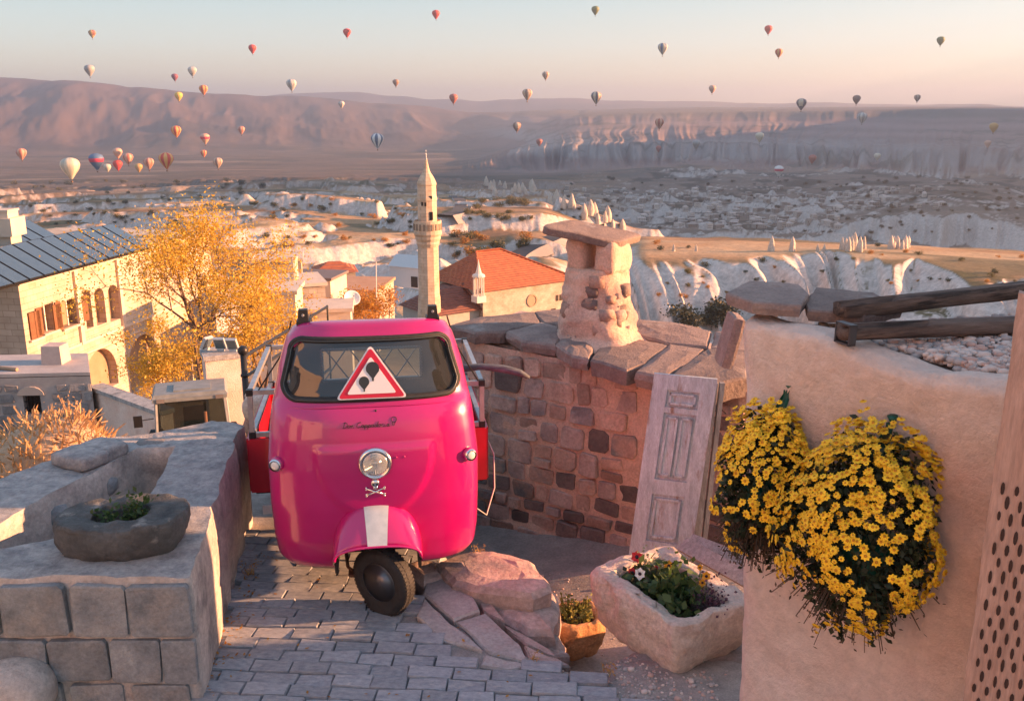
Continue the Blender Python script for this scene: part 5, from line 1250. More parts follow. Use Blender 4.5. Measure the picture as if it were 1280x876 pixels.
    def fend(a, t, off=0.0):
        hh = (1 - abs(a) ** 2.5) ** (1 / 2.5); zt = 0.745 + off - 0.225 * t ** 2.3; zb = 0.275 + 0.165 * t ** 1.2
        return ((0.288 - 0.022 * t ** 2 + off) * a, 0.08 - 0.285 * t - off * t, zb + (zt - zb) * hh)
    for i in range(nb):
        for j in range(na):
            a = math.sin((-1 + 2 * j / (na - 1)) * pi / 2); v.append(fend(a, i / (nb - 1)))
    fo = mesh('fender', v, [tuple(reversed(q)) for q in grid_faces(nb, na)], m_pink, root, local=True, smooth=True)
    sd = fo.modifiers.new('shell', 'SOLIDIFY'); sd.thickness = 0.012; sd.offset = -1
    b = MB(); pts = [fend(math.sin((-1 + 2 * j / (na - 1)) * pi / 2), 1.0) for j in range(na)]; b.tube(pts, 0.009, 6); ob(b, 'fender_lip', m_pink, fo, smooth=True)
    v = []
    for i in range(nb):
        t = 0.12 + 0.89 * i / (nb - 1)
        for j in range(7): x = (-1 + 2 * j / 6) * (0.30 - 0.08 * t); v.append(fend(x, t, 0.0035))
    mesh('silver_stripe', v, [tuple(reversed(q)) for q in grid_faces(nb, 7)], m_silver, fo, local=True, smooth=True)
    b = MB(); b.box((0, 0.32, 0.47), (0.52, 0.04, 0.42)); b.box((-0.265, 0.17, 0.42), (0.02, 0.32, 0.34)); b.box((0.265, 0.17, 0.42), (0.02, 0.32, 0.34)); ob(b, 'wheel_well', m_dark)
    # headlight, two small screw heads beside it
    z = 1.0; y = float(surfY(np.array(0.), np.array(z)))
    b = MB(); b.lathe((0.005, y + 0.01, z), [(0.104, 0), (0.104, -0.018), (0.094, -0.034), (0.084, -0.034), (0.080, -0.024)], 36, (0, 1, 0), False); hl = ob(b, 'headlight', m_chrome, smooth=True)
    b = MB(); b.lathe((0.005, y - 0.012, z), [(0.084, -0.008), (0.07, -0.016), (0.045, -0.021), (0.02, -0.024), (0.002, -0.0245)], 36, (0, 1, 0)); ob(b, 'lens', glass('lamp_glass', (0.85, 0.9, 0.9), 0.06, 0.15, 0.75), hl, smooth=True)
    b = MB(); b.lathe((0.005, y - 0.012, z), [(0.082, -0.006), (0.06, 0.012), (0.035, 0.03), (0.018, 0.036)], 30, (0, 1, 0)); ob(b, 'reflector', m_chrome, hl, smooth=True)
    b = MB(); b.lathe((0.005, y - 0.012, z), [(0.024, 0.02), (0.024, -0.004), (0.015, -0.009)], 16, (0, 1, 0)); ob(b, 'bulb_cap', m_chrome, hl, smooth=True)
    b = MB()
    for k in range(-5, 6): b.tube([(0.005 + k * 0.0135, y - 0.033 + abs(k) * 0.0018, z - 0.06 + abs(k) * 0.004), (0.005 + k * 0.0135, y - 0.033 + abs(k) * 0.0018, z - 0.03)], 0.003, 4)
    ob(b, 'lens_ribs', mat('lens_rib', (0.6, 0.65, 0.65), rough=0.2), hl)
    for x in (0.135, 0.185):
        b = MB(); b.lathe((x, float(surfY(np.array(x), np.array(1.03))), 1.03), [(0.007, 0.004), (0.006, -0.003)], 10, (0, 1, 0)); ob(b, 'screw_head', m_pink, smooth=True)
    b = MB(); b.lathe((0.02, float(surfY(np.array(0.02), np.array(1.315), False)) + 0.003, 1.315), [(0.007, 0.0), (0.006, -0.007)], 10, (0, 1, 0)); ob(b, 'washer_jet', m_black, smooth=True)
    # skull and crossbones emblem
    z = 0.838; y = float(surfY(np.array(0.), np.array(z))) - 0.004
    b = MB(); sv, sf = rock((0.052, 0.022, 0.05), 5, 6, 0.0, 1, 2.2); b.add(sv + np.array([0.0, y - 0.004, z + 0.034]), sf); sv, sf = rock((0.03, 0.02, 0.022), 6, 4, 0, 1, 3); b.add(sv + np.array([0.0, y - 0.004, z + 0.006]), sf)
    em = ob(b, 'skull_emblem', m_chrome, smooth=True); em['label'] = 'small chrome skull and crossbones badge'
    b = MB()
    for sx_ in (-1, 1): b.lathe((sx_ * 0.011, y - 0.012, z + 0.030), [(0.0075, 0.004), (0.006, -0.004)], 10, (0, 1, 0))
    b.lathe((0, y - 0.013, z + 0.014), [(0.004, 0.003), (0.003, -0.002)], 6, (0, 1, 0)); ob(b, 'eye_socket', m_black, em)
    for sg_ in (-1, 1):
        b = MB(); p0, p1 = np.array((-0.056, y - 0.003, z - 0.022 * sg_ - 0.022)), np.array((0.056, y - 0.003, z + 0.022 * sg_ - 0.022)); b.tube([p0, p1], 0.0055, 6)
        for p_ in (p0, p1):
            for dz in (-0.006, 0.006): sv, sf = rock((0.014, 0.012, 0.014), 7, 3, 0, 1, 2); b.add(sv + p_ + np.array([0, 0, dz]), sf)
        ob(b, 'crossbone', m_chrome, em, smooth=True)
    # hand-lettered name
    G = {'D': [[(.1, 0), (.25, 1), (.0, .9), (.3, 1.05), (.75, .75), (.7, .25), (.3, 0), (0, .05)]], 'o': [[(.4, .5), (.1, .45), (.05, .1), (.35, 0), (.5, .3), (.4, .5), (.62, .42)]],
         'n': [[(0, .45), (.1, 0), (.12, .3), (.35, .5), (.42, .1), (.6, 0)]], 'C': [[(.7, .85), (.5, 1), (.1, .7), (.0, .2), (.3, 0), (.75, .15)]], 'a': [[(.45, .45), (.15, .48), (.02, .15), (.25, 0), (.45, .4), (.45, .05), (.62, .05)]],
         'p': [[(.0, .45), (.12, -.4), (.1, .3), (.35, .5), (.5, .25), (.3, 0), (.1, .08), (.6, .05)]], 'd': [[(.45, .4), (.15, .48), (.02, .15), (.25, 0), (.45, .3), (.6, 1.0), (.48, .05), (.65, .05)]],
         'c': [[(.45, .4), (.2, .5), (.03, .2), (.2, 0), (.55, .1)]], 'i': [[(.05, .45), (.08, .05), (.3, .05)], [(.12, .7), (.14, .76)]], ' ': []}
    b = MB(); x = -0.185; sc_ = 0.034; zb = 1.222
    for ch in 'Don Cappadocia':
        for st in G[ch]:
            pp = []
            fine = resample([np.array((px, pz, 0.0)) for px, pz in st], 0.09, False)
            for px, pz, _ in fine: X = x + (px + 0.22 * pz) * sc_; Z = zb + pz * sc_; pp.append((X, float(surfY(np.array(X), np.array(Z))) - 0.0012, Z))
            b.tube(pp, 0.0019, 4)
        x += {'D': .80, 'C': .80, ' ': .45, 'i': .36}.get(ch, .60) * sc_
    a = np.linspace(0, 2 * pi, 15); bx, bz = x + 0.028, zb + 0.040
    pp = [(bx + 0.016 * math.cos(q), 0, bz + 0.016 * math.sin(q)) for q in a]; pp = [(px, float(surfY(np.array(px), np.array(pz))) - 0.0012, pz) for px, _, pz in pp]; b.tube(pp, 0.0022, 4)
    for dx in (-0.010, 0.010): p0, p1 = (bx + dx, bz - 0.012), (bx + dx * 0.3 - 0.004, bz - 0.036); b.tube([(q[0], float(surfY(np.array(q[0]), np.array(q[1]))) - 0.0012, q[1]) for q in (p0, p1)], 0.002, 4)
    lt = ob(b, 'lettering', mat('lettering_ink', (0.03, 0.004, 0.012), rough=0.5)); lt['label'] = 'handwritten name reading Don Cappadocia with a small balloon outline'
    # side lamps on the front corners
    for sx_ in (-1, 1):
        x, z = sx_ * 0.595, 0.985; y = float(surfY(np.array(x), np.array(z))); d = np.array((sx_ * 0.35, -1, 0.0)); d /= np.linalg.norm(d)
        b = MB(); b.lathe((x, y, z), [(0.046, -0.01), (0.046, 0.018), (0.040, 0.034)], 20, tuple(d)); l_ = ob(b, 'side_lamp', m_pink, smooth=True)
        b = MB(); c = np.array((x, y, z)) + d * 0.034; b.lathe(c, [(0.040, -0.004), (0.040, 0.010), (0.034, 0.014)], 20, tuple(d), False); ob(b, 'bezel', m_chrome, l_, smooth=True)
        b = MB(); b.lathe(c, [(0.034, 0.008), (0.02, 0.015), (0.004, 0.017)], 20, tuple(d)); ob(b, 'lens', mat('clear_lens', (0.66, 0.68, 0.68), rough=0.15, coat=0.5), l_, smooth=True)
    # roof marker lamps on the front roof corners
    for x in (-0.415, 0.405):
        b = MB(); b.box((x, 0.42, 1.845), (0.07, 0.06, 0.09), taper=0.8); b.box((x, 0.44, 1.802), (0.085, 0.10, 0.03)); rl = ob(b, 'roof_lamp', m_black)
        b = MB(); b.lathe((x, 0.389, 1.855), [(0.010, 0.004), (0.007, -0.004)], 8, (0, 1, 0)); ob(b, 'bolt', m_steel, rl)
    # front wheel, steered
    ax = np.array((-0.66, -0.75, -0.04)); ax /= np.linalg.norm(ax); c = np.array((0.03, -0.06, 0.222)); w_ = empty('wheel_dummy', (0, 0, 0)); bpy.data.objects.remove(w_)
    R, hw = 0.224, 0.056
    prof = [(0.125, -hw * 0.80), (0.150, -hw * 0.98), (0.185, -hw * 1.04), (0.208, -hw * 0.86), (0.219, -hw * 0.60), (R, -hw * 0.2), (R, hw * 0.2), (0.219, hw * 0.60), (0.208, hw * 0.86), (0.185, hw * 1.04), (0.150, hw * 0.98), (0.125, hw * 0.80)]
    def squash(b, z0=0.004):
        for i, q in enumerate(b.v):
            if q[2] < z0 + 0.05:
                t = (z0 + 0.05 - q[2]); dirn = np.array(q) - c; dirn[2] = 0; s_ = dirn @ ax; k = 0.55 * t * (1 if s_ > 0 else -1); nz = max(z0 + 0.0 + 0.05 * math.exp(-t / 0.05) * 0.9 - 0.012, z0); b.v[i] = (q[0] + ax[0] * k, q[1] + ax[1] * k, min(q[2], nz) if q[2] > z0 else z0 + 0.001 * (i % 3))
        return b
    b = MB(); b.lathe(c, prof, 56, tuple(ax), False); wh = ob(squash(b), 'front_wheel', m_rub, smooth=True)
    b = MB()
    for k in range(56):
        a = 2 * pi * k / 56; e1 = np.cross(ax, (0, 0, 1)); e1 /= np.linalg.norm(e1); e2 = np.cross(ax, e1); d = e1 * math.cos(a) + e2 * math.sin(a)
        for off in (-0.030, 0.0, 0.030): b.box(c + d * (R - 0.001 - 0.004 * (off != 0)) + ax * off, (0.016, 0.022, 0.007), axes=(np.cross(ax, d), ax, d))
    ob(squash(b), 'tread_block', m_rub, wh)['kind'] = 'stuff'
    b = MB(); b.lathe(c, [(0.128, hw * 0.82), (0.122, hw * 0.70), (0.112, hw * 0.50), (0.095, hw * 0.36), (0.06, hw * 0.42), (0.052, hw * 0.66), (0.030, hw * 0.74)], 40, tuple(ax)); b.lathe(c, [(0.128, hw * 0.80), (0.131, hw * 0.90), (0.126, hw * 0.94)], 40, tuple(ax), False); rm = ob(b, 'rim', mat('dark_rim', (0.16, 0.16, 0.17), rough=0.38, metallic=0.7), wh, smooth=True)
    for k in range(5):
        a = 2 * pi * k / 5; d = e1 * math.cos(a) + e2 * math.sin(a); b = MB(); b.lathe(c + d * 0.074 + ax * hw * 0.40, [(0.009, 0), (0.007, 0.012)], 6, tuple(ax)); ob(b, 'wheel_nut', m_steel, wh)
    b = MB(); b.tube([c - ax * 0.07 + np.array((0, 0.02, 0.02)), c - ax * 0.085 + np.array((0.0, 0.14, 0.16)), (0.0, 0.20, 0.55)], 0.028, 10); b.tube([c - ax * 0.08, c + ax * 0.02], 0.03, 10); ob(b, 'fork_arm', m_dark, smooth=True)
    b = MB(); b.tube([(-0.22, 0.30, 0.33), (-0.20, 0.15, 0.22), (-0.16, 0.1, 0.2)], 0.012, 6); b.box((-0.16, 0.10, 0.20), (0.07, 0.09, 0.015)); ob(b, 'brake_pedal', mat('rusty_iron', (0.13, 0.055, 0.03), rough=0.85), smooth=False)
    # cargo bed
    x0, x1, y0_, y1_, z0_, z1_ = -0.92, 0.84, 1.16, 2.55, 0.36, 0.775
    for nm, cc, dd in (('front_panel', ((x0 + x1) / 2, y0_, (z0_ + z1_) / 2), (x1 - x0, 0.03, z1_ - z0_)), ('side_panel', (x0, (y0_ + y1_) / 2, (z0_ + z1_) / 2), (0.03, y1_ - y0_ - 0.035, z1_ - z0_)),
                       ('side_panel', (x1, (y0_ + y1_) / 2, (z0_ + z1_) / 2), (0.03, y1_ - y0_ - 0.035, z1_ - z0_)), ('tail_panel', ((x0 + x1) / 2, y1_, (z0_ + z1_) / 2), (x1 - x0, 0.03, z1_ - z0_))):
        b = MB(); b.box(cc, dd); ob(b, nm, m_red)
    b = MB(); b.box(((x0 + x1) / 2, (y0_ + y1_) / 2, z0_ - 0.01), (x1 - x0 - 0.05, y1_ - y0_ - 0.05, 0.03)); b.box((0, 1.6, 0.28), (0.5, 2.0, 0.08)); b.tube([(-0.75, 1.95, 0.23), (0.68, 1.95, 0.23)], 0.03, 8); ob(b, 'bed_floor', m_dark)
    def rail(p0, p1): b = MB(); d = np.array(p1, float) - np.array(p0, float); ln = np.linalg.norm(d); d /= ln; up = np.array((0, 0, 1.0)) if abs(d[2]) < .9 else np.array((0, 1.0, 0)); e_ = np.cross(up, d); b.box((np.array(p0) + np.array(p1)) / 2, (ln, 0.035, 0.035), axes=(d, e_, np.cross(d, e_))); ob(b, 'rack_rail', m_steel)
    zt, zl = 1.125, 0.80
    for x in (x0 + 0.03, x1 - 0.03):
        for y in (y0_ + 0.03, y1_ - 0.03):
            rail((x, y, zl), (x, y, zt))
            for z in (zl, zt): b = MB(); b.box((x, y, z), (0.046, 0.046, 0.046)); ob(b, 'corner_cap', m_black)
        for z in (zl, zt): rail((x, y0_ + 0.055, z), (x, y1_ - 0.055, z))
    for y in (y0_ + 0.03, y1_ - 0.03):
        for z in (zl, zt): rail((x0 + 0.056, y, z), (x1 - 0.056, y, z))
    for sx_ in (-1, 1):
        b = MB(); c2 = np.array((sx_ * 0.68 - 0.04, 1.95, 0.222)); b.lathe(c2, prof, 30, (sx_, 0, 0), False); rw_ = ob(b, 'rear_wheel', m_rub, smooth=True)
        b = MB(); b.lathe(c2, [(0.128, hw * 0.8), (0.10, hw * 0.4), (0.05, hw * 0.5), (0.02, hw * 0.7)], 24, (sx_, 0, 0)); ob(b, 'rim', m_steel, rw_, smooth=True)
    b = MB(); b.box((-0.80, 1.145, 0.22), (0.10, 0.01, 0.07)); ob(b, 'marker_plate', mw)
    # cables from the cab to the rack
    for s_ in (1, -1):
        b = MB(); b.tube([(s_ * 0.54, 0.95, 1.70), (s_ * 0.60, 1.05, 1.48), (s_ * 0.80 - 0.02, y0_, 1.15)], 0.006, 5); ob(b, 'rack_cable', m_black)
    b = MB(); b.tube([(0.83, 1.22, 0.72), (0.90, 1.18, 0.55), (0.88, 1.0, 0.35), (0.80, 0.85, 0.20), (0.67, 0.7, 0.36)], 0.005, 5); ob(b, 'loose_cable', mat('grey_cable', (0.45, 0.43, 0.42), rough=0.6), smooth=True)
    # weathered branch lashed to the rack
    q = [P(582, 460, Y=6.75), P(602, 458, Y=6.75), P(630, 461, Y=6.74), P(650, 466, Y=6.72), P(662, 472, Y=6.70)]
    q = [q[0] + np.array([-0.25, 0.05, 0.0])] + q
    b = MB(); b.tube(q, [0.028, 0.030, 0.026, 0.032, 0.028, 0.012], 10)
    tag(b.ob('driftwood_branch', mat('silvered_wood', (0.065, 0.075, 0.085), (0.16, 0.18, 0.195), 14, 0.8, 0.5, 40, streak=(0.5, 3, 3), bdist=0.01), smooth=True), 'weathered grey branch sticking out beside the van cab over the truck bed', 'branch')
three_wheeler()
# ---------------------------------------------------------------- lane, tractor and buildings below on the left
def blockmat(name, c1, c2, cm, sx_, sy, rough=0.9):
    """ashlar too far off to build block by block"""
    m = bpy.data.materials.new(name); m.use_nodes = True; n, l = m.node_tree.nodes, m.node_tree.links; b = n['Principled BSDF']; b.inputs['Roughness'].default_value = rough; b.inputs['Specular IOR Level'].default_value = 0.2
    tc_ = n.new('ShaderNodeTexCoord'); sp = n.new('ShaderNodeSeparateXYZ'); l.new(tc_.outputs['Object'], sp.inputs[0])
    ad = n.new('ShaderNodeMath'); ad.operation = 'ADD'; l.new(sp.outputs[0], ad.inputs[0]); l.new(sp.outputs[1], ad.inputs[1]); cb = n.new('ShaderNodeCombineXYZ'); l.new(ad.outputs[0], cb.inputs[0]); l.new(sp.outputs[2], cb.inputs[1])
    br = n.new('ShaderNodeTexBrick'); br.inputs['Scale'].default_value = 1.0; br.inputs['Brick Width'].default_value = sx_; br.inputs['Row Height'].default_value = sy; br.inputs['Mortar Size'].default_value = sy * 0.05
    br.inputs['Color1'].default_value = c1 + (1,); br.inputs['Color2'].default_value = c2 + (1,); br.inputs['Mortar'].default_value = cm + (1,); l.new(cb.outputs[0], br.inputs['Vector'])
    t = n.new('ShaderNodeTexNoise'); t.inputs['Scale'].default_value = 0.9; t.inputs['Detail'].default_value = 8; r = n.new('ShaderNodeValToRGB'); r.color_ramp.elements[0].position = 0.3; r.color_ramp.elements[1].position = 0.7
    r.color_ramp.elements[0].color = (0.78, 0.74, 0.70, 1); r.color_ramp.elements[1].color = (1.1, 1.1, 1.1, 1); l.new(tc_.outputs['Object'], t.inputs['Vector']); l.new(t.outputs[0], r.inputs[0])
    q = n.new('ShaderNodeMix'); q.data_type = 'RGBA'; q.blend_type = 'MULTIPLY'; q.inputs[0].default_value = 1; l.new(br.outputs[0], q.inputs[6]); l.new(r.outputs[0], q.inputs[7]); l.new(q.outputs[2], b.inputs['Base Color'])
    bp = n.new('ShaderNodeBump'); bp.inputs['Strength'].default_value = 0.4; bp.inputs['Distance'].default_value = 0.03; l.new(br.outputs['Fac'], bp.inputs['Height']); bp.invert = True; l.new(bp.outputs[0], b.inputs['Normal'])
    return m
m_cream = blockmat('cream_ashlar', (0.46, 0.38, 0.31), (0.54, 0.455, 0.38), (0.36, 0.29, 0.235), 0.55, 0.30)
m_cream2 = mat('cream_plaster', (0.54, 0.44, 0.355), (0.62, 0.52, 0.43), 1.2, 0.92)
m_room = mat('dark_room', (0.05, 0.035, 0.028), rough=0.95)  # flat dark colour stands in for unlit rooms behind windows and doors
m_shut = mat('brown_shutter', (0.13, 0.05, 0.02), (0.20, 0.085, 0.035), 6, 0.6)
m_tile = None
def facade(name, fr, outline, holes, m, parent, depth=0.35, interior=None):
    """wall face with real openings: outline and holes are lists of (s, t)"""
    bm = bmesh.new(); rings = []
    for ring in [outline] + holes:
        vs = [bm.verts.new(fr(s, t, 0.0)) for s, t in ring]; rings.append(vs)
        for i in range(len(vs)): bm.edges.new((vs[i], vs[(i + 1) % len(vs)]))
    bmesh.ops.triangle_fill(bm, use_beauty=True, edges=bm.edges[:])
    bm.verts.index_update(); v = [tuple(q.co) for q in bm.verts]; f = [[q.index for q in fc.verts] for fc in bm.faces]; bm.free()
    n0 = fr(0, 0, 1.0) - fr(0, 0, 0.0)
    f = [q if np.dot(np.cross(np.subtract(v[q[1]], v[q[0]]), np.subtract(v[q[2]], v[q[0]])), n0) > 0 else q[::-1] for q in f]
    for ring in holes:
        a = len(v); n = len(ring); v += [tuple(fr(s, t, 0.0)) for s, t in ring] + [tuple(fr(s, t, -depth)) for s, t in ring]
        f += [[a + i, a + (i + 1) % n, a + n + (i + 1) % n, a + n + i] for i in range(n)]
    o = mesh(name, v, f, m, parent)
    for ring in holes:
        b = MB(); n = len(ring); b.add([fr(s, t, -depth + 0.01) for s, t in ring], [tuple(range(n))]); b.ob('opening', interior or m_room, o)
    return o
def arch(s0, s1, t0, t1, n=8):
    r = (s1 - s0) / 2; c = (s0 + s1) / 2; k = min(r, t1 - t0)
    return [(s0, t0), (s1, t0)] + [(c + r * math.cos(a), t1 - k + k * math.sin(a)) for a in np.linspace(0, math.pi, n)]
def rect(s0, s1, t0, t1): return [(s0, t0), (s1, t0), (s1, t1), (s0, t1)]

def mansion():
    W0 = P(22, 352, Y=42.0); W1 = P(150, 318, z=W0[2]); d = (W1 - W0); d[2] = 0; d /= np.linalg.norm(d)
    zt = W0[2]; zg = -14.0; Lw = 19.0
    root = empty('stone_mansion', (W0[0], W0[1], zg), 0, 'sunlit cream stone mansion with arches, brown shutters and rooftop solar panels', 'house')
    a = (W0[0], W0[1], 0.0); b_ = tuple((np.array(a) + d * Lw)); fr, L, nrm = wall_frame(a, b_)
    if nrm[0] < 0: fr, L, nrm = wall_frame(a, b_, flip=True)
    def st(u, v):                                                     # photo pixel -> (s, t) on the wall
        dr = ray(u, v); t = ((np.array(a) - CAM) @ nrm) / (dr @ nrm); q = CAM + dr * t; return (q - np.array(a)) @ d, q[2]
    holes = []; H = {}
    for k, (u0, v0, u1, v1) in enumerate(((38, 392, 48, 425), (55, 383, 67, 417), (79, 378, 98, 411))):
        s0, t0 = st(u0, v1); s1, t1 = st(u1, v0); t1 = min(t1, zt - 0.5); holes.append(rect(s0, s1, t0, t0 + 1.35 if k else t0 + 1.3)); H[k] = (s0, s1, t0)
    for u0, v0, u1, v1 in ((103, 362, 112, 412), (116, 360, 129, 407), (133, 356, 147, 402)):
        s0, _ = st(u0, v0); s1, _ = st(u1, v0); t0 = st((u0 + u1) / 2, v1)[1]; t1 = st((u0 + u1) / 2, v0)[1]; holes.append(arch(s0, s1, t0, min(t1, zt - 0.7)))
    for u0, v0, u1, v1 in ((110, 434, 150, 492), (164, 416, 203, 486)):
        s0, _ = st(u0, v1); s1, _ = st(u1, v1); t0 = st((u0 + u1) / 2, v1 - 4)[1]; t1 = st((u0 + u1) / 2, v0)[1]; holes.append(arch(s0, s1, max(t0, zg + 0.4), t1, 14))
    facade('front_wall', fr, rect(0, Lw, zg, zt), holes, m_cream, root, 0.5, mat('recess_wall', (0.30, 0.20, 0.13), (0.36, 0.25, 0.17), 2, 0.95))
    # other walls, string course, cornice
    back = -nrm; q = [np.array(a), np.array(a) + d * Lw, np.array(a) + d * Lw + back * 11, np.array(a) + back * 11]
    b = MB(); b.add([(p_[0], p_[1], zg) for p_ in q] + [(p_[0], p_[1], zt) for p_ in q], [(1, 2, 6, 5), (2, 3, 7, 6), (3, 0, 4, 7), (4, 5, 6, 7)]); b.ob('side_wall', m_cream, root)
    tb = st(110, 428)[1]
    for t0, hh, out in ((tb, 0.16, 0.10), (zt - 0.18, 0.2, 0.16), (tb - 0.55, 0.08, 0.05)):
        b = MB(); b.box(np.array(a) + d * Lw / 2 + nrm * out / 2 + np.array([0, 0, t0 + hh / 2]), (Lw + 0.2, out, hh), axes=(d, nrm, np.array([0, 0, 1.0]))); b.ob('string_course', m_cream2, root)
    for s in (st(103, 400)[0] - 0.25, st(150, 395)[0] + 0.2):
        b = MB(); b.box(np.array(a) + d * s + nrm * 0.07 + np.array([0, 0, (zt + tb) / 2]), (0.30, 0.14, zt - tb - 0.05), axes=(d, nrm, np.array([0, 0, 1.0]))); b.ob('pilaster', m_cream2, root)
    for k, (s0, s1, t0) in H.items():                                 # shutters folded back or closed
        w = (s1 - s0) * (0.5 if k == 0 else 0.45)
        for sa in ([s0 + 0.02, s0 + 0.02 + w] if k == 0 else [s0 - w - 0.03, s1 + 0.03]):
            b = MB(); hh = 1.33 if k else 1.28
            b.box(fr(sa + w / 2, t0 + hh / 2, 0.04), (w - 0.03, 0.05, hh), axes=(d, nrm, np.array([0, 0, 1.0]))); sh = b.ob('shutter', m_shut, root)
        b = MB(); b.box(fr((s0 + s1) / 2, t0 - 0.06, 0.06), (s1 - s0 + 0.2, 0.16, 0.10), axes=(d, nrm, np.array([0, 0, 1.0]))); b.ob('window_sill', m_cream2, root)
        if k: b = MB(); b.box(fr((s0 + s1) / 2, t0 + 0.66, -0.2), (0.06, 0.05, 1.3), axes=(d, nrm, np.array([0, 0, 1.0]))); b.ob('window_mullion', mat('white_frame', (0.7, 0.68, 0.64), rough=0.6), root)
    # solar panels: two tilted rows on a dark rack
    mp = mat('solar_glass', (0.030, 0.050, 0.075), (0.045, 0.07, 0.095), 3, 0.10, spec=0.8, coat=1.0); mf = mat('panel_frame', (0.03, 0.032, 0.036), rough=0.5, metallic=0.5); mbk = mat('panel_edge', (0.45, 0.46, 0.47), rough=0.4, metallic=0.6)
    up_ = np.array([0, 0, 1.0])
    for row, (off, z0, n, s0, ln, rise) in enumerate(((0.45, zt + 0.05, 13, -3.0, 2.35, 1.30), (-2.75, zt + 0.85, 12, -5.2, 2.0, 1.05))):
        base = np.array(a) + nrm * off; slope = back * ln + up_ * rise; sl = np.linalg.norm(slope); slope = slope / sl; nn = np.cross(d, slope); nn = nn if nn[2] > 0 else -nn
        b = MB(); b.box(base + d * (s0 + n * 1.08 / 2) + slope * sl / 2 + up_ * z0 - nn * 0.09, (n * 1.08, sl, 0.08), axes=(d, slope, nn))
        for s in np.arange(s0 + 0.3, s0 + n * 1.08, 2.1): b.box(base + d * s + slope * sl * 0.8 + up_ * (z0 - 0.7), (0.08, 0.08, 1.3), axes=(d, back, up_))
        b.ob('panel_rack', mf, root)
        for k in range(n):
            c = base + d * (s0 + 0.54 + k * 1.08) + slope * sl / 2 + up_ * z0
            b = MB(); b.box(c, (1.0, sl - 0.02, 0.05), axes=(d, slope, nn)); so = b.ob('solar_panel', mf, root); b = MB(); b.box(c + nn * 0.028, (0.93, sl - 0.10, 0.012), axes=(d, slope, nn)); b.ob('panel_glass', mp, so)
    # tall chimney block at the left end of the roof
    c = P(8, 300, Y=46); b = MB(); ct = P(8, 264, Y=46)[2]; b.box((c[0], c[1], (zt + ct) / 2), (1.0, 1.0, ct - zt)); b.box((c[0], c[1], ct - 0.75), (1.4, 1.4, 0.9)); b.box((c[0], c[1], ct + 0.05), (1.1, 1.1, 0.1)); b.ob('roof_turret', m_cream2, root)
    c = P(197, 292, Y=58); b = MB(); b.box((c[0], c[1], (c[2] - 12) / 2), (1.6, 1.6, 12 + c[2]), taper=0.9); b.ob('end_pier', m_cream, root)
mansion()

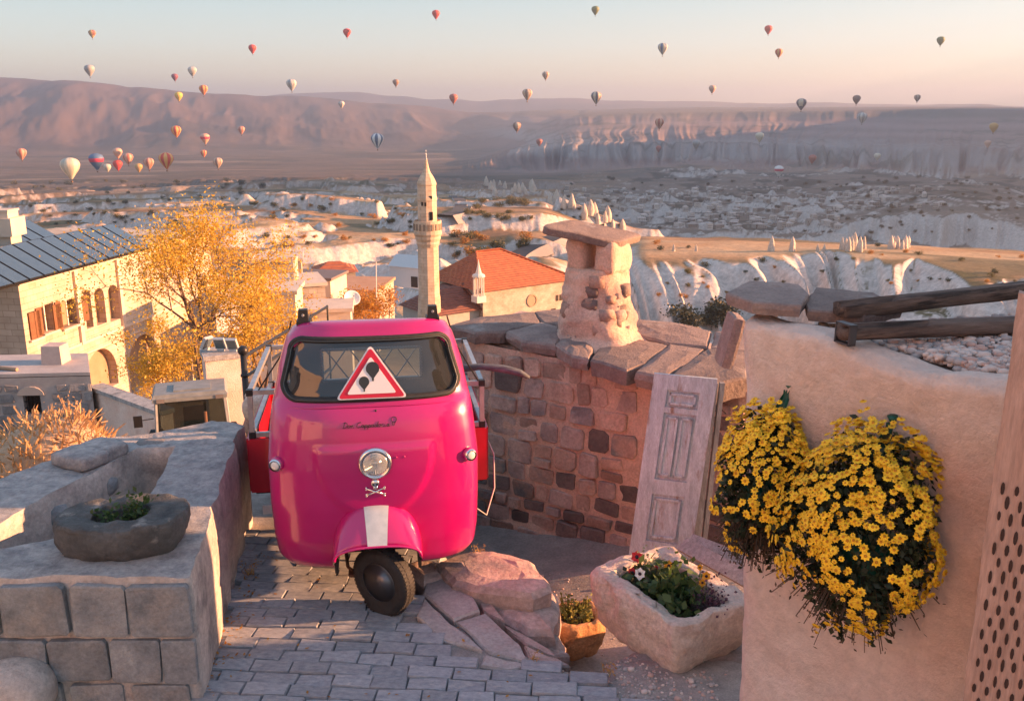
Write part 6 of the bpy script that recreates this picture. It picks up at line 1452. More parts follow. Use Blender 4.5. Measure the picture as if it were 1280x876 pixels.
def stone_hut():
    Y0 = 25.5; A = P(-90, 478, Y=Y0); B = P(113, 470, Y=Y0 + 0.4); zt = B[2]; zg = zt - 3.0
    root = empty('stone_hut', ((A[0] + B[0]) / 2, Y0, zg), 0, 'small flat-roofed grey stone hut with barred window below the mansion', 'hut')
    fr, L, nrm = wall_frame((A[0], A[1], 0), (B[0], B[1], 0))
    if nrm[1] > 0: fr, L, nrm = wall_frame((A[0], A[1], 0), (B[0], B[1], 0), flip=True)
    e = np.array([B[0] - A[0], B[1] - A[1], 0]) / L
    s_of = lambda u, v: (P(u, v, Y=Y0 + 0.3) - np.array([A[0], A[1], 0])) @ e
    z_of = lambda v: P(40, v, Y=Y0 + 0.2)[2]
    hole = rect(s_of(31, 505), s_of(52, 505), z_of(519), z_of(495))
    facade('front_wall', fr, rect(0, L, zg, zt), [hole], mat('hut_mortar', (0.34, 0.30, 0.29), (0.44, 0.39, 0.37), 3, 0.95), root, 0.3)
    mh = mat('hut_stone', (0.20, 0.19, 0.195), (0.32, 0.30, 0.30), 3, 0.9, 0.5, 12, vary=0.25)
    r = random.Random(9); k = 0
    for (s0, s1, t0, t1) in courses(L, lambda s: (zg + 1.0, zt - 0.12), 15, (0.22, 0.30), (0.28, 0.5), 0.04):
        if s1 > hole[0][0] - 0.08 and s0 < hole[1][0] + 0.08 and t1 > hole[0][1] - 0.05 and t0 < hole[2][1] + 0.3: continue
        k += 1; stone_patch('stone', fr, s0, s1, t0, t1, 0.03, mh, root, 2000 + k)
    b = MB(); sc_ = (hole[0][0] + hole[1][0]) / 2; tt = hole[2][1]
    pts = [(sc_ + 0.38 * math.cos(a), tt + 0.02 + 0.26 * math.sin(a)) for a in np.linspace(0, math.pi, 9)]
    n = len(pts); b.add([fr(s, t, 0.05) for s, t in pts] + [fr(s, t, -0.02) for s, t in pts], [tuple(range(n))] + [(i, (i + 1) % n, n + (i + 1) % n, n + i) for i in range(n)]); b.ob('window_lintel', mat('hut_lintel', (0.44, 0.37, 0.33), rough=0.9), root)
    b = MB()
    for i in range(4): s = hole[0][0] + (hole[1][0] - hole[0][0]) * (i + 0.5) / 4; b.tube([fr(s, hole[0][1], -0.08), fr(s, hole[2][1], -0.08)], 0.012, 5)
    for t in (0.33, 0.66): tt = hole[0][1] + (hole[2][1] - hole[0][1]) * t; b.tube([fr(hole[0][0], tt, -0.08), fr(hole[1][0], tt, -0.08)], 0.012, 5)
    b.ob('window_bars', m_black, root)
    D = 2.6; q = [np.array([A[0], A[1], 0]), np.array([B[0], B[1], 0]), np.array([B[0], B[1], 0]) * 1.085, np.array([A[0], A[1], 0]) * 1.085]
    b = MB(); b.add([(p_[0], p_[1], zg) for p_ in q] + [(p_[0], p_[1], zt) for p_ in q], [(1, 2, 6, 5), (2, 3, 7, 6), (3, 0, 4, 7)]); b.ob('side_wall', mh, root)
    b = MB(); b.add([(p_[0], p_[1], zt + 0.02) for p_ in q] + [(p_[0], p_[1], zt + 0.12) for p_ in q], [(4, 5, 6, 7), (0, 1, 5, 4), (1, 2, 6, 5), (2, 3, 7, 6), (3, 0, 4, 7)]); b.ob('roof', mat('hut_roof', (0.34, 0.31, 0.31), (0.46, 0.41, 0.39), 1.5, 0.95, 0.4, 8), root)
    c = P(71, 455, Y=27.0); b = MB(); b.box((c[0], c[1], zt + 0.35), (0.62, 0.62, 0.66), taper=0.9); b.ob('chimney', mat('hut_chimney', (0.48, 0.36, 0.32), (0.56, 0.44, 0.39), 4, 0.92), root)
    p0, p1 = P(0, 461, Y=26.2), P(22, 466, Y=26.0); b = MB(); b.tube([(p0[0] - 1, p0[1] + .3, zt + 0.18), (p1[0], p1[1], zt + 0.17)], 0.055, 8); b.ob('roof_spout', mat('spout_wood', (0.36, 0.24, 0.16), rough=0.85), root)
    # pinkish lane wall that slopes down to the right
    p0, p1 = P(112, 487, Y=26.5), P(200, 520, Y=23.0); root = empty('lane_wall', (p0[0], p0[1], -7.0), 0, 'sloping pink plastered lane wall between the stone hut and the tractor', 'wall')
    b = MB(); d = p1 - p0; n_ = np.array([-d[1], d[0], 0]); n_ /= np.linalg.norm(n_); w = n_ * 0.35
    b.add([(p0[0], p0[1], -7.5), (p1[0], p1[1], -7.5), p1, p0, tuple(np.array((p0[0], p0[1], -7.5)) + w), tuple(np.array((p1[0], p1[1], -7.5)) + w), p1 + w, p0 + w], [(0, 1, 2, 3), (1, 5, 6, 2), (5, 4, 7, 6), (4, 0, 3, 7)]); b.ob('wall_body', m_plaster, root)
    b = MB(); o_ = np.array([0, 0, 0.13]); e_ = -n_ * 0.06; b.add([p0 + e_ + o_ * .1, p1 + e_ + o_ * .1, p1 + w - e_ + o_ * .1, p0 + w - e_ + o_ * .1, p0 + e_ + o_, p1 + e_ + o_, p1 + w - e_ + o_, p0 + w - e_ + o_], [(0, 1, 5, 4), (1, 2, 6, 5), (2, 3, 7, 6), (3, 0, 4, 7), (4, 5, 6, 7)]); b.ob('coping', m_cap, root)
stone_hut()

def tractor():
    c = P(243, 545, Y=20.0); z = float(HZ(c[0], c[1])) + 0.0; top = P(240, 480, Y=20)[2]
    root = empty('tractor', (c[0], c[1], top - 2.55), math.radians(18), 'old green tractor with boxy white-framed cab on the lane below', 'tractor'); root.scale = (1, 0.62, 1)
    mg = mat('tractor_green', (0.02, 0.075, 0.05), (0.035, 0.11, 0.075), 4, 0.5, coat=0.2); mwf = mat('cab_white', (0.24, 0.25, 0.26), (0.34, 0.345, 0.35), 6, 0.5); gl = glass('tractor_glass', (0.22, 0.27, 0.27), 0.02, 0.03, 0.03)
    ob = lambda b, n, m, par=None, **k: b.ob(n, m, par or root, local=True, **k)
    b = MB(); b.box((0, 0.1, 2.43), (1.62, 1.75, 0.09), taper=0.93); b.box((0.05, 0.0, 2.49), (0.8, 0.9, 0.03)); b.box((0, -0.80, 2.36), (1.58, 0.10, 0.08)); ro = ob(b, 'cab_roof', mat('tractor_roof', (0.17, 0.185, 0.185), (0.26, 0.27, 0.27), 5, 0.6))
    for x in (-0.62, 0.62): b = MB(); b.box((x, -0.862, 2.36), (0.16, 0.03, 0.09)); ob(b, 'work_lamp', m_chrome, ro)
    for x0, y0, x1, y1 in ((-0.78, -0.62, -0.72, -0.76), (0.78, -0.62, 0.72, -0.76), (-0.78, 0.85, -0.72, 0.85), (0.78, 0.85, 0.72, 0.85), (-0.80, 0.1, -0.74, 0.1), (0.80, 0.1, 0.74, 0.1)):
        b = MB(); b.tube([(x0, y0, 1.25), (x1, y1 - (0.0), 2.38)], 0.035, 4); ob(b, 'cab_pillar', mwf)
    b = MB(); b.add([(-0.76, -0.635, 1.28), (0.76, -0.635, 1.28), (0.71, -0.75, 2.36), (-0.71, -0.75, 2.36)], [(0, 1, 2, 3)]); ob(b, 'windscreen', gl)
    for s in (-1, 1):
        b = MB(); b.add([(s * 0.79, -0.6, 1.28), (s * 0.79, 0.82, 1.28), (s * 0.735, 0.82, 2.36), (s * 0.735, -0.72, 2.36)], [(0, 1, 2, 3)]); ob(b, 'side_glass', gl)
    b = MB(); b.add([(-0.76, 0.86, 1.28), (0.76, 0.86, 1.28), (0.71, 0.86, 2.36), (-0.71, 0.86, 2.36)], [(0, 1, 2, 3)]); ob(b, 'rear_glass', gl)
    b = MB(); b.box((0, 0.1, 0.95), (1.60, 1.55, 0.66)); b.box((0, -0.68, 1.12), (1.56, 0.04, 0.3)); ob(b, 'lower_body', mg)
    b = MB(); b.box((0.0, -1.55, 1.05), (0.66, 1.6, 0.62), taper=0.92); b.box((0, -2.36, 0.98), (0.60, 0.04, 0.5)); ob(b, 'bonnet', mg)
    for x in (-0.2, 0.2): b = MB(); b.lathe((x, -2.38, 1.1), [(0.09, 0), (0.07, -0.03)], 14, (0, 1, 0)); ob(b, 'headlight', m_chrome)
    b = MB(); b.box((0.05, 0.15, 1.35), (0.5, 0.5, 0.5)); b.box((0.05, 0.42, 1.7), (0.5, 0.1, 0.5)); ob(b, 'seat', m_black)
    b = MB(); b.lathe((0.05, -0.15, 1.62), [(0.19, 0), (0.205, 0.012), (0.19, 0.024)], 18, (0, 0.4, 1), False); b.tube([(0.05, -0.15, 1.62), (0.05, -0.4, 1.2)], 0.02, 6); ob(b, 'steering_wheel', m_black)
    for x, y, r_, w in ((-0.82, 0.55, 0.72, 0.36), (0.82, 0.55, 0.72, 0.36), (-0.62, -1.75, 0.42, 0.22), (0.62, -1.75, 0.42, 0.22)):
        b = MB(); b.lathe((x, y, r_), [(r_ * 0.55, -w / 2), (r_ * 0.85, -w / 2), (r_, -w * 0.35), (r_, w * 0.35), (r_ * 0.85, w / 2), (r_ * 0.55, w / 2)], 26, (1, 0, 0)); wh = ob(b, 'wheel', m_rub)
        b = MB(); b.lathe((x, y, r_), [(r_ * 0.54, -w * 0.4), (r_ * 0.2, -w * 0.55), (r_ * 0.2, w * 0.55), (r_ * 0.54, w * 0.4)], 20, (1, 0, 0)); ob(b, 'rim', mwf, wh)
    b = MB(); b.tube([(-0.80, -0.70, 1.95), (-1.05, -0.80, 1.95)], 0.012, 5); b.box((-1.12, -0.80, 1.93), (0.18, 0.05, 0.26)); ob(b, 'mirror', m_black)
    b = MB(); b.tube([(0.30, -1.2, 1.3), (0.30, -1.2, 2.1)], 0.035, 8); ob(b, 'exhaust_pipe', mat('rust_pipe', (0.18, 0.09, 0.05), rough=0.9))
tractor()

def lamp_pillar():
    c = P(262, 446, Y=21.0); zt = c[2]; cc = P(277, 460, Y=21.5)
    root = empty('lamp_pillar', (cc[0], cc[1], zt - 3.2), math.radians(24), 'square pinkish stone pillar carrying three floodlights beside the tractor', 'pillar')
    b = MB(); b.box((0, 0, 1.55), (0.80, 0.80, 3.1)); b.ob('shaft', m_plaster, root, local=True); b = MB(); b.box((0, 0, 3.16), (0.88, 0.88, 0.12)); b.ob('cap', m_cap, root, local=True)
    for k, (x, y, rz) in enumerate(((-0.28, 0.15, 0.9), (0.0, -0.05, -0.25), (0.26, -0.24, -0.25))):
        p_ = root.matrix_basis @ Vector((x, y, 3.22)); f = empty('floodlight', p_, rz + 0.2, 'small rectangular floodlight on the stone pillar, ' + ('turned towards the golden tree', 'between its two neighbours', 'next to the iron railing')[k], 'floodlight', 'floodlights on the pillar')
        ax = (np.array([1, 0, 0.0]), np.array([0, 0.85, 0.52]), np.array([0, -0.52, 0.85])); b = MB(); b.box((0, 0, 0.20), (0.26, 0.08, 0.32), axes=ax); b.ob('housing', mat('grey_housing', (0.45, 0.46, 0.47), rough=0.5), f, local=True)
        b = MB(); b.box((0, -0.037, 0.177), (0.21, 0.012, 0.27), axes=ax); b.ob('lamp_glass', mat('flood_glass', (0.10, 0.14, 0.16), rough=0.12, coat=0.6), f, local=True)
        b = MB(); b.box((0, 0.03, 0.03), (0.18, 0.05, 0.07)); b.ob('bracket', mat('grey_housing', (0.45,) * 3), f, local=True)
    # iron railing behind the three-wheeler
    p0, p1 = P(304, 444, Y=9.4), P(352, 444, Y=10.4); zt = p0[2]; root = empty('iron_railing', (p0[0], p0[1], zt - 1.2), 0, 'black iron railing with round post top behind the truck bed', 'railing')
    b = MB(); b.tube([(p0[0], p0[1], zt - 1.6), (p0[0], p0[1], zt + 0.02)], 0.032, 8); sv, sf = rock((0.11, 0.11, 0.11), 3, 5, 0, 1, 2); b.add(sv + np.array([p0[0], p0[1], zt + 0.05]), sf); sv2, _ = rock((0.09, 0.09, 0.06), 3, 5, 0, 1, 2); b.add(sv2 + np.array([p0[0], p0[1], zt - 0.22]), sf); b.ob('post', m_black, root, smooth=True)
    d = (p1 - p0); d[2] = 0
    for dz in (0.0, -0.22, -0.85): b = MB(); b.tube([(p0[0], p0[1], zt + dz - 0.02), (p0[0] + d[0] * 2.6, p0[1] + d[1] * 2.6, zt + dz - 0.02)], 0.018, 6); b.ob('rail', m_black, root)
    for t in (0.62, 1.3, 2.0, 2.6): b = MB(); b.tube([(p0[0] + d[0] * t, p0[1] + d[1] * t, zt - (0.22 if t < 1 else 0.0)), (p0[0] + d[0] * t, p0[1] + d[1] * t, zt - 1.6)], 0.014, 6); b.ob('baluster', m_black, root)
    # green board edge and rough stones at the end of the basin wall
    for k, (u, v_, s_) in enumerate(((332, 508, 0.42), (330, 530, 0.38), (326, 498, 0.30))):
        rv, rf = rock((s_, s_ * 0.8, s_ * 0.7), 210 + k, 5, 0.15, 2, 4); tag(mesh('rough_stone', rv + P(u, v_, Y=9.0 + 0.05 * k), rf, m_tuff if k != 1 else m_pstone, smooth=True), 'rough stone piled behind the truck bed, ' + ('the middle one', 'the brownish lowest one', 'the small top one')[k], 'stone')
lamp_pillar()

# ---------------------------------------------------------------- trees and dry shrubs
def branches(b, p0, d, ln, r0, lev, r, tips, bend=0.25):
    pts, rs = [np.array(p0)], [r0]; q = np.array(p0, float); dd = np.array(d, float)
    k = 4
    for i in range(k):
        dd = dd + np.array([r.gauss(0, bend), r.gauss(0, bend), r.gauss(0, bend) * 0.5 + 0.06]) * 0.4; dd /= np.linalg.norm(dd); q = q + dd * ln / k; pts.append(q.copy()); rs.append(r0 * (1 - 0.55 * (i + 1) / k))
    b.tube(pts, rs, 5 if lev > 1 else 7, False)
    if lev >= 4 or r0 < 0.008: tips.append((pts[-1], dd)); tips.append((pts[2], dd)); return
    for i in range(3 if lev < 3 else 3):
        a = r.uniform(0, 6.283); side = np.cross(dd, (math.cos(a), math.sin(a), 0.3)); side /= np.linalg.norm(side); nd = dd * 0.75 + side * r.uniform(0.45, 0.85); nd /= np.linalg.norm(nd)
        branches(b, pts[r.choice((2, 3, 4))], nd, ln * r.uniform(0.58, 0.8), r0 * 0.5, lev + 1, r, tips, bend)
def tree(name, base, height, spread, m_l, label, seed, nleaf, lsize, group=None, stems=3, m_b=None):
    r = random.Random(seed); root = empty(name, base, 0, label, 'tree', group); b = MB(); tips = []
    for k in range(stems):
        a = 6.283 * k / stems + r.uniform(-.4, .4); branches(b, (0.12 * math.cos(a), 0.12 * math.sin(a), -0.2), (0.35 * math.cos(a) * spread, 0.35 * math.sin(a) * spread, 1), height * 0.42, height * 0.014, 0, r, tips)
    tz = max(t[0][2] for t in tips); sc_ = height / tz; b.v = [(x * sc_, y * sc_, z * sc_) for x, y, z in b.v]
    b.ob('trunk', m_b or mat('bark', (0.10, 0.065, 0.045), (0.17, 0.11, 0.075), 8, 0.9), root, local=True)
    lb = MB(); per = max(1, nleaf // len(tips)); s = height * 0.05
    for t, d in tips:
        t = np.array(t) * sc_; leaf_cloud(lb, [t + np.array([r.gauss(0, s), r.gauss(0, s), r.gauss(0, s * 0.9)]) for _ in range(int(per * r.uniform(0.3, 1.7)))], lsize, r, 0.55)
    lb.ob('crown', m_l, root, local=True); return root
m_gold = leafmat('golden_leaf', (0.52, 0.29, 0.025), (0.76, 0.53, 0.09), 0.45)
m_oran = leafmat('autumn_leaf', (0.38, 0.15, 0.025), (0.50, 0.27, 0.05), 0.4)
m_ever = leafmat('scrub_leaf', (0.035, 0.045, 0.02), (0.085, 0.085, 0.035), 0.2)
def trees():
    c = P(258, 480, Y=36.0); tree('golden_tree', (c[0], c[1], c[2] - 0.6), P(246, 252, Y=36)[2] - c[2] + 0.4, 0.52, m_gold, 'tall airy golden autumn tree in front of the stone mansion', 3, 20000, 0.11, stems=4)
    c = P(204, 484, Y=39.0); tree('golden_tree', (c[0], c[1], c[2] - 0.6), 3.6, 0.8, m_gold, 'smaller golden autumn tree against the mansion arches', 8, 7000, 0.11, stems=3)
    c = P(325, 440, Y=38.0); tree('golden_tree', (c[0], c[1], c[2] - 1.5), 5.5, 1.0, m_gold, 'low golden autumn tree behind the floodlight pillar', 12, 9000, 0.11, stems=3)
    for k, (u, v, Y, h, lab) in enumerate(((430, 400, 62, 2.6, 'orange autumn bush below the satellite dish'), (462, 402, 60, 3.0, 'orange autumn bush beside the tall white pole'), (480, 392, 70, 3.0, 'orange autumn bush in front of the mosque porch'), (395, 400, 58, 2.2, 'orange autumn bush by the cream village house'))):
        c = P(u, v, Y=Y); tree('autumn_bush', (c[0], c[1], c[2] - 0.8), h, 1.3, m_oran, lab, 30 + k, 1800, 0.16, stems=4)
    # dry sunlit shrub mound behind the basin wall
    c = P(45, 560, Y=12.0); root = empty('dry_shrub', (c[0], c[1], c[2] - 1.4), 0, 'pale sunlit mound of dry brush behind the basin wall', 'shrub'); r = random.Random(17)
    m_dry = leafmat('dry_straw', (0.42, 0.24, 0.11), (0.62, 0.40, 0.20), 0.3); rv, rf = rock((2.3, 1.6, 2.2), 33, 12, 0.18, 2.6, 2.6); rv[:, 0] += 0.0; rv[:, 2] += 0.28 * rv[:, 0] 
    mesh('mound', rv * np.array([0.9, 0.9, 0.86]) + np.array([0, 0, 0.75]), rf, mat('dry_earth', (0.42, 0.29, 0.19), (0.54, 0.39, 0.26), 6, 0.95, 0.8, 20), root, local=True, smooth=True)
    b = MB()
    for k in range(2600):
        i = r.randrange(len(rv)); p_ = rv[i] * np.array([0.9, 0.9, 0.86]) + np.array([r.gauss(0, .06), r.gauss(0, .06), 0.75 + r.gauss(0, .06)])
        if p_[2] < 0.6: continue
        d = rv[i] / (np.linalg.norm(rv[i]) + 1e-6) + np.array([r.gauss(0, .5), r.gauss(0, .5), 0.35 + r.gauss(0, .4)]); d /= np.linalg.norm(d); s = np.cross(d, (r.gauss(0, 1), r.gauss(0, 1), r.gauss(0, 1))); s /= np.linalg.norm(s); ln = r.uniform(0.06, 0.20)
        b.add([p_ - s * 0.012, p_ + s * 0.012, p_ + d * ln + s * 0.02, p_ + d * ln * 1.2], [(0, 1, 2, 3)])
    b.ob('dry_brush', m_dry, root, local=True)
    for k, (u, v_) in enumerate(((88, 508), (62, 520))):
        q = P(u, v_, Y=12.0) - np.array([c[0], c[1], c[2] - 1.4]); b = MB()
        for j in range(9): b.tube([q + np.array([0, 0, -0.35]), q + np.array([r.gauss(0, .10), r.gauss(0, .1), r.uniform(-0.05, 0.15)])], [0.008, 0.003], 4, False)
        leaf_cloud(b, [q + np.array([r.gauss(0, .09), r.gauss(0, .09), r.gauss(0.02, .08)]) for _ in range(60)], 0.04, r, 0.5); b.ob('dry_stalk', m_dry, root, local=True)
trees()
# ---------------------------------------------------------------- mosque, village houses, roads
def tilemat(name, c1, c2):
    m = bpy.data.materials.new(name); m.use_nodes = True; n, l = m.node_tree.nodes, m.node_tree.links; b = n['Principled BSDF']; b.inputs['Roughness'].default_value = 0.8
    tc_ = n.new('ShaderNodeTexCoord'); w = n.new('ShaderNodeTexWave'); w.wave_type = 'BANDS'; w.bands_direction = 'Z'; w.inputs['Scale'].default_value = 1.3; w.inputs['Distortion'].default_value = 0.4; l.new(tc_.outputs['Object'], w.inputs['Vector'])
    t = n.new('ShaderNodeTexNoise'); t.inputs['Scale'].default_value = 1.6; t.inputs['Detail'].default_value = 8; l.new(tc_.outputs['Object'], t.inputs['Vector']); r = n.new('ShaderNodeValToRGB'); r.color_ramp.elements[0].position = 0.3; r.color_ramp.elements[1].position = 0.7
    r.color_ramp.elements[0].color = c1 + (1,); r.color_ramp.elements[1].color = c2 + (1,); l.new(t.outputs[0], r.inputs[0]); l.new(r.outputs[0], b.inputs['Base Color'])
    bp = n.new('ShaderNodeBump'); bp.inputs['Strength'].default_value = 0.9; bp.inputs['Distance'].default_value = 0.12; l.new(w.outputs['Fac'], bp.inputs['Height']); l.new(bp.outputs[0], b.inputs['Normal'])
    return m
m_tile = tilemat('terracotta_tile', (0.36, 0.085, 0.035), (0.50, 0.15, 0.06)); m_tile2 = tilemat('old_brown_tile', (0.17, 0.06, 0.04), (0.25, 0.095, 0.065))
m_minst = blockmat('minaret_ashlar', (0.58, 0.45, 0.34), (0.64, 0.50, 0.38), (0.48, 0.37, 0.28), 0.9, 0.42)
def mosque():
    Y0 = 130.0; pm = 1150 / (Y0 * _c + 30 * _s)
    zof = lambda v: P(600, v, Y=Y0)[2]; xof = lambda u, v=370: P(u, v, Y=Y0)[0]
    # minaret
    c = P(537, 392, Y=124.0); zb = c[2] - 3
    zm = lambda v: P(537, v, Y=124.0)[2]; sc_ = 1 / ppm(P(537, 300, Y=124.0))
    root = empty('minaret', (c[0], c[1], zb), 0, 'tall pale stone minaret with carved balcony rising beside the mosque', 'minaret')
    b = MB(); pr = [(15.5, 392), (14.6, 380), (14.4, 372), (13.6, 368), (13.2, 318), (13.0, 308)]
    b.lathe((c[0], c[1], 0), [(16 * sc_, zb)] + [(r_ * sc_, zm(v)) for r_, v in pr], 10, cap=True); b.ob('shaft', m_minst, root)
    b = MB(); b.lathe((c[0], c[1], 0), [(r_ * sc_, zm(v)) for r_, v in ((13.0, 308), (14.5, 304), (14.5, 301), (16, 298), (16, 295), (17.6, 292), (17.6, 290), (17.2, 289.5), (17.2, 275.5), (16.4, 275.4), (16.4, 289), (10, 289))], 20, cap=False); bal = b.ob('balcony', m_minst, root)
    for k in range(20):
        a = 2 * pi * (k + 0.5) / 20; b = MB(); d = np.array((math.cos(a), math.sin(a), 0)); b.box(np.array((c[0], c[1], zm(283))) + d * 17.25 * sc_, (0.12, 0.30, 0.85), axes=(d, np.array((-d[1], d[0], 0)), np.array((0, 0, 1.0)))); b.ob('balcony_slot', mat('slot_dark_stone', (0.26, 0.19, 0.14), rough=0.95), bal)
    b = MB(); b.lathe((c[0], c[1], 0), [(r_ * sc_, zm(v)) for r_, v in ((12.2, 290), (12.0, 252), (12.8, 250), (12.8, 247), (11.9, 245), (11.7, 232), (12.4, 231), (12.2, 229), (10.6, 225), (8.0, 220), (5.2, 216), (3.6, 211), (2.4, 205), (1.2, 199))], 10); b.ob('upper_shaft', m_minst, root)
    b = MB(); b.tube([(c[0], c[1], zm(200)), (c[0], c[1], zm(188))], 0.05, 6)
    for v, r_ in ((199, 1.3), (196.5, 1.0), (194, 0.8)): sv, sf = rock((r_ * 2 * sc_,) * 3, 1, 4, 0, 1, 2); b.add(sv + np.array((c[0], c[1], zm(v))), sf)
    b.lathe((c[0], c[1], zm(190.3)), [(0.18, -0.03), (0.18, 0.03)], 10, (0, 1, 0)); b.ob('finial', m_steel, root)
    for dx, v, w, h in ((-5, 254, 0.26, 0.5), (-1, 254.5, 0.26, 0.5), (5.5, 246, 0.4, 0.4), (5.5, 269, 0.5, 1.1)):
        b = MB(); b.box((c[0] + dx * sc_, c[1] - 11.0 * sc_ * math.sqrt(max(0.1, 1 - (dx / 11.5) ** 2)) - 0.02, zm(v)), (w, 0.25, h)); b.ob('slit_window', m_room, root)
    # prayer hall, turned so that its long wall faces the sun side
    hc = P(628, 372, Y=131.0); rz = math.radians(36); zE = P(640, 364, Y=126)[2]; zg = zE - 9; hw, hd, rh = 8.4, 7.0, 4.3
    root = empty('mosque', (hc[0], hc[1] + 6, zg), rz, 'village mosque with orange hipped tile roof and cream stone walls', 'mosque')
    b = MB(); b.box((0, 0, (zE - zg) / 2), (2 * hw, 2 * hd, zE - zg)); b.ob('wall', m_cream, root, local=True)
    e = 0.5; z0 = zE - zg; b = MB()
    b.add([(-hw - e, -hd - e, z0 - .15), (hw + e, -hd - e, z0 - .15), (hw + e, hd + e, z0 - .15), (-hw - e, hd + e, z0 - .15), (-4.8, 0, z0 + rh), (-0.5, 0, z0 + rh + 0.05)], [(0, 1, 5, 4), (1, 2, 5), (2, 3, 4, 5), (3, 0, 4), (3, 2, 1, 0)]); rf = b.ob('roof', m_tile, root, local=True)
    for p0, p1 in (((-hw - e, -hd - e, z0 - .1), (-4.8, 0, z0 + rh + .05)), ((hw + e, -hd - e, z0 - .1), (-0.5, 0, z0 + rh + .1)), ((-4.8, 0, z0 + rh + .05), (-0.5, 0, z0 + rh + .1))):
        b = MB(); b.tube([p0, p1], 0.16, 6); b.ob('ridge_tiles', m_tile, rf, local=True)
    b = MB(); b.lathe((0.2, -hd - 0.02, z0 - 2.4), [(0.95, 0.0), (0.95, -0.10), (0.75, -0.12), (0.70, -0.04)], 20, (0, 1, 0)); b.ob('rose_window', mat('rose_window', (0.40, 0.27, 0.18), rough=0.9), root, local=True)
    for x, z_, w, h in ((4.9, -2.6, 0.5, 0.9), (5.6, -2.6, 0.5, 0.9), (-5.0, -4.6, 0.9, 1.4), (4.2, -4.8, 0.9, 1.4)):
        b = MB(); b.box((x, -hd + 0.02, z0 + z_), (w, 0.12, h)); b.ob('window', m_room, root, local=True)
    # porch with the old brown roof on the left
    b = MB(); px, pz = -hw - 3.6, z0 - 2.6
    b.box((px, -1.5, pz / 2), (7.2, 9.0, pz)); b.ob('porch_wall', mat('porch_wall', (0.40, 0.35, 0.32), (0.48, 0.42, 0.38), 1.5, 0.95), root, local=True)
    b = MB(); b.add([(px - 4.2, -6.6, pz - 0.2), (px + 3.6, -6.6, pz - 0.2), (px + 3.6, 3.4, pz + 0.0), (px - 4.2, 3.4, pz - .2), (px + 3.6, -2.0, pz + 2.6), (px - 0.8, -2.0, pz + 2.4), (px + 3.6, 3.4, pz + 2.2)], [(0, 1, 4, 5), (3, 0, 5), (3, 5, 4, 6), (1, 2, 6, 4), (0, 3, 2, 1)]); b.ob('porch_roof', m_tile2, root, local=True)
    b = MB(); b.box((px - 1.2, -6.02, 1.4), (0.9, 0.1, 2.2)); b.ob('porch_door', m_room, root, local=True)
    b = MB(); b.tube([(px + 3.7, -6.8, pz - 0.2), (px + 3.5, -2.0, pz + 2.9)], 0.22, 6); b.ob('gable_tiles', m_tile2, root, local=True)
    # white corner kiosk with a little spire
    kx, ky = -hw - 0.9, -hd - 0.3; b = MB(); b.box((kx, ky, z0 - 1.0), (1.5, 1.5, 0.9)); b.lathe((kx, ky, z0 + 2.1), [(0.95, 0), (0.9, .25), (0.45, 0.5), (0.2, 1.4), (0.02, 2.4)], 10)
    for k in range(8): a = 2 * pi * k / 8; b.tube([(kx + .7 * math.cos(a), ky + .7 * math.sin(a), z0 - 0.6), (kx + .7 * math.cos(a), ky + .7 * math.sin(a), z0 + 2.1)], 0.10, 6)
    b.ob('corner_kiosk', mat('white_stone', (0.68, 0.62, 0.56), rough=0.85), root, local=True)
mosque()

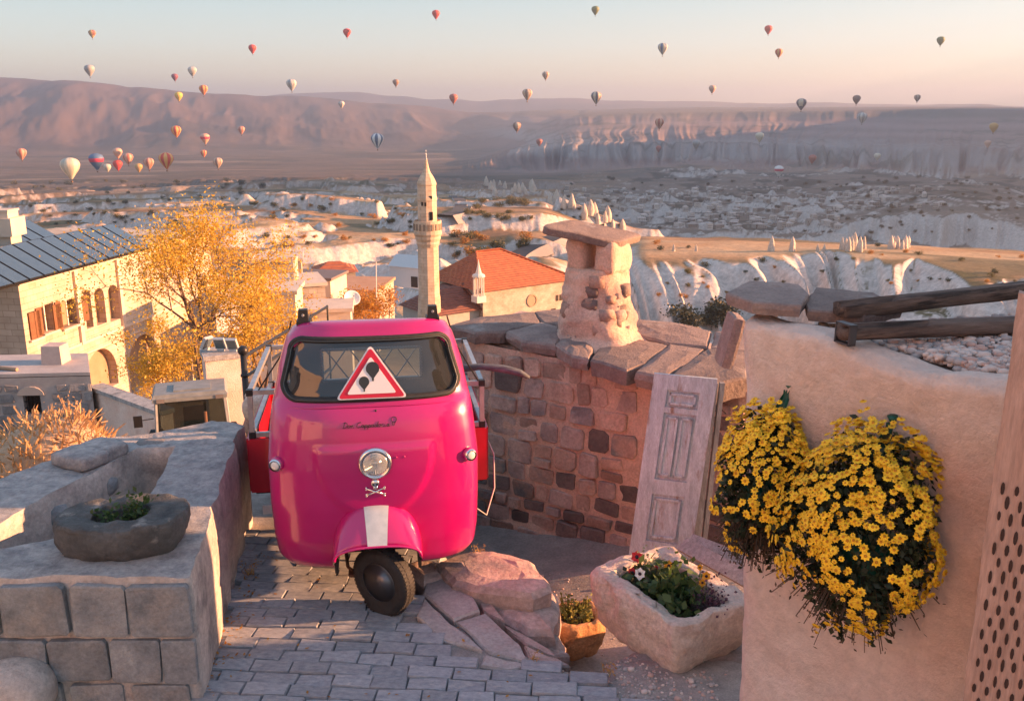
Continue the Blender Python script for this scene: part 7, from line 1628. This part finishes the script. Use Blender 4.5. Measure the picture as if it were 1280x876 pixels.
def village():
    def house(u, v, Y, w, d, h, rz, m, label, parts=(), roof=None, group=None):
        c = P(u, v, Y=Y); root = empty('village_house', (c[0], c[1], c[2] - h - 1.5), math.radians(rz), label, 'house', group); H = h + 1.5
        b = MB(); b.box((0, 0, H / 2), (w, d, H)); b.ob('wall', m, root, local=True)
        b = MB()
        if roof == 'hip': b.add([(-w / 2 - .3, -d / 2 - .3, H - .05), (w / 2 + .3, -d / 2 - .3, H - .05), (w / 2 + .3, d / 2 + .3, H - .05), (-w / 2 - .3, d / 2 + .3, H - .05), (-w * .15, 0, H + w * .2), (w * .15, 0, H + w * .2)], [(0, 1, 5, 4), (1, 2, 5), (2, 3, 4, 5), (3, 0, 4), (3, 2, 1, 0)]); b.ob('roof', m_tile, root, local=True)
        else: b.box((0, 0, H + 0.1), (w + 0.3, d + 0.3, 0.22)); b.ob('roof', roof or m_cream2, root, local=True)
        for kind, x, z, ww, hh in parts:
            b = MB(); b.box((x, -d / 2 - 0.0, z + 1.5), (ww, 0.14, hh)); b.ob(kind, m_room if kind != 'shutter' else m_shut, root, local=True)
        return root, H
    wp = (('window', -1.2, 1.2, .6, .9), ('window', 1.0, 1.2, .6, .9))
    r_, H = house(368, 352, 60, 3.4, 4.0, 5.0, 20, m_cream, 'cream stone village house with a round chimney stack', wp)
    b = MB(); b.tube([(0, 0, H), (0, 0, H + 1.5)], 0.28, 12); b.lathe((0, 0, H + 1.5), [(.32, 0), (.32, .18)], 12); b.ob('chimney', m_cream2, r_, local=True)
    house(396, 345, 72, 3.6, 3.6, 4.5, -10, m_cream2, 'dusky village house with a dark slanting roof', wp, mat('slate_dark', (0.16, 0.13, 0.13), rough=0.8)); house(350, 322, 66, 3.0, 3.6, 5.5, 12, m_cream, 'narrow cream village house behind the golden tree', wp)
    house(432, 356, 78, 7.0, 6.0, 3.6, -6, m_cream, 'low village house with a flat orange roof near the satellite dish', wp, mat('flat_orange_roof', (0.42, 0.21, 0.12), (0.50, 0.28, 0.17), 1, 0.9)); house(396, 384, 56, 4.2, 3.0, 3.0, 8, m_cream2, 'small cream village house just above the van roof', wp)
    house(418, 336, 96, 4.0, 4.0, 3.0, 15, m_cream, 'far cream village house above the flat orange roof', wp, 'hip')
    house(340, 300 + 62, 52, 3.0, 3.0, 3.5, 5, m_cream2, 'cream lean-to house beside the golden tree', wp)
    # white gabled barn in the gully
    c = P(517, 345, Y=190); z = c[2]; root = empty('white_barn', (c[0], c[1], z - 2), math.radians(-28), 'pale gabled barn in the shaded gully left of the minaret', 'barn')
    b = MB(); b.box((0, 0, 2.2), (8, 6, 4.4)); b.ob('wall', mat('barn_white', (0.55, 0.53, 0.52), rough=0.9), root, local=True); b = MB(); b.add([(-4.2, -3.3, 4.3), (4.2, -3.3, 4.3), (4.2, 3.3, 4.3), (-4.2, 3.3, 4.3), (-4.2, 0, 6.4), (4.2, 0, 6.4)], [(0, 1, 5, 4), (2, 3, 4, 5), (0, 4, 3), (1, 2, 5), (3, 2, 1, 0)]); b.ob('roof', mat('barn_roof', (0.56, 0.55, 0.55), rough=0.7), root, local=True)
    b = MB(); b.box((2.2, -3.02, 1.4), (1.6, 0.1, 2.2)); b.ob('door', m_room, root, local=True); b = MB(); b.box((-4.02, -0.5, 2.6), (0.1, 1.2, 1.4)); b.ob('window', m_room, root, local=True)
    # satellite dish and pole
    c = P(440, 380, Y=58); root = empty('satellite_dish', (c[0], c[1], c[2] - 1.0), 0, 'white satellite dish above the orange bushes', 'satellite dish'); b = MB(); cc = np.array((0, 0, 1.35)); b.lathe(cc, [(0.02, 0), (0.25, -0.03), (0.42, -0.09), (0.52, -0.16), (0.53, -0.155), (0.42, -0.075), (0.02, 0.02)], 24, (-0.35, 0.75, -0.55), False); b.ob('dish', mat('dish_white', (0.72, 0.72, 0.70), rough=0.4), root, local=True, smooth=True)
    b = MB(); b.tube([(0, 0, 0), (0.1, 0.1, 1.3)], 0.03, 6); b.tube([(0.0, 0.0, 1.35), (0.22, -0.48, 1.62)], 0.012, 5); b.box((0.22, -0.48, 1.62), (0.08, 0.1, 0.08)); b.ob('mount_arm', m_steel, root, local=True)
    c = P(470, 405, Y=64); t = P(470, 327, Y=64); b = MB(); b.tube([(c[0], c[1], c[2] - 2), tuple(t)], [0.05, 0.03], 6); tag(b.ob('utility_pole', mat('pole_white', (0.62, 0.58, 0.55), rough=0.6)), 'thin tall white pole among the village roofs', 'pole')
village()

def drape(u, v):
    """where the sight line of a photo pixel meets the terrain"""
    d = ray(u, v); lo_, hi_ = np.log(90), np.log(6000)
    for n_ in (260, 40):
        tl = np.linspace(lo_, hi_, n_); p = CAM + d[None] * np.exp(tl)[:, None]; h = HG(p[:, 0], p[:, 1]); k = max(1, int(np.argmax(p[:, 2] < h))); lo_, hi_ = tl[k - 1], tl[k]
    return np.array([p[k, 0], p[k, 1], h[k]])
def roads():
    m_as = mat('asphalt', (0.050, 0.050, 0.055), (0.065, 0.065, 0.07), 0.6, 0.9); m_ed = mat('road_line', (0.6, 0.6, 0.58), rough=0.8)
    def road(px, w, name):
        pts = [drape(u, v) for u, v in px]; c = resample([np.array([p_[0], p_[1], 0]) for p_ in pts], 4.0, False)
        for _ in range(14): c[1:-1] = (c[:-2] + 2 * c[1:-1] + c[2:]) / 4
        t = np.gradient(c, axis=0); n = np.stack([-t[:, 1], t[:, 0], 0 * t[:, 0]], 1); n /= np.linalg.norm(n, axis=1)[:, None] + 1e-9
        offs = (-w / 2 - 1.2, -w / 2, -w / 2 + 0.001, 0, w / 2 - .001, w / 2, w / 2 + 1.2); z = HZ(c[:, 0], c[:, 1]); 
        zz = np.max([HZ(c[:, 0] + n[:, 0] * o, c[:, 1] + n[:, 1] * o) for o in offs], 0) + 0.35
        k_ = np.ones(9) / 9; zz = np.convolve(np.pad(zz, 4, 'edge'), k_, 'valid') + 0.5
        v = []
        for o, dz in ((-w / 2 - 3, -4), (-w / 2, 0), (w / 2, 0), (w / 2 + 3, -4)): v.append(np.stack([c[:, 0] + n[:, 0] * o, c[:, 1] + n[:, 1] * o, zz + dz], 1))
        v = np.array(v); nc = len(c); f = grid_faces(4, nc); o = mesh('road', v.reshape(-1, 3), f, mats=[m_bed, m_as], fm=[1 if q[0] // nc == 1 else 0 for q in f], origin=tuple(c[0])); o['kind'] = 'structure'
        if name:
            b = MB()
            for i in range(0, nc - 2, 3): q = c[i]; b.add([(q[0] - n[i, 0] * .08, q[1] - n[i, 1] * .08, zz[i] + .03), (q[0] + n[i, 0] * .08, q[1] + n[i, 1] * .08, zz[i] + .03), (c[i + 1, 0] + n[i + 1, 0] * .08, c[i + 1, 1] + n[i + 1, 1] * .08, zz[i + 1] + .03), (c[i + 1, 0] - n[i + 1, 0] * .08, c[i + 1, 1] - n[i + 1, 1] * .08, zz[i + 1] + .03)], [(0, 1, 2, 3)])
            mm = mesh('lane_marking', b.v, b.f, m_ed, origin=(0, 0, 0)); mm['kind'] = 'structure'
    road([(618, 338), (640, 324), (662, 312), (690, 302), (720, 298)], 8.5, False)
    road([(556, 276), (572, 270), (579, 262), (576, 254), (566, 246)], 9, False)
roads()

def landmarks():
    r = random.Random(21); m_fc = mat('fairy_tuff', (0.52, 0.42, 0.34), (0.64, 0.54, 0.46), 0.5, 0.95, 0.6, 1.5, bdist=0.3)
    def cone(u, v, hpx, label, grp, seed, fat=0.42):
        p_ = drape(u, v); s = 1 / ppm(p_); h = hpx * s; n, na = 9, 12; vv = []
        for i in range(n):
            t = i / (n - 1); rr = h * fat * ((1 - t) ** 0.8 * 0.75 + 0.16 * math.sin(t * 3.1) + 0.02)
            for k in range(na): a = 2 * pi * k / na; q = rr * (1 + 0.28 * float(vnoise(np.array(k * 1.9 + seed), np.array(t * 3.0), None, seed))); vv.append((q * math.cos(a), q * math.sin(a), -0.12 * h + t * h * 1.12))
        f = grid_faces(n, na, True) + [tuple((n - 1) * na + k for k in range(na))]; o = mesh('fairy_chimney', np.array(vv) + p_, f, m_fc, smooth=True, origin=tuple(p_)); tag(o, label, 'rock spire', grp)
    for k in range(15):
        u = 690 + 90 * (k / 15) + r.uniform(-4, 4); v = 252 + 0.36 * (u - 690) + r.uniform(-3, 8); cone(u, v, r.uniform(8, 19), 'pointed tuff spire on the ridge behind the chimney cap slab', 'spires behind the chimney', 100 + k, 0.36)
    for k in range(16): cone(628 + r.uniform(-22, 40), 238 + r.uniform(-8, 8), r.uniform(6, 13), 'small tuff spire on the slope beyond the minaret', 'spires beyond the minaret', 200 + k, 0.4)
    for k in range(9): cone(1052 + 30 * k / 9 + r.uniform(-2, 2), 313 + r.uniform(-2, 2), r.uniform(14, 24), 'sunlit orange tuff spire in the cluster on the plateau', 'sunlit spires on the plateau', 300 + k, 0.26)
    for k in range(7): cone(1112 + 26 * k / 7 + r.uniform(-2, 2), 310 + r.uniform(-2, 2), r.uniform(12, 18), 'squat sunlit tuff spire in the cluster on the plateau', 'squat sunlit spires on the plateau', 320 + k, 0.32)
    for k, u in enumerate((964, 990, 1022, 1030, 842, 870)): cone(u, 314, r.uniform(8, 20), 'lone tuff spire along the plateau rim', 'spires along the plateau rim', 340 + k, 0.3)
    # dark bushes in the gully, dotted trees in the valley
    protos = []
    for k in range(4):
        b = MB(); pts = []
        for j in range(7): q = np.array([r.gauss(0, .32), r.gauss(0, .32), r.uniform(.25, .75)]); pts += [q + np.array([r.gauss(0, .20), r.gauss(0, .20), r.gauss(0, .17)]) for _ in range(60)]
        leaf_cloud(b, pts, 0.16, r, 0.7); me = bpy.data.meshes.new('bush'); me.from_pydata(b.v, [], b.f); me.materials.append(m_ever); protos.append(me)
    m_ev2 = leafmat('olive_leaf', (0.09, 0.08, 0.025), (0.20, 0.16, 0.05), 0.25); m_dk = leafmat('dark_scrub', (0.025, 0.032, 0.016), (0.06, 0.06, 0.028), 0.15)
    def bush(u, v, hpx, label, grp, m):
        p_ = drape(u, v); h = hpx / ppm(p_); o = share('bush', r.choice(protos), None, p_ - np.array([0, 0, .08 * h]), (0, 0, r.uniform(0, 6.28)), (h * 1.25, h * 1.25, h)); o.material_slots[0].link = 'OBJECT'; o.material_slots[0].material = m; tag(o, label, 'bush', grp)
    for k in range(14): bush(850 + r.uniform(0, 66), 398 + r.uniform(-6, 12), r.uniform(10, 26), 'dark green bush in the gully below the white ridge', 'bushes in the gully', m_dk)
    for k in range(30): bush(596 + r.uniform(-12, 70), 262 + r.uniform(-12, 14), r.uniform(3, 8), 'olive green tree dot beside the winding road', 'trees beside the winding road', m_ev2)
    for k in range(34): bush(570 + r.uniform(-4, 90), 325 + r.uniform(-30, 8), r.uniform(4, 12), 'scrub bush on the dark slope beside the mosque roof', 'scrub beside the mosque roof', r.choice([m_ever, m_oran, m_ev2]))
    for k in range(40): bush(330 + r.uniform(0, 190), 250 + r.uniform(0, 60), r.uniform(3, 7), 'small scrub bush on the fields left of the minaret', 'scrub on the fields', r.choice([m_ever, m_oran, m_ev2]))
    for k in range(60): bush(10 + r.uniform(0, 320), 225 + r.uniform(0, 60), r.uniform(2.5, 6), 'tiny scrub bush on the far fields beyond the mansion', 'scrub beyond the mansion', r.choice([m_ever, m_ev2]))
    for k in range(50): bush(800 + r.uniform(0, 480), 305 + r.uniform(0, 70), r.uniform(2.5, 6), 'tiny scrub bush dotted over the white ridge', 'scrub on the white ridge', r.choice([m_ever, m_oran, m_ev2]))
    for k in range(150): bush(700 + r.uniform(0, 580), 222 + r.uniform(0, 70), r.uniform(2, 4.5), 'tiny dark tree among the distant town houses', 'trees in the distant town', m_dk)
    # distant town
    hm = []
    for k in range(6):
        b = MB(); b.mi = 0; w, d, h = r.uniform(8, 14), r.uniform(8, 12), r.uniform(5, 9); b.box((0, 0, h / 2 - 1.5), (w, d, h + 3)); b.mi = 1
        for x in np.arange(-w / 2 + 1.5, w / 2 - 0.6, 2.4):
            for z in np.arange(1.2, h - 0.8, 2.9): b.box((x, -d / 2, z), (1.0, 0.16, 1.3)); 
        b.mi = 2; b.box((0, 0, h + 0.15), (w + .5, d + .5, 0.35)) if k % 2 else b.add([(-w / 2 - .4, -d / 2 - .4, h), (w / 2 + .4, -d / 2 - .4, h), (w / 2 + .4, d / 2 + .4, h), (-w / 2 - .4, d / 2 + .4, h), (-w * .2, 0, h + 2.4), (w * .2, 0, h + 2.4)], [(0, 1, 5, 4), (1, 2, 5), (2, 3, 4, 5), (3, 0, 4)])
        me = bpy.data.meshes.new('town_house'); me.from_pydata(b.v, [], b.f)
        for m in (mat('town_wall', (0.36, 0.31, 0.28), (0.48, 0.43, 0.39), 0.2, 0.9, vary=0.45), m_room, mat('town_roof', (0.40, 0.34, 0.31), (0.5, 0.42, 0.38), 0.3, 0.9, vary=0.3)): me.materials.append(m)
        me.polygons.foreach_set('material_index', np.array(b.fm, np.int32)); hm.append(me)
    for k in range(300):
        u = 705 + 480 * r.random() ** 0.9; v = 236 + 50 * r.random()
        if v > 262 and u > 1050: continue
        p_ = drape(u, v)
        if p_[1] < 850: continue
        tag(share('town_house', r.choice(hm), None, p_, (0, 0, r.uniform(-.6, .6)), (r.uniform(.45, .8), r.uniform(.45, .7), r.uniform(.4, .65))), 'tiny pale house of the distant town in the shaded valley', 'house', 'houses of the distant town')
landmarks()

# ---------------------------------------------------------------- hot air balloons
BAL = [(116, 44, 10, 'gold', 'w'), (113, 90, 14, 'grey', 'p'), (219, 98, 9, 'plum', 'p'), (241, 91, 12, 'grey', 'w'), (255, 114, 12, 'red', 's'), (224, 122, 11, 'yellow', 'p'), (316, 63, 11, 'red', 'p'), (365, 108, 14, 'grey', 's'),
       (434, 43, 11, 'red', 'p'), (427, 132, 9, 'grey', 's'), (495, 105, 9, 'brown', 'p'), (545, 20, 11, 'red', 'p'), (567, 125, 12, 'rust', 'p'), (682, 96, 10, 'brown', 's'), (659, 120, 14, 'brown', 's'), (745, 124, 15, 'dark', 's'),
       (744, 15, 11, 'olive', 'p'), (828, 63, 14, 'blue', 's'), (646, 160, 12, 'brown', 'w'), (824, 156, 13, 'peach', 's'), (890, 113, 10, 'peach', 'p'), (960, 39, 11, 'red', 'p'), (973, 68, 11, 'red', 's'), (1001, 132, 14, 'dark', 'w'),
       (1070, 126, 11, 'brown', 'p'), (1077, 149, 13, 'grey', 's'), (1146, 124, 9, 'brown', 's'), (1175, 53, 11, 'olive', 'p'), (1241, 161, 12, 'gold', 'p'), (1234, 181, 9, 'peach', 'p'), (949, 173, 12, 'cream', 'p'), (973, 215, 13, 'white', 'r'),
       (1015, 200, 11, 'rust', 'p'), (1096, 197, 9, 'cream', 'p'), (870, 182, 11, 'grey', 'p'), (28, 194, 14, 'peach', 's'), (90, 213, 26, 'cream', 's'), (122, 204, 20, 'blue', 'r'), (148, 193, 13, 'peach', 'p'), (161, 200, 14, 'peach', 's'),
       (148, 208, 13, 'red', 'p'), (187, 206, 14, 'peach', 's'), (209, 203, 20, 'red', 's'), (221, 166, 14, 'red', 's'), (257, 175, 13, 'peach', 'r'), (255, 193, 9, 'red', 's'), (273, 205, 13, 'brown', 's'), (302, 164, 10, 'peach', 's'), (472, 178, 18, 'white', 's'),
       (674, 179, 9, 'rust', 'p'), (823, 187, 8, 'rust', 'p'), (135, 211, 10, 'cream', 'p'), (174, 211, 11, 'gold', 'p')]
def balloons():
    C = dict(gold=(0.55, 0.33, 0.10), grey=(0.34, 0.34, 0.34), plum=(0.25, 0.07, 0.10), red=(0.62, 0.06, 0.035), yellow=(0.75, 0.48, 0.08), brown=(0.30, 0.18, 0.13), rust=(0.42, 0.13, 0.09), dark=(0.14, 0.13, 0.15), olive=(0.16, 0.19, 0.06), blue=(0.09, 0.16, 0.28), peach=(0.66, 0.38, 0.26), cream=(0.66, 0.58, 0.44), white=(0.72, 0.70, 0.68))
    S = dict(gold=(0.25, 0.08, 0.05), grey=(0.62, 0.58, 0.52), red=(0.72, 0.40, 0.12), brown=(0.62, 0.45, 0.32), dark=(0.60, 0.50, 0.38), blue=(0.60, 0.55, 0.40), peach=(0.45, 0.14, 0.09), cream=(0.46, 0.44, 0.36), white=(0.10, 0.14, 0.22))
    meshes = {}
    def env(col, pat):
        if (col, pat) in meshes: return meshes[(col, pat)]
        b = MB(); prof = [(0.055, 0.0), (0.10, 0.06), (0.20, 0.20), (0.33, 0.38), (0.43, 0.54), (0.485, 0.70), (0.49, 0.80), (0.45, 0.93), (0.36, 1.03), (0.22, 1.10), (0.08, 1.13), (0.005, 1.135)]
        ng = 24; v = []
        for r_, h in prof:
            for k in range(ng): a = 2 * pi * k / ng; q = r_ * (1 + (0.03 if k % 2 else -0.012)); v.append((q * math.cos(a), q * math.sin(a), h + 0.17))
        f, fm = [], []
        for i in range(len(prof) - 1):
            for k in range(ng):
                f.append((i * ng + k, i * ng + (k + 1) % ng, (i + 1) * ng + (k + 1) % ng, (i + 1) * ng + k)); fm.append({'p': 0, 's': 1 if (k // 2) % 2 else 0, 'w': 1 if (k // 4) % 2 and 2 < i < 9 else 0, 'r': 1 if i in (4, 5) else 0}[pat])
        me = bpy.data.meshes.new('envelope'); me.from_pydata(v, [], f); me.materials.append(mat('balloon_' + col, C[col], rough=0.6)); me.materials.append(mat('balloon_trim_' + col + pat, S.get(col, (0.55, 0.45, 0.35)) if pat != 'r' else (0.60, 0.05, 0.10), rough=0.6))
        me.polygons.foreach_set('material_index', np.array(fm, np.int32)); me.polygons.foreach_set('use_smooth', np.ones(len(f), bool)); meshes[(col, pat)] = me; return me
    bk = MB(); bk.box((0, 0, 0.035), (0.085, 0.085, 0.07)); bme = bpy.data.meshes.new('basket'); bme.from_pydata(bk.v, [], bk.f); bme.materials.append(mat('wicker', (0.20, 0.11, 0.06), rough=0.9))
    rp_ = MB()
    for sx_ in (-1, 1):
        for sy in (-1, 1): rp_.tube([(sx_ * .038, sy * .038, .07), (sx_ * .05, sy * .03, .175)], .004, 4)
    rme = bpy.data.meshes.new('ropes'); rme.from_pydata(rp_.v, [], rp_.f); rme.materials.append(m_black)
    desc = dict(p='plain', s='striped', w='boldly banded', r='ringed')
    groups = {}
    for i, (u, v, hpx, col, pat) in enumerate(BAL):
        hpx *= 1.16
        H = 19.0; Y = F_PX * H / hpx * 0.97; low = v > 138
        Y = min(Y, 1900)
        if low:
            g = drape(u, v + hpx * 0.62); Y = min(Y, g[1] * 0.93); H = hpx / (F_PX / (Y * _c + 60 * _s)) 
        p_ = P(u, v + hpx * 0.5, Y=Y); sc_ = hpx / ppm(p_) / 1.30
        place = 'high in the open sky' if v < 80 else ('hanging near the hazy horizon' if v < 138 else ('low over the shaded valley' if u > 600 else 'low over the fields beyond the mansion'))
        o = empty('hot_air_balloon', p_, 0.3 * i, '%s %s hot air balloon %s' % (desc[pat], col, place), 'balloon', 'hot air balloons over the valley'); o.scale = (sc_, sc_, sc_)
        share('envelope', env(col, pat), o); share('basket', bme, o); share('ropes', rme, o)
balloons()

# ---------------------------------------------------------------- house added above the street on the right, outside the view, to shade it
def shade_house():
    root = empty('shade_house', (10, 3.4, -0.5), 0, 'tall plastered house added out of view beyond the terrace to shade the street', 'house')
    fr, L, nrm = wall_frame((6.0, 1.4, 0), (6.0, 5.42, 0), flip=True)
    facade('street_wall', fr, rect(0, L, -0.6, 7.6), [rect(s, s + 0.9, t, t + 1.5) for s in (0.6, 2.4) for t in (1.4, 4.6)], m_plaster, root, 0.3)
    b = MB(); b.add([(6, 1.4, -.6), (14, 1.4, -.6), (14, 5.42, -.6), (6, 5.42, -.6), (6, 1.4, 7.6), (14, 1.4, 7.6), (14, 5.42, 7.6), (6, 5.42, 7.6)], [(0, 1, 5, 4), (1, 2, 6, 5), (2, 3, 7, 6), (4, 5, 6, 7)]); b.ob('side_wall', m_plaster, root)
    b = MB(); b.box((10, 3.41, 7.75), (8.3, 4.02, 0.28)); b.ob('roof', m_slab, root)
shade_house()

def behind():
    """the upper street behind the viewer, and a house added there for bounce light"""
    X, Y = np.meshgrid(np.linspace(-34, 6, 40), np.linspace(-40, 1.25, 44), indexing='ij'); Z = street_z(X, Y) - 0.03 + 0.05 * np.maximum(0, -Y) + 0.02 * fbm(X, Y, None, 3, 5)
    o = mesh('upper_street', np.stack([X, Y, Z], -1), [tuple(reversed(q)) for q in grid_faces(40, 44)], mat('pale_lane_dust', (0.40, 0.34, 0.29), (0.52, 0.45, 0.39), 2, 0.95, 0.6, 20), smooth=True, origin=(0, 0, 0)); o['kind'] = 'structure'
    root = empty('bounce_house', (-8, -4, 0.0), 0, 'pale plastered house added behind the viewer to bounce morning sun onto the street', 'house')  # unseen house, turned so its sunlit wall throws warm light onto the street
    fr, L, nrm = wall_frame((-8.5, 1.6, 0), (-3.4, -8.0, 0), flip=True)
    if nrm[0] < 0: fr, L, nrm = wall_frame((-8.5, 1.6, 0), (-3.4, -8.0, 0))
    m_sh = mat('bounce_house_plaster', (0.68, 0.56, 0.47), (0.78, 0.68, 0.60), 1.5, 0.92, 0.6, 20)
    facade('front_wall', fr, rect(0, L, -1.5, 5.6), [rect(s, s + 0.9, 3.3, 4.6) for s in (1.2, 4.4, 7.6)] + [arch(4.2, 5.5, 0.4, 2.8)], m_sh, root, 0.3)
    q = [fr(0, 0, 0), fr(L, 0, 0), fr(L, 0, -7), fr(0, 0, -7)]
    b = MB(); b.add([(p_[0], p_[1], -1.5) for p_ in q] + [(p_[0], p_[1], 5.6) for p_ in q], [(1, 2, 6, 5), (2, 3, 7, 6), (3, 0, 4, 7), (4, 5, 6, 7)]); b.ob('side_wall', m_sh, root)
behind()

def weeds():
    r = random.Random(31); m_w = leafmat('dry_weed', (0.36, 0.20, 0.07), (0.55, 0.36, 0.14), 0.4)
    for k, (u, v, h, lab) in enumerate(((548, 712, 0.10, 'dry weed tuft by the front wheel, against the step stone'), (312, 715, 0.09, 'dry weed tuft growing at the basin wall foot under the van'), (600, 692, 0.08, 'dry weed tuft behind the worn step stone'), (668, 826, 0.05, 'small weed tuft in the flagstone joints'), (760, 838, 0.06, 'small weed tuft at the foot of the stone trough'))):
        c = P(u, v, z=0.02 if k != 2 else 0.06); b = MB()
        for j in range(26):
            a = r.uniform(0, 6.28); d = np.array([math.cos(a) * 0.6, math.sin(a) * 0.6, r.uniform(.3, 1.2)]); p0 = c + np.array([r.gauss(0, .02), r.gauss(0, .02), -0.01]); p1 = p0 + d * h * r.uniform(.4, 1); s_ = np.array([-d[1], d[0], 0]) * 0.006
            b.add([p0 - s_, p0 + s_, p1], [(0, 1, 2)])
        leaf_cloud(b, [c + np.array([r.gauss(0, h * .4), r.gauss(0, h * .4), abs(r.gauss(0, h * .5))]) for _ in range(30)], 0.018, r)
        tag(b.ob('weed_tuft', m_w, origin=tuple(c)), lab, 'weeds', 'weed tufts on the street')
    b = MB(); pts = []
    for k in range(170):
        x, y = r.uniform(-1.65, 0.2), r.uniform(4.2, 6.2)
        if r.random() < 0.6: x = -1.72 - 0.10 * (y - 4.4) + abs(r.gauss(0, 0.10))
        if (x - 0.02) * 0.62 + (y - 4.92) * 0.78 > -0.1: continue
        pts.append((x, y, float(street_z(x, y)) + 0.024))
    for p_ in pts:
        a = r.uniform(0, 6.28); s_ = r.uniform(.008, .018); d = np.array([math.cos(a), math.sin(a), r.uniform(-.2, .4)]) * s_; e = np.array([-math.sin(a), math.cos(a), r.uniform(-.3, .3)]) * s_ * .5; p_ = np.array(p_)
        b.add([p_ - d, p_ + e, p_ + d, p_ - e], [(0, 1, 2, 3)])
    o = b.ob('leaf_litter', m_oran, origin=(-0.8, 5, 0)); tag(o, 'small dry fallen leaves scattered over the paving', 'leaves', kind='stuff')
weeds()

def pebbles():
    r = random.Random(77); shapes = [rock((1, 0.8, 0.6), 740 + k, 2, 0.25, 1.5, 3) for k in range(5)]; g = MB(); dg_ = bpy.context.evaluated_depsgraph_get()
    SC.view_layers[0].update(); n = 0
    for k in range(1400):
        x, y = r.uniform(-0.2, 2.0), r.uniform(4.25, 7.2)
        if r.random() < 0.5: x, y = r.uniform(0.15, 1.15), r.uniform(4.3, 5.0)
        ok, p_, nn, _, o, _ = SC.ray_cast(dg_, Vector((x, y, 0.5)), Vector((0, 0, -1)))
        if not ok or o.name.split('.')[0] not in ('street', 'courtyard_ground') or nn.z < 0.7: continue
        sv, sf = r.choice(shapes); sz = r.uniform(0.006, 0.022) * (2.0 if r.random() < 0.06 else 1); R_ = np.array(Matrix.Rotation(r.uniform(0, 6.28), 3, 'Z')); g.mi = r.choice([0, 1, 2, 2]); g.add((sv * sz) @ R_.T + np.array(p_) + np.array([0, 0, sz * 0.1]), sf)
    o = g.ob('grit', mats=[_MATS['pebble_pale'], _MATS['pebble_pink'], _MATS['pebble_grey']], smooth=True, origin=(0.8, 5, -0.3)); tag(o, 'loose grit and pebbles on the dirt around the stone trough', 'gravel', kind='stuff')
pebbles()
